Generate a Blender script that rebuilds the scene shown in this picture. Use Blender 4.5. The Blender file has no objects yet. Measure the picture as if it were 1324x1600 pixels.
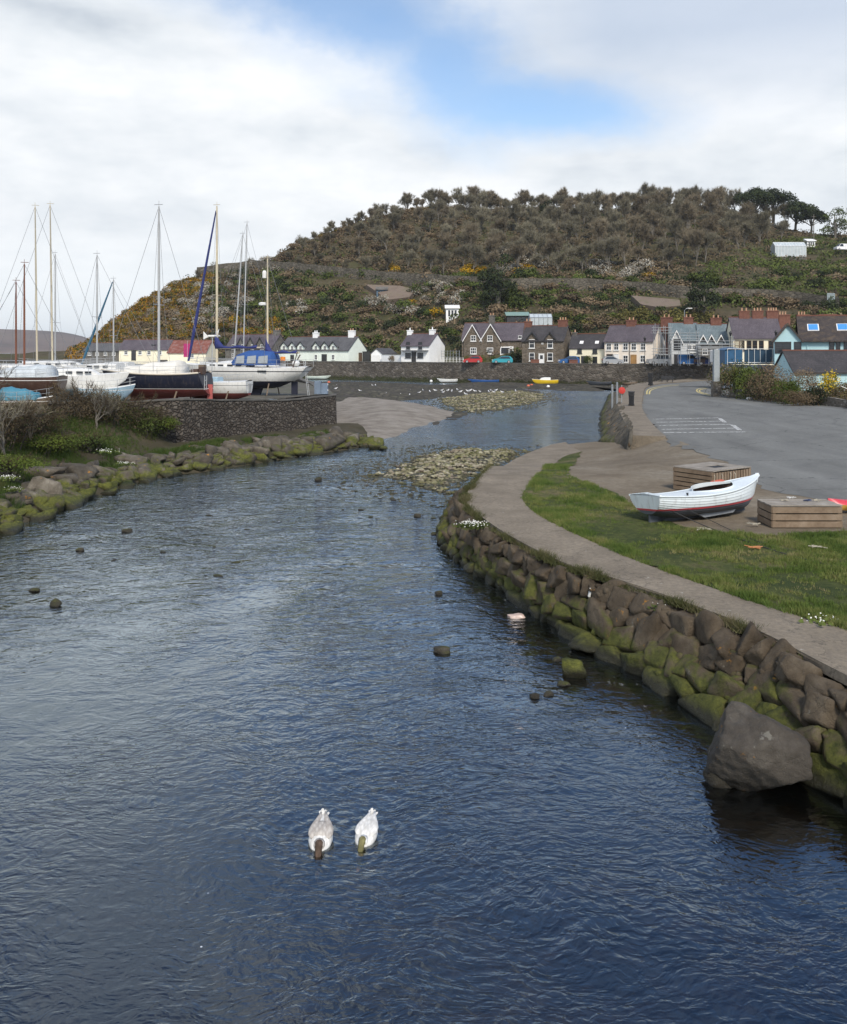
import bpy, bmesh, math, random
import numpy as np
from mathutils import Vector, Matrix, noise
from mathutils.geometry import delaunay_2d_cdt
PI = math.pi
scene = bpy.context.scene
COL = scene.collection
F, CX, HZ, H = 1400.0, 662.0, 548.0, 6.5      # focal length in photo pixels, centre column, horizon row, eye height

# ---------- pixel <-> world (used to read positions off the photograph) ----------
def X(px, Y): return (px - CX) / F * Y
def Z(py, Y): return H - (py - HZ) / F * Y
def G(px, py, z=0.0):
    Y = (H - z) * F / (py - HZ)
    return (X(px, Y), Y)
def lerp(a, b, t): return a + (b - a) * t
def interp(x, tab):
    if x <= tab[0][0]: return tab[0][1]
    for (a, u), (b, v) in zip(tab, tab[1:]):
        if x <= b: return u + (v - u) * (x - a) / (b - a)
    return tab[-1][1]
def sstep(a, b, x):
    t = min(1, max(0, (x - a) / (b - a))); return t * t * (3 - 2 * t)

# ---------- objects ----------
def link(o, parent=None):
    COL.objects.link(o)
    if parent is not None: o.parent = parent
    return o
def tag(o, label=None, cat=None, group=None, kind=None):
    if label: o['label'] = label
    if cat: o['category'] = cat
    if group: o['group'] = group
    if kind: o['kind'] = kind
    return o
def thing(name, label, cat, loc=(0, 0, 0), rz=0.0, group=None):
    o = bpy.data.objects.new(name, None); o.empty_display_size = .3
    o.location = loc; o.rotation_euler = (0, 0, rz)
    link(o); return tag(o, label, cat, group)
def mesh_obj(name, me, parent=None):
    return link(bpy.data.objects.new(name, me), parent)
def copy_tree(o, parent=None):
    c = o.copy(); COL.objects.link(c)
    if parent is not None: c.parent = parent
    for ch in list(o.children): copy_tree(ch, c)
    return c

class MB:
    def __init__(s): s.v = []; s.f = []; s.m = []
    def raw(s, vs, fs, mat=0):
        n = len(s.v); s.v += [tuple(v) for v in vs]
        s.f += [tuple(i + n for i in f) for f in fs]; s.m += [mat] * len(fs); return s
    def box(s, c, d, rz=0.0, mat=0, tilt=0.0):
        cx, cy, cz = c; dx, dy, dz = d[0] / 2, d[1] / 2, d[2] / 2
        co, si = math.cos(rz), math.sin(rz); ct, st = math.cos(tilt), math.sin(tilt)
        vs = []
        for z in (-dz, dz):
            for x, y in ((-dx, -dy), (dx, -dy), (dx, dy), (-dx, dy)):
                y2, z2 = y * ct - z * st, y * st + z * ct
                vs.append((cx + x * co - y2 * si, cy + x * si + y2 * co, cz + z2))
        return s.raw(vs, [(3, 2, 1, 0), (4, 5, 6, 7), (0, 1, 5, 4), (1, 2, 6, 5), (2, 3, 7, 6), (3, 0, 4, 7)], mat)
    def tube(s, pts, rad, n=6, mat=0, cap=True):
        pts = [Vector(p) for p in pts]
        if not isinstance(rad, (list, tuple)): rad = [rad] * len(pts)
        rings = []
        for i, p in enumerate(pts):
            d = (pts[min(i + 1, len(pts) - 1)] - pts[max(i - 1, 0)])
            if d.length < 1e-9: d = Vector((0, 0, 1))
            d.normalize()
            a = Vector((0, 0, 1)) if abs(d.z) < .9 else Vector((1, 0, 0))
            u = d.cross(a).normalized(); w = d.cross(u)
            rings.append([p + (u * math.cos(2 * PI * k / n) + w * math.sin(2 * PI * k / n)) * rad[i] for k in range(n)])
        vs = [v for r in rings for v in r]; fs = []
        for i in range(len(pts) - 1):
            for k in range(n):
                k2 = (k + 1) % n
                fs.append((i * n + k, i * n + k2, (i + 1) * n + k2, (i + 1) * n + k))
        if cap: fs += [tuple(range(n))[::1], tuple((len(pts) - 1) * n + k for k in range(n))[::-1]]
        return s.raw(vs, fs, mat)
    def bar(s, p, q, r, n=6, mat=0, r2=None): return s.tube([p, q], [r, r if r2 is None else r2], n, mat)
    def loft(s, rings, mat=0, close=True, caps=(True, True)):
        n = len(rings[0]); vs = [v for r in rings for v in r]; fs = []
        for i in range(len(rings) - 1):
            for k in range(n if close else n - 1):
                k2 = (k + 1) % n
                fs.append((i * n + k, i * n + k2, (i + 1) * n + k2, (i + 1) * n + k))
        if caps[0]: fs.append(tuple(range(n))[::-1])
        if caps[1]: fs.append(tuple((len(rings) - 1) * n + k for k in range(n)))
        return s.raw(vs, fs, mat)
    def lathe(s, prof, n=12, mat=0, c=(0, 0, 0)):
        return s.loft([[(c[0] + r * math.cos(2 * PI * k / n), c[1] + r * math.sin(2 * PI * k / n), c[2] + z) for k in range(n)] for r, z in prof], mat)
    def prism(s, poly, y0, y1, mat=0):      # poly in (x,z), extruded along y
        n = len(poly)
        return s.raw([(x, y0, z) for x, z in poly] + [(x, y1, z) for x, z in poly],
                     [tuple(range(n)), tuple(range(2 * n - 1, n - 1, -1))] + [(k, k + n, (k + 1) % n + n, (k + 1) % n) for k in range(n)], mat)
    def ball(s, c, r, n=8, mat=0):
        rx, ry, rz = r if isinstance(r, (tuple, list)) else (r, r, r); rings = []
        for i in range(n // 2 + 1):
            a = PI * i / (n // 2); sr = max(math.sin(a), .02)
            rings.append([(c[0] + rx * sr * math.cos(2 * PI * k / n), c[1] + ry * sr * math.sin(2 * PI * k / n), c[2] - rz * math.cos(a)) for k in range(n)])
        return s.loft(rings, mat)
    def xform(s, M, start=0):
        for i in range(start, len(s.v)): s.v[i] = tuple(M @ Vector(s.v[i]))
        return s
    def mesh(s, name, mats, smooth=False, fix=True):
        me = bpy.data.meshes.new(name); me.from_pydata(s.v, [], s.f)
        for m in (mats if isinstance(mats, (list, tuple)) else [mats]): me.materials.append(m)
        me.polygons.foreach_set('material_index', s.m)
        if fix:
            b = bmesh.new(); b.from_mesh(me)
            bmesh.ops.recalc_face_normals(b, faces=b.faces); b.to_mesh(me); b.free()
        if smooth is True: me.polygons.foreach_set('use_smooth', [True] * len(me.polygons))
        elif smooth: 
            me.polygons.foreach_set('use_smooth', [True] * len(me.polygons)); me.set_sharp_from_angle(angle=math.radians(smooth))
        me.update(); return me
    def build(s, name, mats, parent=None, smooth=False):
        return mesh_obj(name, s.mesh(name, mats, smooth), parent)

def np_mesh(name, verts, faces_n, idx, mat, smooth=False):      # equal-size polygons from numpy arrays
    me = bpy.data.meshes.new(name); nv = len(verts); nf = len(idx) // faces_n
    me.vertices.add(nv); me.vertices.foreach_set('co', np.asarray(verts, dtype=np.float32).ravel())
    me.loops.add(len(idx)); me.loops.foreach_set('vertex_index', np.asarray(idx, dtype=np.int32))
    me.polygons.add(nf); me.polygons.foreach_set('loop_start', np.arange(0, len(idx), faces_n, dtype=np.int32))
    if smooth: me.polygons.foreach_set('use_smooth', [True] * nf)
    for m in (mat if isinstance(mat, (list, tuple)) else [mat]): me.materials.append(m)
    me.update(calc_edges=True); return me

# ---------- materials ----------
def srgb(r, g, b):
    f = lambda c: (c / 255 / 12.92) if c / 255 <= .04045 else ((c / 255 + .055) / 1.055) ** 2.4
    return (f(r), f(g), f(b))
class N:
    def __init__(s, name):
        s.mat = bpy.data.materials.new(name); s.mat.use_nodes = True; s.t = s.mat.node_tree; s.t.nodes.clear()
        s.out = s.n('ShaderNodeOutputMaterial')
    def n(s, typ, **kw):
        nd = s.t.nodes.new(typ)
        for k, v in kw.items():
            if k.startswith('i_'):
                key = k[2:]; key = int(key) if key.isdigit() else key.replace('_', ' ')
                s.set(nd, key, v)
            else: setattr(nd, k, v)
        return nd
    def set(s, nd, key, v):
        if isinstance(v, bpy.types.NodeSocket): s.t.links.new(v, nd.inputs[key])
        else:
            if isinstance(v, tuple) and len(v) == 3 and nd.inputs[key].type == 'RGBA': v = (*v, 1)
            nd.inputs[key].default_value = v
    def link(s, a, b): s.t.links.new(a, b)
    def math(s, op, a, b=0.0, c=None, clamp=False):
        nd = s.n('ShaderNodeMath', operation=op, use_clamp=clamp); s.set(nd, 0, a); s.set(nd, 1, b)
        if c is not None: s.set(nd, 2, c)
        return nd.outputs[0]
    def mix(s, f, a, b, blend='MIX'):
        nd = s.n('ShaderNodeMix', data_type='RGBA', blend_type=blend); s.set(nd, 0, f); s.set(nd, 6, a); s.set(nd, 7, b); return nd.outputs[2]
    def ramp(s, f, stops, interp='LINEAR'):
        nd = s.n('ShaderNodeValToRGB'); nd.color_ramp.interpolation = interp; e = nd.color_ramp.elements
        while len(e) < len(stops): e.new(.5)
        for el, (p, c) in zip(e, stops): el.position = p; el.color = (*c, 1) if isinstance(c, tuple) else (c, c, c, 1)
        s.set(nd, 0, f); return nd.outputs[0]
    def noise(s, vec, scale, detail=4, rough=.55, dist=0.0, out=0):
        return s.n('ShaderNodeTexNoise', i_Vector=vec, i_Scale=scale, i_Detail=detail, i_Roughness=rough, i_Distortion=dist).outputs[out]
    def vor(s, vec, scale, feature='F1', out=0, rnd=1.0):
        return s.n('ShaderNodeTexVoronoi', feature=feature, i_Vector=vec, i_Scale=scale, i_Randomness=rnd).outputs[out]
    def pos(s, mode='world'):
        return s.n('ShaderNodeNewGeometry').outputs['Position'] if mode == 'world' else s.n('ShaderNodeTexCoord').outputs['Object']
    def sep(s, v): 
        nd = s.n('ShaderNodeSeparateXYZ', i_0=v); return nd.outputs
    def mapv(s, v, scale=(1, 1, 1), rot=(0, 0, 0)):
        nd = s.n('ShaderNodeMapping'); s.set(nd, 0, v); nd.inputs['Scale'].default_value = scale; nd.inputs['Rotation'].default_value = rot; return nd.outputs[0]
    def bump(s, h, strength=.5, dist=.05, nrm=None):
        nd = s.n('ShaderNodeBump', i_Strength=strength, i_Distance=dist, i_Height=h)
        if nrm is not None: s.link(nrm, nd.inputs['Normal'])
        return nd.outputs[0]
    def rnd(s): return s.n('ShaderNodeObjectInfo').outputs['Random']
    def bsdf(s, col, rough=.8, normal=None, metal=0.0, spec=.5, **kw):
        nd = s.n('ShaderNodeBsdfPrincipled'); s.set(nd, 'Base Color', col); s.set(nd, 'Roughness', rough); s.set(nd, 'Metallic', metal)
        s.set(nd, 'Specular IOR Level', spec)
        if normal is not None: s.link(normal, nd.inputs['Normal'])
        for k, v in kw.items(): s.set(nd, k.replace('_', ' '), v)
        s.link(nd.outputs[0], s.out.inputs[0]); return s.mat

def plain(name, c, rough=.6, var=.25, scale=1.5, metal=0.0, bump=0.0, spec=.5, coords='obj', fine=0.0):
    """paint-like surface with uneven tone and a little dirt"""
    m = N(name); p = m.pos(coords)
    n1 = m.noise(p, scale, 5, .6); n2 = m.noise(p, scale * 7, 4, .6)
    f = m.math('MULTIPLY_ADD', n2, .4, m.math('MULTIPLY', n1, .6))
    dark = tuple(x * (1 - var) for x in c); lite = tuple(min(1, x * (1 + var * .5)) for x in c)
    col = m.ramp(f, [(.3, dark), (.62, lite)])
    nrm = m.bump(n2, bump, .03) if bump else None
    return m.bsdf(col, rough, nrm, metal, spec)

def two(name, cols, scale, rough=.9, bump=.4, bdist=.05, coords='world', detail=6, spec=.3, rndv=0.0):
    m = N(name); p = m.pos(coords); n1 = m.noise(p, scale, detail, .65); st = [(.25 + .5 * i / (len(cols) - 1), c) for i, c in enumerate(cols)]
    col = m.ramp(n1, st); n2 = m.noise(p, scale * 9, 4, .7)
    col = m.mix(m.math('MULTIPLY', n2, .35), col, tuple(x * .45 for x in cols[0]))
    if rndv:
        r = m.math('MULTIPLY_ADD', m.rnd(), 2 * rndv, 1 - rndv); col = m.mix(1.0, col, m.n('ShaderNodeCombineXYZ', i_0=r, i_1=r, i_2=r).outputs[0], 'MULTIPLY')
    return m.bsdf(col, rough, m.bump(n2, bump, bdist) if bump else None, 0, spec)

def rubble(name, scale, cols, mortar, bump=.8, weed=None, bdist=.06, stretch=1.6, coords='world', green=False):
    """random rubble masonry; weed = height below which sea weed grows"""
    m = N(name); p = m.pos(coords); z = m.sep(p)[2]
    q = m.n('ShaderNodeVectorMath', operation='ADD', i_0=m.mapv(p, (1, 1, stretch)), i_1=m.n('ShaderNodeVectorMath', operation='SCALE', i_0=m.noise(p, scale * .8, 3, .6, 0, 1), i_Scale=.35).outputs[0]).outputs[0]
    cell = m.vor(q, scale, 'F1', 1); edge = m.vor(q, scale, 'DISTANCE_TO_EDGE', 0)
    cv = m.sep(cell)[0]; col = m.ramp(cv, [(i / (len(cols) - 1), c) for i, c in enumerate(cols)])
    n2 = m.noise(p, scale * 5, 5, .7); col = m.mix(m.math('MULTIPLY', n2, .5), col, tuple(c * .5 for c in cols[0]))
    mk = m.ramp(edge, [(.02, 1.0), (.09, 0.0)]); col = m.mix(mk, col, mortar)
    big = m.noise(p, .5, 4, .6); col = m.mix(m.ramp(big, [(.45, 0.0), (.7, .5)]), col, tuple(c * .5 for c in cols[0]))
    if weed is not None:
        w = m.math('MULTIPLY_ADD', m.noise(p, .8, 4, .7), -2.2, m.math('SUBTRACT', weed + 1.1, z))
        w = m.math('MULTIPLY', w, 2.0, clamp=True)
        wc = m.ramp(m.noise(p, 3, 4, .7), [(.3, (.018, .02, .012)), (.7, (.055, .06, .022))]); col = m.mix(w, col, wc)
    h = m.math('ADD', m.ramp(edge, [(0.0, 0.0), (.18, 1.0)]), m.math('MULTIPLY', n2, .5))
    return m.bsdf(col, .92, m.bump(h, bump, bdist), 0, .25)
# ---------- camera ----------
cam = bpy.data.cameras.new('camera'); co = bpy.data.objects.new('camera', cam); COL.objects.link(co)
cam.sensor_fit = 'HORIZONTAL'; cam.sensor_width = 36; cam.lens = F / 1324 * 36
cam.shift_y = -(800 - HZ) / 1324; cam.clip_start = .1; cam.clip_end = 20000
co.location = (0, 0, H); co.rotation_euler = (PI / 2, 0, 0); scene.camera = co
scene.view_settings.view_transform = 'Standard'; scene.view_settings.look = 'None'; scene.view_settings.exposure = 0.32
scene.cycles.max_bounces = 6; scene.cycles.transparent_max_bounces = 16; scene.cycles.use_denoising = True
scene.cycles.volume_bounces = 0

# ---------- sky: physical sky seen through a broken layer of stratus ----------
SUN_EL, SUN_AZ = math.radians(44), math.radians(166)     # behind the camera, to the right
world = bpy.data.worlds.new('World'); scene.world = world; world.use_nodes = True
world.cycles.sampling_method = 'MANUAL'; world.cycles.sample_map_resolution = 512
class W(N):
    def __init__(s, w): s.t = w.node_tree; s.t.nodes.clear(); s.out = s.n('ShaderNodeOutputWorld')
w = W(world); BG = .1
d = w.n('ShaderNodeTexCoord').outputs['Generated']; dx, dy, dz = w.sep(d)[:3]
sky = w.n('ShaderNodeTexSky', sky_type='NISHITA', sun_disc=False, sun_elevation=SUN_EL, sun_rotation=SUN_AZ, altitude=10, air_density=1.0, dust_density=.6, ozone_density=2.0).outputs[0]
sky = w.mix(1.0, sky, (1.45, 1.5, 1.5), 'MULTIPLY')
az = w.math('ARCTAN2', dx, dy); el = w.math('ARCSINE', dz)
wob = w.noise(d, 4.0, 8, .62); wob2 = w.noise(w.mapv(d, (1, 1, 1.6)), 13.0, 8, .68)
def gap(pxc, pyc, rx, ry, rot=0.0):
    a0 = math.atan((pxc - CX) / F); e0 = math.atan((HZ - pyc) / F * math.cos(a0))
    u = w.math('SUBTRACT', az, a0); v = w.math('SUBTRACT', el, e0); c, s_ = math.cos(rot), math.sin(rot)
    uu = w.math('DIVIDE', w.math('ADD', w.math('MULTIPLY', u, c), w.math('MULTIPLY', v, s_)), rx / F)
    vv = w.math('DIVIDE', w.math('SUBTRACT', w.math('MULTIPLY', v, c), w.math('MULTIPLY', u, s_)), ry / F)
    r = w.math('SQRT', w.math('ADD', w.math('MULTIPLY', uu, uu), w.math('MULTIPLY', vv, vv)))
    return r
gaps = None
for g in ((480, -30, 260, 85, -.25), (690, 95, 125, 90, -.5), (830, 168, 225, 44, -.10), (600, 30, 150, 75, -.3)):
    r = gap(*g); gaps = r if gaps is None else w.math('SMOOTH_MIN', gaps, r, .25)
gd = w.math('ADD', gaps, w.math('ADD', w.math('MULTIPLY', w.math('SUBTRACT', wob, .5), 1.25), w.math('MULTIPLY', w.math('SUBTRACT', wob2, .5), .75)))
gd = w.math('ADD', gd, w.math('MULTIPLY', w.ramp(az, [(.08, 0.0), (.32, 1.0)]), .25))
gd = w.math('MULTIPLY', gd, .4)
cov_gap = w.ramp(gd, [(.0, .05), (.20, .12), (.36, .42), (.46, .74), (.66, 1.0)])
# higher up the layer breaks into patches with clear blue between them
hi = w.noise(w.mapv(d, (1, 1, .8)), 2.6, 5, .55)
cov_hi = w.ramp(hi, [(.42, 0.0), (.66, 1.0)])
up = w.ramp(el, [(.375, 0.0), (.46, 1.0)])
sky = w.mix(up, sky, w.mix(1.0, sky, (.60, .82, 1.02), 'MULTIPLY'))
cov_left = w.ramp(w.math('ADD', w.math('MULTIPLY', az, -1.0), w.math('MULTIPLY', w.math('SUBTRACT', hi, .5), 1.2)), [(.02, .34), (.32, .95)])
cov = w.math('ADD', w.math('MULTIPLY', cov_gap, w.math('SUBTRACT', 1.0, up)), w.math('MULTIPLY', cov_hi, w.math('MULTIPLY', up, cov_left)))
# cloud tones
s1 = w.noise(w.mapv(d, (1, 1, 3.2)), 3.0, 5, .55); s2 = w.noise(w.mapv(d, (1, 1, 2.0)), 8.0, 4, .6)
tone = w.math('MULTIPLY_ADD', s2, .35, w.math('MULTIPLY', s1, .65))
k = 1 / BG
cl = w.ramp(tone, [(.32, (.50, .55, .61)), (.44, (.67, .71, .75)), (.58, (.82, .84, .86))])
blu = w.math('MULTIPLY', w.ramp(az, [(.0, 0.0), (.2, 1.0)]), w.ramp(el, [(.22, 0.0), (.33, 1.0)]))
cl = w.mix(w.math('MULTIPLY', w.ramp(gd, [(.42, .45), (.8, 0.0)]), w.ramp(el, [(.19, 1.0), (.4, .35)])), cl, (.74, .755, .775))
cl = w.mix(w.math('MULTIPLY', blu, .8), cl, (.43, .51, .64))
cl = w.mix(w.ramp(el, [(-.05, .9), (.13, 0.0)]), cl, (.70, .76, .80))
cl = w.mix(1.0, cl, (k, k, k), 'MULTIPLY')
skyc = w.mix(cov, sky, cl)
gr = w.math('LESS_THAN', dz, -.02)
skyc = w.mix(gr, skyc, (.5, .6, .7))
bg = w.n('ShaderNodeBackground', i_Color=skyc, i_Strength=BG); w.link(bg.outputs[0], w.out.inputs[0])

sun = bpy.data.lights.new('sun', 'SUN'); sun.energy = 3.1; sun.angle = math.radians(14); sun.color = (1, .90, .77)
so = bpy.data.objects.new('sun', sun); COL.objects.link(so)
sd = Vector((math.sin(SUN_AZ) * math.cos(SUN_EL), math.cos(SUN_AZ) * math.cos(SUN_EL), math.sin(SUN_EL)))
so.rotation_euler = sd.to_track_quat('Z', 'Y').to_euler(); so.location = sd * 200

# ---------- polygons on the ground ----------
def dist_poly(x, y, poly):      # signed distance, positive inside
    ins = False; d2 = 1e18; n = len(poly)
    for i in range(n):
        ax, ay = poly[i]; bx, by = poly[(i + 1) % n]
        ex, ey = bx - ax, by - ay; t = ((x - ax) * ex + (y - ay) * ey) / (ex * ex + ey * ey + 1e-12); t = 0 if t < 0 else 1 if t > 1 else t
        qx, qy = x - ax - ex * t, y - ay - ey * t; q = qx * qx + qy * qy
        if q < d2: d2 = q
        if (ay > y) != (by > y) and x < (bx - ax) * (y - ay) / (by - ay) + ax: ins = not ins
    return math.sqrt(d2) if ins else -math.sqrt(d2)
def seg_dist(x, y, pts):
    d2 = 1e18
    for (ax, ay), (bx, by) in zip(pts, pts[1:]):
        ex, ey = bx - ax, by - ay; t = ((x - ax) * ex + (y - ay) * ey) / (ex * ex + ey * ey + 1e-12); t = 0 if t < 0 else 1 if t > 1 else t
        qx, qy = x - ax - ex * t, y - ay - ey * t; d2 = min(d2, qx * qx + qy * qy)
    return math.sqrt(d2)
def smooth_line(pts, sub=6):      # Catmull-Rom
    out = []; n = len(pts)
    for i in range(n - 1):
        p0, p1, p2, p3 = pts[max(i - 1, 0)], pts[i], pts[i + 1], pts[min(i + 2, n - 1)]
        for k in range(sub):
            t = k / sub
            out.append(tuple(.5 * ((2 * b) + (-a + c) * t + (2 * a - 5 * b + 4 * c - e) * t * t + (-a + 3 * b - 3 * c + e) * t ** 3) for a, b, c, e in zip(p0, p1, p2, p3)))
    out.append(tuple(pts[-1])); return out
def nz(x, y, z=0.0): return noise.noise(Vector((x, y, z)))
def fbm(x, y, z=0.0): return noise.fractal(Vector((x, y, z)), 1.0, 2.0, 4)

def sheet(name, poly, zf, mat, step, thick=0.0, jag=0.0, label=None):
    """ground sheet: outline densified, filled with grid points, height from zf; optional side skirt"""
    out = []
    n = len(poly)
    for i in range(n):
        a, b = poly[i], poly[(i + 1) % n]; L = math.dist(a, b); st = max(step, .01 * (a[1] + b[1]) * .5) ; m = max(1, int(L / st))
        for k in range(m):
            t = k / m; x, y = lerp(a[0], b[0], t), lerp(a[1], b[1], t)
            if jag: x += jag * nz(x * 1.3, y * 1.3, 3); y += jag * nz(x * 1.3, y * 1.3, 9)
            out.append((x, y))
    xs = [p[0] for p in out]; ys = [p[1] for p in out]; pts = list(out); y = min(ys)
    while y < max(ys):
        st = max(step, .018 * abs(y)); x = min(xs) + .37 * st
        while x < max(xs):
            if dist_poly(x, y, out) > st * .45: pts.append((x, y))
            x += st
        y += st
    m = len(out)
    r = delaunay_2d_cdt([Vector(p) for p in pts], [], [list(range(m))], 1, 1e-5)
    V, FC = r[0], r[2]
    vs = [(v.x, v.y, zf(v.x, v.y)) for v in V]; fs = [tuple(f) for f in FC]
    mb = MB(); mb.raw(vs, fs, 0)
    if thick:
        mp = {}
        for i, o in enumerate(r[3]):
            for q in o: mp[q] = i
        ring = [mp.get(i) for i in range(m)]
        for i in range(m):
            a, b = ring[i], ring[(i + 1) % m]
            if a is None or b is None or a == b: continue
            A, B = vs[a], vs[b]
            mb.raw([A, B, (B[0], B[1], B[2] - thick), (A[0], A[1], A[2] - thick)], [(0, 1, 2, 3)], 0)
    me = bpy.data.meshes.new(name); me.from_pydata(mb.v, [], mb.f)
    me.materials.append(mat); bm = bmesh.new(); bm.from_mesh(me)
    for f in bm.faces:
        if abs(f.normal.z) > .3 and f.normal.z < 0: f.normal_flip()
    bm.to_mesh(me); bm.free(); me.polygons.foreach_set('use_smooth', [not thick] * len(me.polygons)); me.update()
    o = mesh_obj(name, me); o['kind'] = 'structure'; return o

# ---------- key lines read off the photograph ----------
WATERLINE = [(8.3, 4.6), (7.4, 7.8)] + [G(x, y) for x, y in ((1500, 1380), (1324, 1248), (1230, 1190), (1110, 1122), (1000, 1052), (930, 1012), (860, 966), (790, 918), (735, 884), (700, 855), (690, 833), (698, 812), (713, 790), (728, 770))]
def zr(x, y):      # level of the right bank
    dm = seg_dist(x, y, [(5.0, 50.5), (7.0, 57.0), (13.0, 66.0)])
    z = 1.4 - 1.25 * (1 - sstep(0, 13, dm)) * (1 - sstep(12.0, 14.5, x - .0 * y))
    if y > 37 and x < 9: z = min(z, 1.4 - .62 * sstep(34, 50, y))
    return z
TOPPX = ((1500, 1142), (1324, 1058), (1180, 985), (1050, 935), (960, 905), (880, 880), (800, 840), (752, 808), (730, 786), (732, 768), (748, 750), (790, 724), (850, 699), (884, 691))
def Gz(px, py):
    z = 1.4
    for _ in range(12):
        x, y = G(px, py, z); z = .5 * z + .5 * zr(x, y)
    return G(px, py, z)
PATH_OUT = [(9.3, 4.6), (8.2, 8.2)] + [Gz(*p) for p in TOPPX]
PATH_IN_PX = ((908, 706), (872, 720), (838, 745), (817, 772), (824, 792), (860, 816), (930, 850), (1000, 880), (1100, 916), (1200, 950), (1324, 986), (1500, 1040))
PATH_IN = [Gz(*p) for p in PATH_IN_PX] + [(10.3, 10.6), (12.6, 4.6)]

def slab(z): return lambda x, y: zr(x, y) + z

# ---------- ground materials ----------
def m_path():
    m = N('worn_concrete'); p = m.pos(); n1 = m.noise(p, .7, 6, .6); n2 = m.noise(p, 9, 6, .75); n3 = m.noise(p, 60, 3, .7)
    c = m.ramp(n1, [(.3, (.165, .136, .098)), (.7, (.27, .226, .168))]); c = m.mix(m.ramp(n2, [(.35, .55), (.6, 0.0)]), c, (.085, .076, .066))
    c = m.mix(m.ramp(n3, [(.6, 0.0), (.75, .5)]), c, (.3, .28, .25))
    lich = m.vor(p, 2.3); c = m.mix(m.math('MULTIPLY', m.ramp(lich, [(.05, 1.0), (.09, 0.0)]), m.ramp(n2, [(.45, 0.0), (.55, .8)])), c, (.42, .42, .38))
    crack = m.vor(m.n('ShaderNodeVectorMath', operation='ADD', i_0=p, i_1=m.noise(p, 3, 4, .6, 0, 1)).outputs[0], .45, 'DISTANCE_TO_EDGE')
    c = m.mix(m.ramp(crack, [(.0, .6), (.012, 0.0)]), c, (.05, .045, .038))
    return m.bsdf(c, .9, m.bump(m.math('ADD', n2, m.math('MULTIPLY', n3, .5)), .5, .03), 0, .25)
def m_asphalt():
    m = N('weathered_asphalt'); p = m.pos(); n1 = m.noise(m.mapv(p, (1, .25, 1), (0, 0, .45)), .5, 6, .6); n2 = m.noise(p, 5, 6, .7); n3 = m.noise(p, 70, 3, .7)
    c = m.ramp(n1, [(.3, (.135, .137, .128)), (.7, (.205, .208, .195))]); c = m.mix(m.ramp(n2, [(.3, .45), (.6, 0.0)]), c, (.085, .085, .085))
    c = m.mix(m.ramp(n3, [(.5, 0.0), (.8, .5)]), c, (.22, .22, .215))
    tr = m.n('ShaderNodeTexWave', i_Vector=m.mapv(p, (1, 1, 1), (0, 0, .42)), i_Scale=.09, i_Distortion=14.0, i_Detail=4.0).outputs[0]
    c = m.mix(m.ramp(tr, [(.0, .22), (.3, 0.0)]), c, (.1, .1, .1))
    crack = m.vor(m.n('ShaderNodeVectorMath', operation='ADD', i_0=p, i_1=m.noise(p, 1.4, 5, .6, 0, 1)).outputs[0], .16, 'DISTANCE_TO_EDGE')
    c = m.mix(m.ramp(crack, [(.0, .7), (.006, 0.0)]), c, (.035, .035, .035))
    return m.bsdf(c, .95, m.bump(n3, .4, .02), 0, .12)
def m_gravel():
    m = N('gravel_dirt'); p = m.pos(); n1 = m.noise(p, .35, 6, .6); n2 = m.noise(p, 4, 6, .75); n3 = m.vor(p, 22)
    c = m.ramp(n1, [(.3, (.13, .102, .07)), (.55, (.20, .166, .12)), (.75, (.255, .225, .175))]); c = m.mix(m.ramp(n2, [(.35, .5), (.6, 0.0)]), c, (.075, .062, .045))
    c = m.mix(m.ramp(n3, [(.0, .35), (.35, 0.0)]), c, (.26, .25, .23))
    return m.bsdf(c, .95, m.bump(m.math('ADD', n2, n3), .5, .03), 0, .2)
def m_lawn():
    m = N('lawn_soil'); p = m.pos(); n1 = m.noise(p, .45, 6, .65); n2 = m.noise(p, 5, 6, .75); n3 = m.noise(p, 40, 3, .7)
    c = m.ramp(n1, [(.35, (.045, .065, .017)), (.52, (.095, .108, .03)), (.64, (.19, .155, .08))])
    c = m.mix(m.ramp(n2, [(.35, .7), (.6, 0.0)]), c, (.022, .034, .008)); c = m.mix(m.ramp(n3, [(.5, 0.0), (.8, .5)]), c, (.10, .12, .04))
    return m.bsdf(c, .95, m.bump(m.math('ADD', n2, n3), .8, .06), 0, .2)
MPATH, MASPH, MGRAV, MLAWN = m_path(), m_asphalt(), m_gravel(), m_lawn()

# ---------- right bank ----------
GARDEN = [(33.2, 99), (36.0, 91), (37.4, 84), (38.3, 78), (39.3, 70), (40.5, 58)]
bank_poly = PATH_OUT[0:] + [(9.2, 60.5), (12.05, 62.5), (12.9, 56), (13.2, 53.0), (15.0, 53.2), (16.2, 62), (17.7, 71.4), (21.5, 91), (29.5, 123), (36.0, 140), (54.6, 163), (85, 163), (95, 100), (90, 4.6)]
bank_poly = [(x, y) for x, y in bank_poly]
sheet('gravel_ground', bank_poly, slab(-.008), MGRAV, .9, thick=0)
PT = smooth_line(PATH_OUT, 5); PI_ = smooth_line(PATH_IN, 5)
sheet('harbour_path', PT + PI_ , slab(.03), MPATH, .5, thick=.17)
LAWN = PI_ + [(28, 14.0), (34, 22.0), (34, 26.4)] + [Gz(*p) for p in ((1330, 832), (1195, 836), (1120, 832), (1060, 822), (1000, 800), (965, 776), (930, 758), (893, 746), (886, 732))]
sheet('lawn', LAWN, slab(.02), MLAWN, .6, jag=.35)
KERB = [Gz(*p) for p in ((1041, 686), (1020, 665), (1004, 640))] + [G(*p, 1.4) for p in ((1005, 618), (1011, 606), (1034, 600), (1092, 596))] + [(57, 158)]
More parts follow.
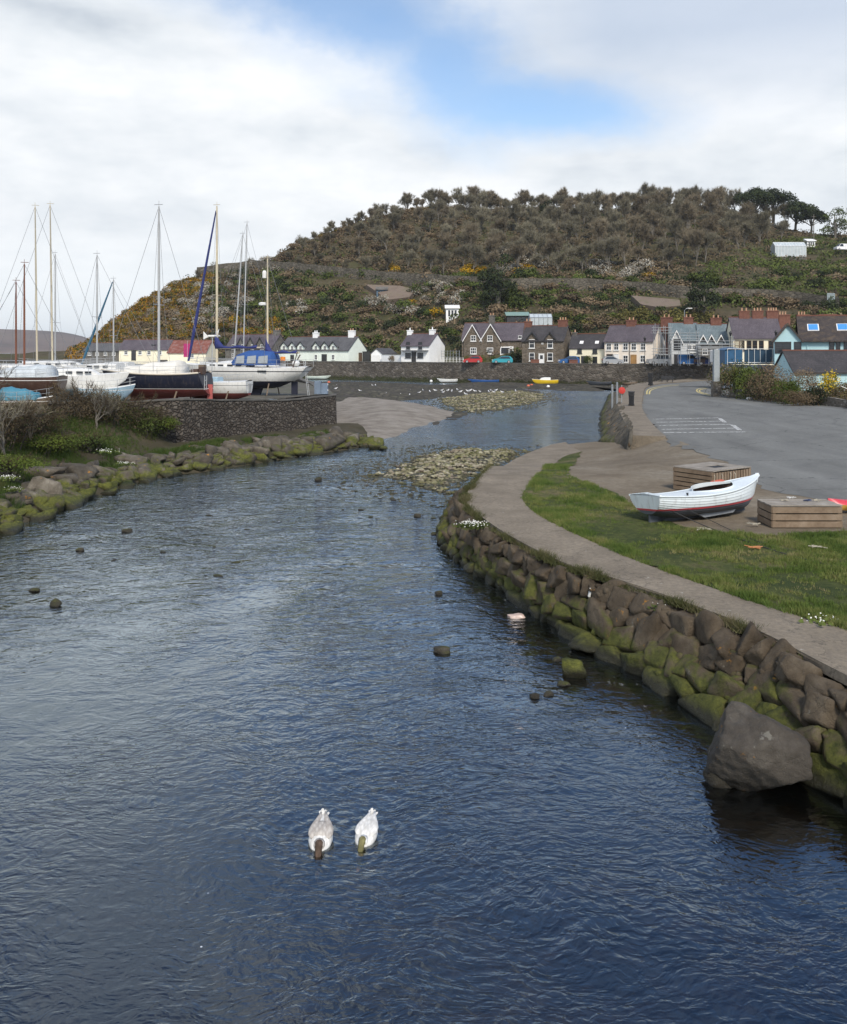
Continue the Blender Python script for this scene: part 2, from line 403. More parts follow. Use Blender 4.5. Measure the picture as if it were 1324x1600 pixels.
ROAD = smooth_line(KERB, 5) + [(92, 158), (92, 120), (60, 108), (45, 104), (34.5, 101)] + GARDEN + [(60, 50), (60, 22)] + [Gz(*p) for p in ((1420, 802), (1324, 786), (1215, 770), (1172, 748), (1135, 722), (1080, 703), (1046, 694))]
sheet('road', ROAD, lambda x, y: zr(x, y) + .0 + .0 * x, MASPH, .8, jag=.5)
# footway raised along the harbour with a kerb
FW_L = [(12.15, 52.6), (13.6, 60.0), (15.7, 71.4), (19.7, 90.9), (27.6, 122.8), (34.4, 140), (46, 157), (53, 166)]
fw = smooth_line(FW_L, 4) + [(92, 166)] + [(92, 158.0)] + smooth_line(KERB, 4)[::-1]
sheet('footway', fw, lambda x, y: 1.53, MPATH, .9, thick=1.4)
# ---------- water ----------
DUCKS = [(G(503, 1312)), (G(575, 1308))]
def m_water():
    m = N('river_water'); p = m.pos(); xyz = m.sep(p)
    wp = m.n('ShaderNodeVectorMath', operation='ADD', i_0=p, i_1=m.n('ShaderNodeVectorMath', operation='SCALE', i_0=m.noise(p, .5, 3, .5, 0, 1), i_Scale=1.2).outputs[0]).outputs[0]
    ripple = m.noise(m.mapv(wp, (1.0, 1.5, 1), (0, 0, .25)), 2.3, 2, .5, .7)
    chop = m.noise(m.mapv(wp, (1.0, 1.7, 1), (0, 0, -.3)), 6.5, 2, .5, .5)
    swell = m.noise(m.mapv(p, (.75, 1.1, 1)), .62, 4, .55, .8)
    # shallow riffle, strongest in the middle reach
    rif = m.ramp(xyz[1], [(0.0, 0.0), (1.0, 1.0)])
    mr = m.n('ShaderNodeMapRange'); m.set(mr, 0, xyz[1]); mr.inputs[1].default_value = 13; mr.inputs[2].default_value = 32; rif = mr.outputs[0]
    big = m.noise(m.mapv(p, (1.0, .55, 1)), .16, 3, .5, .6)
    patch = m.ramp(big, [(.36, .25), (.62, 1.5)])
    rg_ = m.math('SUBTRACT', 1.0, m.math('ABSOLUTE', m.math('MULTIPLY_ADD', m.noise(m.mapv(wp, (.8, 1.25, 1), (0, 0, .1)), 1.25, 3, .5, .5), 2.4, -1.2)))
    h = m.math('ADD', m.math('MULTIPLY', ripple, m.math('MULTIPLY_ADD', rif, 1.1, .36)), m.math('MULTIPLY', chop, .34))
    h = m.math('ADD', h, m.math('MULTIPLY', m.math('POWER', swell, 1.5), m.math('MULTIPLY_ADD', rif, 1.9, .45)))
    h = m.math('MULTIPLY', h, patch); h = m.math('ADD', h, m.math('MULTIPLY', rg_, m.math('MULTIPLY_ADD', rif, 1.1, .10)))
    for i, (qx, qy) in enumerate(DUCKS):
        dd = m.n('ShaderNodeVectorMath', operation='DISTANCE', i_0=p); dd.inputs[1].default_value = (qx, qy, 0); r = dd.outputs['Value']
        wv = m.math('MULTIPLY', m.math('SINE', m.math('MULTIPLY', r, 30.0)), m.math('POWER', 2.718, m.math('MULTIPLY', r, -1.9)))
        h = m.math('ADD', h, m.math('MULTIPLY', wv, .12))
    far = m.n('ShaderNodeMapRange'); m.set(far, 0, xyz[1]); far.inputs[1].default_value = 20; far.inputs[2].default_value = 130
    st = m.math('MULTIPLY_ADD', far.outputs[0], -.05, .9)
    b = m.n('ShaderNodeBump', i_Distance=.052); m.set(b, 'Height', h); m.set(b, 'Strength', st)
    fr = m.n('ShaderNodeFresnel', i_IOR=1.52); m.link(b.outputs[0], fr.inputs['Normal'])
    gl = m.n('ShaderNodeBsdfGlossy', i_Roughness=m.math('MULTIPLY_ADD', far.outputs[0], .16, .02), i_Color=(.84, .94, 1.0)); m.link(b.outputs[0], gl.inputs['Normal'])
    tr = m.n('ShaderNodeBsdfTransparent', i_Color=(.62, .56, .46))
    mx = m.n('ShaderNodeMixShader', i_0=m.math('MULTIPLY_ADD', fr.outputs[0], 1.75, .02, clamp=True)); m.link(tr.outputs[0], mx.inputs[1]); m.link(gl.outputs[0], mx.inputs[2])
    # foam flecks and small glints on the water, both painted in diffuse white
    fo = m.noise(m.mapv(p, (1.6, .9, 1)), 3.2, 6, .75); fm = m.math('MULTIPLY', m.ramp(fo, [(.60, 0.0), (.65, 1.0)]), m.math('MULTIPLY', m.ramp(swell, [(.50, 0.0), (.60, 1.0)]), rif))
    spk = m.vor(p, 2.1); sp2 = m.math('MULTIPLY', m.ramp(spk, [(.022, 1.0), (.03, 0.0)]), m.ramp(m.noise(p, .8, 3, .6), [(.5, 0.0), (.56, 1.0)]))
    fm = m.math('MULTIPLY', m.math('MAXIMUM', fm, sp2), .75)
    df = m.n('ShaderNodeBsdfDiffuse', i_Color=(.7, .73, .76)); mx2 = m.n('ShaderNodeMixShader', i_0=fm); m.link(mx.outputs[0], mx2.inputs[1]); m.link(df.outputs[0], mx2.inputs[2])
    m.link(mx2.outputs[0], m.out.inputs[0]); return m.mat
water = MB().raw([(-6000, 1, 0), (6000, 1, 0), (6000, 9000, 0), (-6000, 9000, 0)], [(0, 1, 2, 3)]).build('water', m_water()); water['kind'] = 'structure'

# ---------- beds ----------
def m_bed():
    m = N('stony_river_bed'); p = m.pos(); n1 = m.noise(p, .6, 6, .65); v = m.vor(p, 2.6, 'F1', 1); e = m.vor(p, 2.6, 'DISTANCE_TO_EDGE')
    c = m.ramp(n1, [(.3, (.04, .028, .018)), (.7, (.12, .08, .05))]); c = m.mix(.5, c, m.ramp(m.sep(v)[0], [(0, (.025, .018, .012)), (1, (.16, .11, .075))]))
    return m.bsdf(c, .9, m.bump(n1, .8, .08), 0, .2)
def m_gravelbar(cols, sc=3.2):
    m = N('pebbly_mud'); p = m.pos(); v = m.vor(p, sc, 'F1', 1); e = m.vor(p, sc, 'DISTANCE_TO_EDGE'); n1 = m.noise(p, .5, 5, .6)
    c = m.ramp(m.sep(v)[0], [(i / (len(cols) - 1), q) for i, q in enumerate(cols)]); c = m.mix(m.ramp(e, [(.02, 1.0), (.2, 0.0)]), c, (.02, .018, .012))
    c = m.mix(m.ramp(n1, [(.4, .75), (.6, 0.0)]), c, (.035, .03, .02)); return m.bsdf(c, .85, m.bump(e, 1, .1), 0, .3)
MBED = m_bed()
bedmb = MB(); rows = []; Ys = [4.0]
while Ys[-1] < 260: Ys.append(Ys[-1] + max(.8, Ys[-1] * .03))
for Y in Ys: rows.append([(x * max(Y, 14) / 14 , Y, -.42 + .22 * fbm(x * max(Y, 14) / 14 * .5, Y * .5) - .55 * sstep(0, 10, abs(x) * 0 + 12 - Y) ) for x in np.linspace(-13, 16, 40)])
bedmb.loft(rows, close=False, caps=(False, False)); b_ = bedmb.build('river_bed', MBED, smooth=True); b_['kind'] = 'structure'
MB().raw([(-6000, 0, -1.6), (6000, 0, -1.6), (6000, 9000, -1.6), (-6000, 9000, -1.6)], [(0, 1, 2, 3)]).build('seabed_ground', MBED)['kind'] = 'structure'

def mound(name, pxs, h, mat, margin=3.0, step=.7, rough=.12, rs=.8, soft=4.0, zb=-.35):
    poly = list(pxs) if isinstance(pxs, list) else smooth_line([G(*p) for p in pxs] + [G(*pxs[0])], 4)[:-1]
    cx = sum(p[0] for p in poly) / len(poly); cy = sum(p[1] for p in poly) / len(poly)
    big = [(x + (x - cx) / math.hypot(x - cx, y - cy) * margin, y + (y - cy) / math.hypot(x - cx, y - cy) * margin) for x, y in poly]
    def zf(x, y):
        s = dist_poly(x, y, poly); z = zb + (h - zb) * sstep(-margin, soft, s) if s > -margin else zb
        return z + rough * fbm(x * rs, y * rs, 5) + rough * .6 * nz(x * rs * 4, y * rs * 4)
    return sheet(name, big, zf, mat, step), poly, zf
PEB = [(.035, .034, .016), (.15, .145, .085), (.085, .095, .03), (.22, .21, .15), (.06, .06, .03)]
MGB = m_gravelbar(PEB); MSAND = two('pale_harbour_sand', [(.13, .108, .085), (.26, .23, .19), (.38, .345, .30)], .6, .9, 1.0, .1)
MMUD = m_gravelbar([(.06, .05, .037), (.11, .09, .068), (.085, .08, .042), (.16, .138, .105)], 1.1)
GB1 = ((540, 744), (600, 722), (650, 706), (705, 698), (765, 700), (835, 702), (850, 708), (822, 724), (780, 745), (748, 764), (722, 780), (665, 776), (605, 764))
GB2 = ((672, 624), (760, 613), (842, 613), (866, 622), (830, 634), (765, 644), (722, 646), (690, 636))
_, GP1, GZ1 = mound('gravel_bar', GB1, .16, MGB, 2.2, .55, .16, .7, 4.0)
_, GP2, GZ2 = mound('pebble_bank_ground', GB2, .3, MGB, 3.0, 1.0, .12, .5, 5.0)
sd_, SP, SZ = mound('sand', ((505, 622), (560, 622), (640, 627), (705, 640), (722, 648), (690, 660), (650, 672), (612, 688), (585, 694), (540, 690), (505, 680)), .62, MSAND, 3.5, .9, .07, .3, 7.0)
mound('mud_slope_ground', ((560, 692), (640, 682), (700, 666), (752, 650), (735, 640), (700, 638), (640, 665), (590, 684)), .2, MMUD, 2.0, .9, .1, .5, 4.0)
mound('mudflat_ground', ((430, 612), (470, 599), (560, 597), (700, 602), (850, 603), (965, 605), (985, 611), (930, 612), (880, 609), (815, 607), (850, 614), (780, 617), (700, 622), (610, 628), (520, 632), (420, 636)), .34, MMUD, 6.0, 1.2, .30, .10, 7.0)
mound('harbour_mud_ground', [(8, 181), (20, 176), (30, 168), (38, 165), (44, 163), (38, 156), (31, 148), (27, 142), (19, 150), (10, 158), (4, 168)], .45, MMUD, 4.0, 1.5, .22, .3, 6.0)
mound('weedy_shallows_ground', ((770, 712), (800, 696), (850, 686), (905, 680), (915, 686), (880, 694), (850, 702), (815, 712)), .03, MMUD, 1.5, .7, .12, .6, 4.0, -.2)

# ---------- stones ----------
def ico(sub):
    b = bmesh.new(); bmesh.ops.create_icosphere(b, subdivisions=sub, radius=1.0)
    v = np.array([x.co[:] for x in b.verts]); f = np.array([[q.index for q in x.verts] for x in b.faces]); b.free(); return v, f
ICO = {s: ico(s) for s in (1, 2, 3, 4, 5)}
def stone(rs, size, sub=3, nplanes=9, soft=14, lump=.05, fine=.012, dmin=.72, face=None):
    """angular boulder: sphere clipped by random planes, edges slightly rounded, surface roughened"""
    v, f = ICO[sub]; nr = rs.normal(size=(nplanes, 3)); nr /= np.linalg.norm(nr, axis=1)[:, None]
    nr = np.vstack([nr, [[1, 0, 0], [-1, 0, 0], [0, 1, 0], [0, -1, 0], [0, 0, 1], [0, 0, -1]] + rs.normal(scale=.18, size=(6, 3))])
    nr /= np.linalg.norm(nr, axis=1)[:, None]
    dd = rs.uniform(dmin, 1.05, len(nr))
    if face is not None: dd[nplanes + 4] = face
    q = np.clip(v @ nr.T, 1e-3, None) / dd
    r = 1.0 / (np.sum(q ** soft, axis=1) ** (1 / soft)); p = v * r[:, None]
    o = rs.uniform(0, 50, 3)
    d = np.array([noise.noise(Vector(x * 1.6 + o)) for x in p]) * lump * 1.5
    if sub >= 3: d += np.array([noise.fractal(Vector(x * 5 + o), 1, 2, 3) for x in p]) * fine
    return p * (1 + d)[:, None] * np.asarray(size), f
def m_rock(name, cols, zmoss=.9, moss_col=((.03, .036, .009), (.10, .105, .022)), wet=.18, orange=True, amount=1.0):
    m = N(name); p = m.pos(); z = m.sep(p)[2]; nrm = m.n('ShaderNodeNewGeometry').outputs['Normal']; nzv = m.sep(nrm)[2]
    n1 = m.noise(p, 1.7, 6, .65); n2 = m.noise(p, 9, 6, .72); n3 = m.noise(p, 45, 4, .7)
    c = m.ramp(n1, [(.28, cols[0]), (.5, cols[1]), (.72, cols[2])]); c = m.mix(m.math('MULTIPLY', n2, .5), c, tuple(x * .5 for x in cols[0]))
    c = m.mix(m.ramp(n3, [(.55, 0.0), (.75, .35)]), c, cols[2])
    lf = m.noise(p, 3.1, 4, .7); c = m.mix(m.ramp(lf, [(.65, 0.0), (.71, .35)]), c, (.33, .33, .29))
    r_ = m.math('MULTIPLY_ADD', m.rnd(), .55, .68); c = m.mix(1.0, c, m.n('ShaderNodeCombineXYZ', i_0=r_, i_1=m.math('MULTIPLY', r_, .98), i_2=m.math('MULTIPLY', r_, .95)).outputs[0], 'MULTIPLY')
    if orange: c = m.mix(m.ramp(m.noise(m.mapv(p, (1, 1, 1), (1, 2, 3)), 2.1, 6, .7), [(.635, 0.0), (.69, .85)]), c, (.42, .19, .02))
    mo = m.math('ADD', m.math('MULTIPLY', m.math('SUBTRACT', zmoss, z), 1.6), m.math('MULTIPLY', m.math('SUBTRACT', m.noise(p, 1.3, 5, .65), .5), 3.4))
    mo = m.math('ADD', mo, m.math('MULTIPLY', nzv, .55)); mo = m.math('MULTIPLY', m.ramp(mo, [(.35, 0.0), (.85, 1.0)]), amount)
    mc = m.ramp(m.math('MULTIPLY_ADD', n2, .6, m.math('MULTIPLY', n1, .4)), [(.38, moss_col[0]), (.62, moss_col[1])]); c = m.mix(mo, c, mc)
    wt = m.ramp(m.math('ADD', z, m.math('MULTIPLY', n2, .12)), [(wet, 1.0), (wet + .16, 0.0)]); c = m.mix(m.math('MULTIPLY', wt, .85), c, (.014, .012, .009))
    fc = m.vor(m.n('ShaderNodeVectorMath', operation='ADD', i_0=p, i_1=m.n('ShaderNodeVectorMath', operation='SCALE', i_0=m.noise(p, 2.5, 4, .6, 0, 1), i_Scale=.5).outputs[0]).outputs[0], 2.2, 'DISTANCE_TO_EDGE'); fk = m.ramp(fc, [(0.0, 0.0), (.03, 1.0)])
    c = m.mix(m.math('MULTIPLY', m.math('MULTIPLY', m.math('SUBTRACT', 1.0, fk), m.ramp(n1, [(.5, 0.0), (.62, .6)])), .8), c, tuple(x * .3 for x in cols[0]))
    nb = m.bump(m.math('ADD', m.math('ADD', n2, m.math('MULTIPLY', n3, .5)), m.math('MULTIPLY', fk, .12)), .8, .055)
    nd = m.bsdf(c, m.math('MULTIPLY_ADD', wt, -.5, .9), nb, 0, .3); return nd
RC = ((.045, .034, .022), (.115, .09, .062), (.20, .165, .12))
MROCK = m_rock('mossy_stone', RC, .86); MROCKD = m_rock('boulder_stone', ((.045, .040, .033), (.085, .075, .063), (.155, .142, .122)), -.35)
MROCKL = m_rock('bank_stone', ((.055, .048, .037), (.12, .105, .083), (.23, .21, .175)), .75, ((.035, .042, .009), (.13, .135, .026)))

# stone pitching of the right embankment (one built thing)
def resample(pts, n):
    d = [0]; 
    for a, b in zip(pts, pts[1:]): d.append(d[-1] + math.dist(a, b))
    out = []
    for i in range(n):
        t = d[-1] * i / (n - 1); j = max(k for k in range(len(d)) if d[k] <= t + 1e-9); j = min(j, len(pts) - 2)
        u = (t - d[j]) / max(d[j + 1] - d[j], 1e-9); out.append((lerp(pts[j][0], pts[j + 1][0], u), lerp(pts[j][1], pts[j + 1][1], u)))
    return out
NW = 160
WL = resample(smooth_line(WATERLINE, 6), NW)
tp = smooth_line(PATH_OUT[:12], 6); TPD = resample(tp, 900); TP = []; j0 = 0
for i, a in enumerate(WL):
    j = min(range(j0, min(900, j0 + 60)), key=lambda q: (TPD[q][0] - a[0]) ** 2 + (TPD[q][1] - a[1]) ** 2 + (0 if q < 899 else 0)); j0 = j; TP.append(TPD[j])
for _ in range(6): TP = [TP[0]] + [((a[0] + b[0] + c[0]) / 3, (a[1] + b[1] + c[1]) / 3) for a, b, c in zip(TP, TP[1:], TP[2:])] + [TP[-1]]
rs = np.random.RandomState(7)
emb = thing('stone_embankment', 'mossy pitched stone embankment curving beneath the concrete harbour path', 'embankment', (0, 0, 0))
bk = MB(); R = []
for i in range(NW):
    a, b = WL[i], TP[i]; zt = zr(*b) - .1; dx_, dy_ = b[0] - a[0], b[1] - a[1]; L = math.hypot(dx_, dy_) or 1; ux, uy = dx_ / L, dy_ / L
    R.append([(lerp(a[0], b[0], t) + ux * .22, lerp(a[1], b[1], t) + uy * .22, lerp(-.5, zt, t) ) for t in np.linspace(0, 1, 8)])
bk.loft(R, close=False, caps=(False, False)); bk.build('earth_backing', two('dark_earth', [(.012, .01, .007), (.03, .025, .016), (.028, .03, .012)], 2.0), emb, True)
VV, FF = [], []; off = 0
def surf(s, t):
    i = min(NW - 2, max(0, int(s))); u = s - i
    a = [lerp(WL[i][k], WL[i + 1][k], u) for k in (0, 1)]; b = [lerp(TP[i][k], TP[i + 1][k], u) for k in (0, 1)]
    zt = zr(*b) - .20; return Vector((lerp(a[0], b[0], t), lerp(a[1], b[1], t), lerp(-.12, zt, t)))
arc = [0]
for i in range(NW - 1): arc.append(arc[-1] + .5 * (math.dist(WL[i], WL[i + 1]) + math.dist(TP[i], TP[i + 1])))
nrow = 4
for r in range(nrow):
    pos_ = rs.uniform(-.3, 0)
    while pos_ < arc[-1]:
        wd = rs.uniform(.34, .95) * (1.0 if r < nrow - 1 else .85); sc = pos_ + wd / 2
        s = np.interp(sc, arc, range(NW)); t = (r + .5) / nrow + rs.uniform(-.05, .05)
        P = surf(s, t); A = surf(s - 1.5, t); B = surf(s + 1.5, t); tx = (B - A); tx.z = 0; tx.normalize()
        upv = (surf(s, min(1, t + .2)) - surf(s, max(0, t - .2))); upv -= tx * upv.dot(tx); upv.normalize(); nn = tx.cross(upv); nn.normalize()
        Hc = min(.5, (surf(s, 1) - surf(s, 0)).length / nrow)
        sub = 4 if P.y < 25 else 3 if P.y < 32 else 2
        v, f = stone(rs, (wd * .64, Hc * rs.uniform(.66, .86), rs.uniform(.34, .42)), sub, 7, 34, .045, .035, .66, rs.uniform(.34, .5))
        a = rs.uniform(-.3, .3); ca, sa = math.cos(a), math.sin(a)
        X_ = v[:, 0] * ca - v[:, 1] * sa; Y_ = v[:, 0] * sa + v[:, 1] * ca
        q = np.outer(X_, tx) + np.outer(Y_, upv) + np.outer(v[:, 2], nn) + np.array(P) + np.array(nn) * rs.uniform(-.03, .04) * (-1 if nn.x > 0 else 1)
        VV.append(q); FF.append(f + off); off += len(v); pos_ += wd * .9
for i in range(520):      # small pinning stones wedged in the joints
    s = rs.uniform(1, NW - 3); t = rs.uniform(.08, 1.0); P = surf(s, t)
    if P.y > 28: continue
    A = surf(s - 1, t); B = surf(s + 1, t); nn = (B - A).cross(surf(s, min(1, t + .1)) - surf(s, max(0, t - .1))).normalized(); q_ = rs.uniform(.05, .13); v, f = stone(rs, (q_ * 1.3, q_, q_ * .9), 2, 6, 20, .05, .03, .6)
    VV.append(v + np.array(P) + np.array(nn) * (.17 if nn.x < 0 else -.17)); FF.append(f + off); off += len(v)
mesh_obj('pitching_stones', np_mesh('pitching_stones', np.vstack(VV), 3, np.vstack(FF).ravel(), MROCK, True), emb)

def rock_variants(n, mat, seed, sub=3):
    r = np.random.RandomState(seed); out = []
    for i in range(n):
        v, f = stone(r, (1, r.uniform(.6, .95), r.uniform(.45, .8)), sub, 6, 34, .045, .05, .58)
        out.append(np_mesh('rock', v, 3, f.ravel(), mat, True))
    return out
def rock_variants2(n, mat, seed):
    r = np.random.RandomState(seed); out = []
    for i in range(n):
        v, f = stone(r, (1, r.uniform(.6, .9), r.uniform(.5, .7)), 3, 16, 9, .14, .07, .70); v[:, 2] -= .25 * (v[:, 0] ** 2 + v[:, 1] ** 2)
        out.append(np_mesh('river_rock', v, 3, f.ravel(), mat, True))
    return out
def put_rock(me, x, y, z, s, rz, label, group=None, name='boulder', tilt=(0, 0), cat='boulder'):
    o = mesh_obj(name, me); o.location = (x, y, z); o.scale = (s, s, s) if not isinstance(s, tuple) else s
    o.rotation_euler = (tilt[0], tilt[1], rz); return tag(o, label, cat, group)

# big boulder by the embankment
rb = np.random.RandomState(21); bx, by = G(1180, 1215, .05)
v, f = ICO[5]; 
pl = np.array([[-.75, -.55, -.3], [-.1, -1, .12], [.95, -.3, .1], [.3, -.45, -.85], [-.5, -.3, .8], [.45, .1, .9], [.0, .9, .3], [-.95, .3, .2], [0, .3, -1], [-.35, -.75, -.55], [.1, -.7, .75]]); pl /= np.linalg.norm(pl, axis=1)[:, None]
dd = np.array([.92, .86, .98, .80, .86, .84, .95, .95, .9, .8, .9]); q = np.clip(v @ pl.T, 1e-3, None) / dd; r = 1 / np.sum(q ** 40, 1) ** .025
pv = v * r[:, None]; dn = np.array([noise.fractal(Vector(x * 2.0), 1, 2, 5) * .04 - abs(noise.noise(Vector(x * 3.1 + np.array([4, 4, 4])))) * .09 + noise.fractal(Vector(x * 8), .8, 2, 5) * .02 for x in pv]); pv = pv * (1 + dn)[:, None] * np.array([.70, .58, .58])
o = mesh_obj('boulder', np_mesh('boulder', pv, 3, f.ravel(), MROCKD, True)); Yb = 13.4
o.location = (X(1190, Yb), Yb, Z(1176, Yb)); o.rotation_euler = (0, .12, .1); tag(o, 'huge grey boulder leaning on the embankment foot, orange lichen on its top', 'boulder')
RV = rock_variants(8, MROCKL, 5); RVW = rock_variants2(6, m_rock('river_stone', ((.03, .028, .02), (.065, .058, .042), (.11, .10, .078)), .12, wet=.03, orange=False), 8)
for px, py, w_, h_, lab in ((1134, 1232, 62, 40, 'low smooth dark slab half under the huge grey boulder'), (898, 1062, 36, 38, 'square mossy green-topped block standing in the water off the embankment'), (84, 948, 24, 14, 'brown rounded rock standing alone in the water at the left'),
    (690, 1022, 34, 14, 'flat dark rock breaking the water left of the mossy block'), (882, 1073, 26, 9, 'small wet rock at the front foot of the square mossy block'), (836, 1092, 20, 7, 'smaller dark stone of the pair awash in front of the mossy block'),
    (859, 1088, 20, 8, 'larger dark stone of the pair awash in front of the mossy block'), (872, 1034, 16, 10, 'dark stone touching the back of the square mossy block'), (686, 930, 14, 10, 'small dark stone in midstream level with the pink plastic scrap'), (652, 808, 16, 8, 'dark stone in the riffle below the gravel bar'),
    (681, 836, 22, 6, 'flat stone awash beside the bend of the embankment'), (123, 862, 16, 9, 'greenish stone in the riffle near the left bank'), (196, 832, 22, 8, 'flat stone in the shallow riffle off the left bank rocks'), (52, 925, 22, 8, 'small flat stone behind the lone brown rock at left'),
    (497, 752, 14, 10, 'dark stone in the current above the riffle'), (1300, 1206, 60, 50, 'green weedy block at the embankment foot right of the huge boulder')):
    x, y = G(px, py); s = w_ * y / F / 2 / .95
    put_rock(RV[1] if px == 898 else RVW[(px + py) % 6], x, y + s * .5, h_ * y / F * .25, (s, s * .8, max(.12, h_ * y / F * .75)), px * .37 % 1.0 - .5, lab)

# pebbles scattered on the bars and shallows
def pebbles(name, poly, zf, n, smin, smax, mat, seed, spill=1.0, label=None):
    r = np.random.RandomState(seed); v0, f0 = ICO[1]; xs = [p[0] for p in poly]; ys = [p[1] for p in poly]; VV, FF = [], []; k = 0
    while k < n:
        x = r.uniform(min(xs) - spill, max(xs) + spill); y = r.uniform(min(ys) - spill, max(ys) + spill); d = dist_poly(x, y, poly)
        if d < -spill or (d < 0 and r.rand() < min(1, -d / spill) ** .5) or nz(x * .6, y * .6, 4) * .7 + r.rand() < .33: continue
        s = smin + (smax - smin) * r.rand() ** 2.5; nr = r.uniform(.75, 1.2, (len(v0), 1)); a = r.uniform(0, 6.28)
        p = v0 * nr * np.array([s, s * r.uniform(.6, .9), s * r.uniform(.35, .6)]); c_, s_ = math.cos(a), math.sin(a)
        p = np.stack([p[:, 0] * c_ - p[:, 1] * s_, p[:, 0] * s_ + p[:, 1] * c_, p[:, 2]], 1)
        VV.append(p + np.array([x, y, max(zf(x, y), -.06) + s * .1])); FF.append(f0 + len(v0) * k); k += 1
    return mesh_obj(name, np_mesh(name, np.vstack(VV), 3, np.vstack(FF).ravel(), mat, True))
def m_peb():
    m = N('dry_pebble'); p = m.pos(); v = m.vor(p, 3.0, 'F1', 1); z = m.sep(p)[2]
    c = m.ramp(m.sep(v)[0], [(0, (.08, .075, .04)), (.3, (.24, .22, .13)), (.5, (.17, .14, .11)), (.75, (.38, .35, .26)), (1, (.14, .14, .05))])
    c = m.mix(m.ramp(m.noise(p, .45, 4, .6), [(.40, .5), (.55, 0.0)]), c, (.09, .09, .03))
    c = m.mix(m.ramp(z, [(.02, .85), (.12, 0.0)]), c, (.03, .028, .018)); return m.bsdf(c, .9, None, 0, .2)
MPEB = m_peb()
o = pebbles('gravel_pebbles', GP1, GZ1, 9500, .05, .19, MPEB, 3, 3.5); tag(o, kind='stuff')
o = pebbles('bank_pebbles', GP2, GZ2, 4500, .08, .26, MPEB, 4, 3.0); tag(o, kind='stuff')
# ---------- left bank ----------
LWPX = ((-160, 900), (-60, 860), (0, 832), (60, 806), (110, 788), (160, 772), (200, 757), (260, 744), (330, 735), (400, 724), (470, 712), (530, 704), (575, 696))
LW = smooth_line([G(*p) for p in LWPX], 5)
WALLC = (-14.9, 53.6); WALLE = (-6.75, 71.6)      # corners of the quay that carries the boats
def zlb(x, y):
    # distance from the water line
    d = seg_dist(x, y, LW)
    side = 1
    i = min(range(len(LW) - 1), key=lambda k: (LW[k][0] - x) ** 2 + (LW[k][1] - y) ** 2)
    a, b = LW[i], LW[i + 1]
    if (b[0] - a[0]) * (y - a[1]) - (b[1] - a[1]) * (x - a[0]) < 0: side = -1
    d *= side
    hmax = 3.0 - 1.8 * sstep(-17.5, -14.5, x) - .5 * sstep(-14, -9, x)
    z = -.45 + 1.0 * sstep(-1.5, 1.5, d) + max(0, (hmax - .5)) * sstep(1.0, 9.5, d)
    z = lerp(z, -.55, sstep(-5.2, -2.9, x) * sstep(60, 63, y))
    return z + .13 * fbm(x * .8, y * .8, 2) * sstep(-1, 2, d)
MBANK = two('bank_earth', [(.03, .032, .014), (.065, .055, .032), (.10, .08, .055)], .8, .95, .9, .08)
lb = [(x + .9, y - 1.1) for x, y in LW] + [(-2.6, 64.2), (-5.2, 70.8), WALLE, WALLC, (-19, 54.5), (-50, 62), (-60, 30), (-30, 14)]
sheet('bank_ground', lb, zlb, MBANK, .6)
YARD = [(WALLC[0] - .3, WALLC[1] + .2), (WALLE[0] - .5, WALLE[1] + .2), (-9, 84), (-14, 105), (-22, 118), (-90, 118), (-90, 60), (-50, 53), (-19, 53.2)]
sheet('boat_yard_ground', YARD, lambda x, y: 3.06 + .05 * fbm(x * .3, y * .3), two('yard_gravel', [(.07, .065, .05), (.13, .12, .1), (.06, .075, .03)], .4), 1.2)
RUB = [(.075, .062, .05), (.15, .127, .104), (.10, .083, .068), (.21, .185, .155), (.12, .10, .085)]
def wall_strip(name, pts, z0, z1, th, mat, label, cat, cop=None, wav=0.0, copmat=None, seg=1.2):
    """masonry wall following a line; thickness th to the left of travel"""
    P = resample(pts, max(2, int(sum(math.dist(a, b) for a, b in zip(pts, pts[1:])) / seg))); n = len(P); rings = []; cr = []
    for i, (x, y) in enumerate(P):
        a, b = P[max(0, i - 1)], P[min(n - 1, i + 1)]; L = math.dist(a, b); nx, ny = -(b[1] - a[1]) / L, (b[0] - a[0]) / L
        zt = (z1(x, y) if callable(z1) else z1) + wav * fbm(x * .4, y * .4); zb = z0(x, y) if callable(z0) else z0
        ju = .03 * nz(x * 3, y * 3)
        rings.append([(x + nx * (ju - .08), y + ny * (ju - .08), zb), (x + nx * ju, y + ny * ju, zt), (x + nx * th, y + ny * th, zt), (x + nx * th, y + ny * th, zb)])
        if cop: cr.append([(x - nx * .05, y - ny * .05, zt + .003), (x - nx * .05, y - ny * .05, zt + cop), (x + nx * (th + .05), y + ny * (th + .05), zt + cop), (x + nx * (th + .05), y + ny * (th + .05), zt + .003)])
    if cop:
        t = thing(name, label, cat); MB().loft(rings).build('masonry', mat, t); MB().loft(cr).build('coping', copmat or mat, t); return t
    o = MB().loft(rings).build(name, mat); return tag(o, label, cat)
MQUAY = rubble('quay_rubble', 3.0, RUB, (.035, .03, .024), weed=-.3, bump=1.0, bdist=.1)
MCOP = two('coping_stone', [(.09, .085, .075), (.15, .14, .125)], 2)
wall_strip('quay_wall', [(-46, 57.0), (-25, 54.6), (-19, 53.9), WALLC, WALLE, (-7.6, 73.5), (-11, 92), (-16, 108)], -.3, lambda x, y: 3.3 - .55 * sstep(54, 66, y) * sstep(-16, -8, x) + .2 * sstep(-19, -15, x) * (1 - sstep(53, 60, y)) + .18 * sstep(62, 70, y), .6, MQUAY, 'rubble stone quay wall below the boats laid up on the left bank', 'wall', cop=.09, wav=.07, copmat=MCOP)

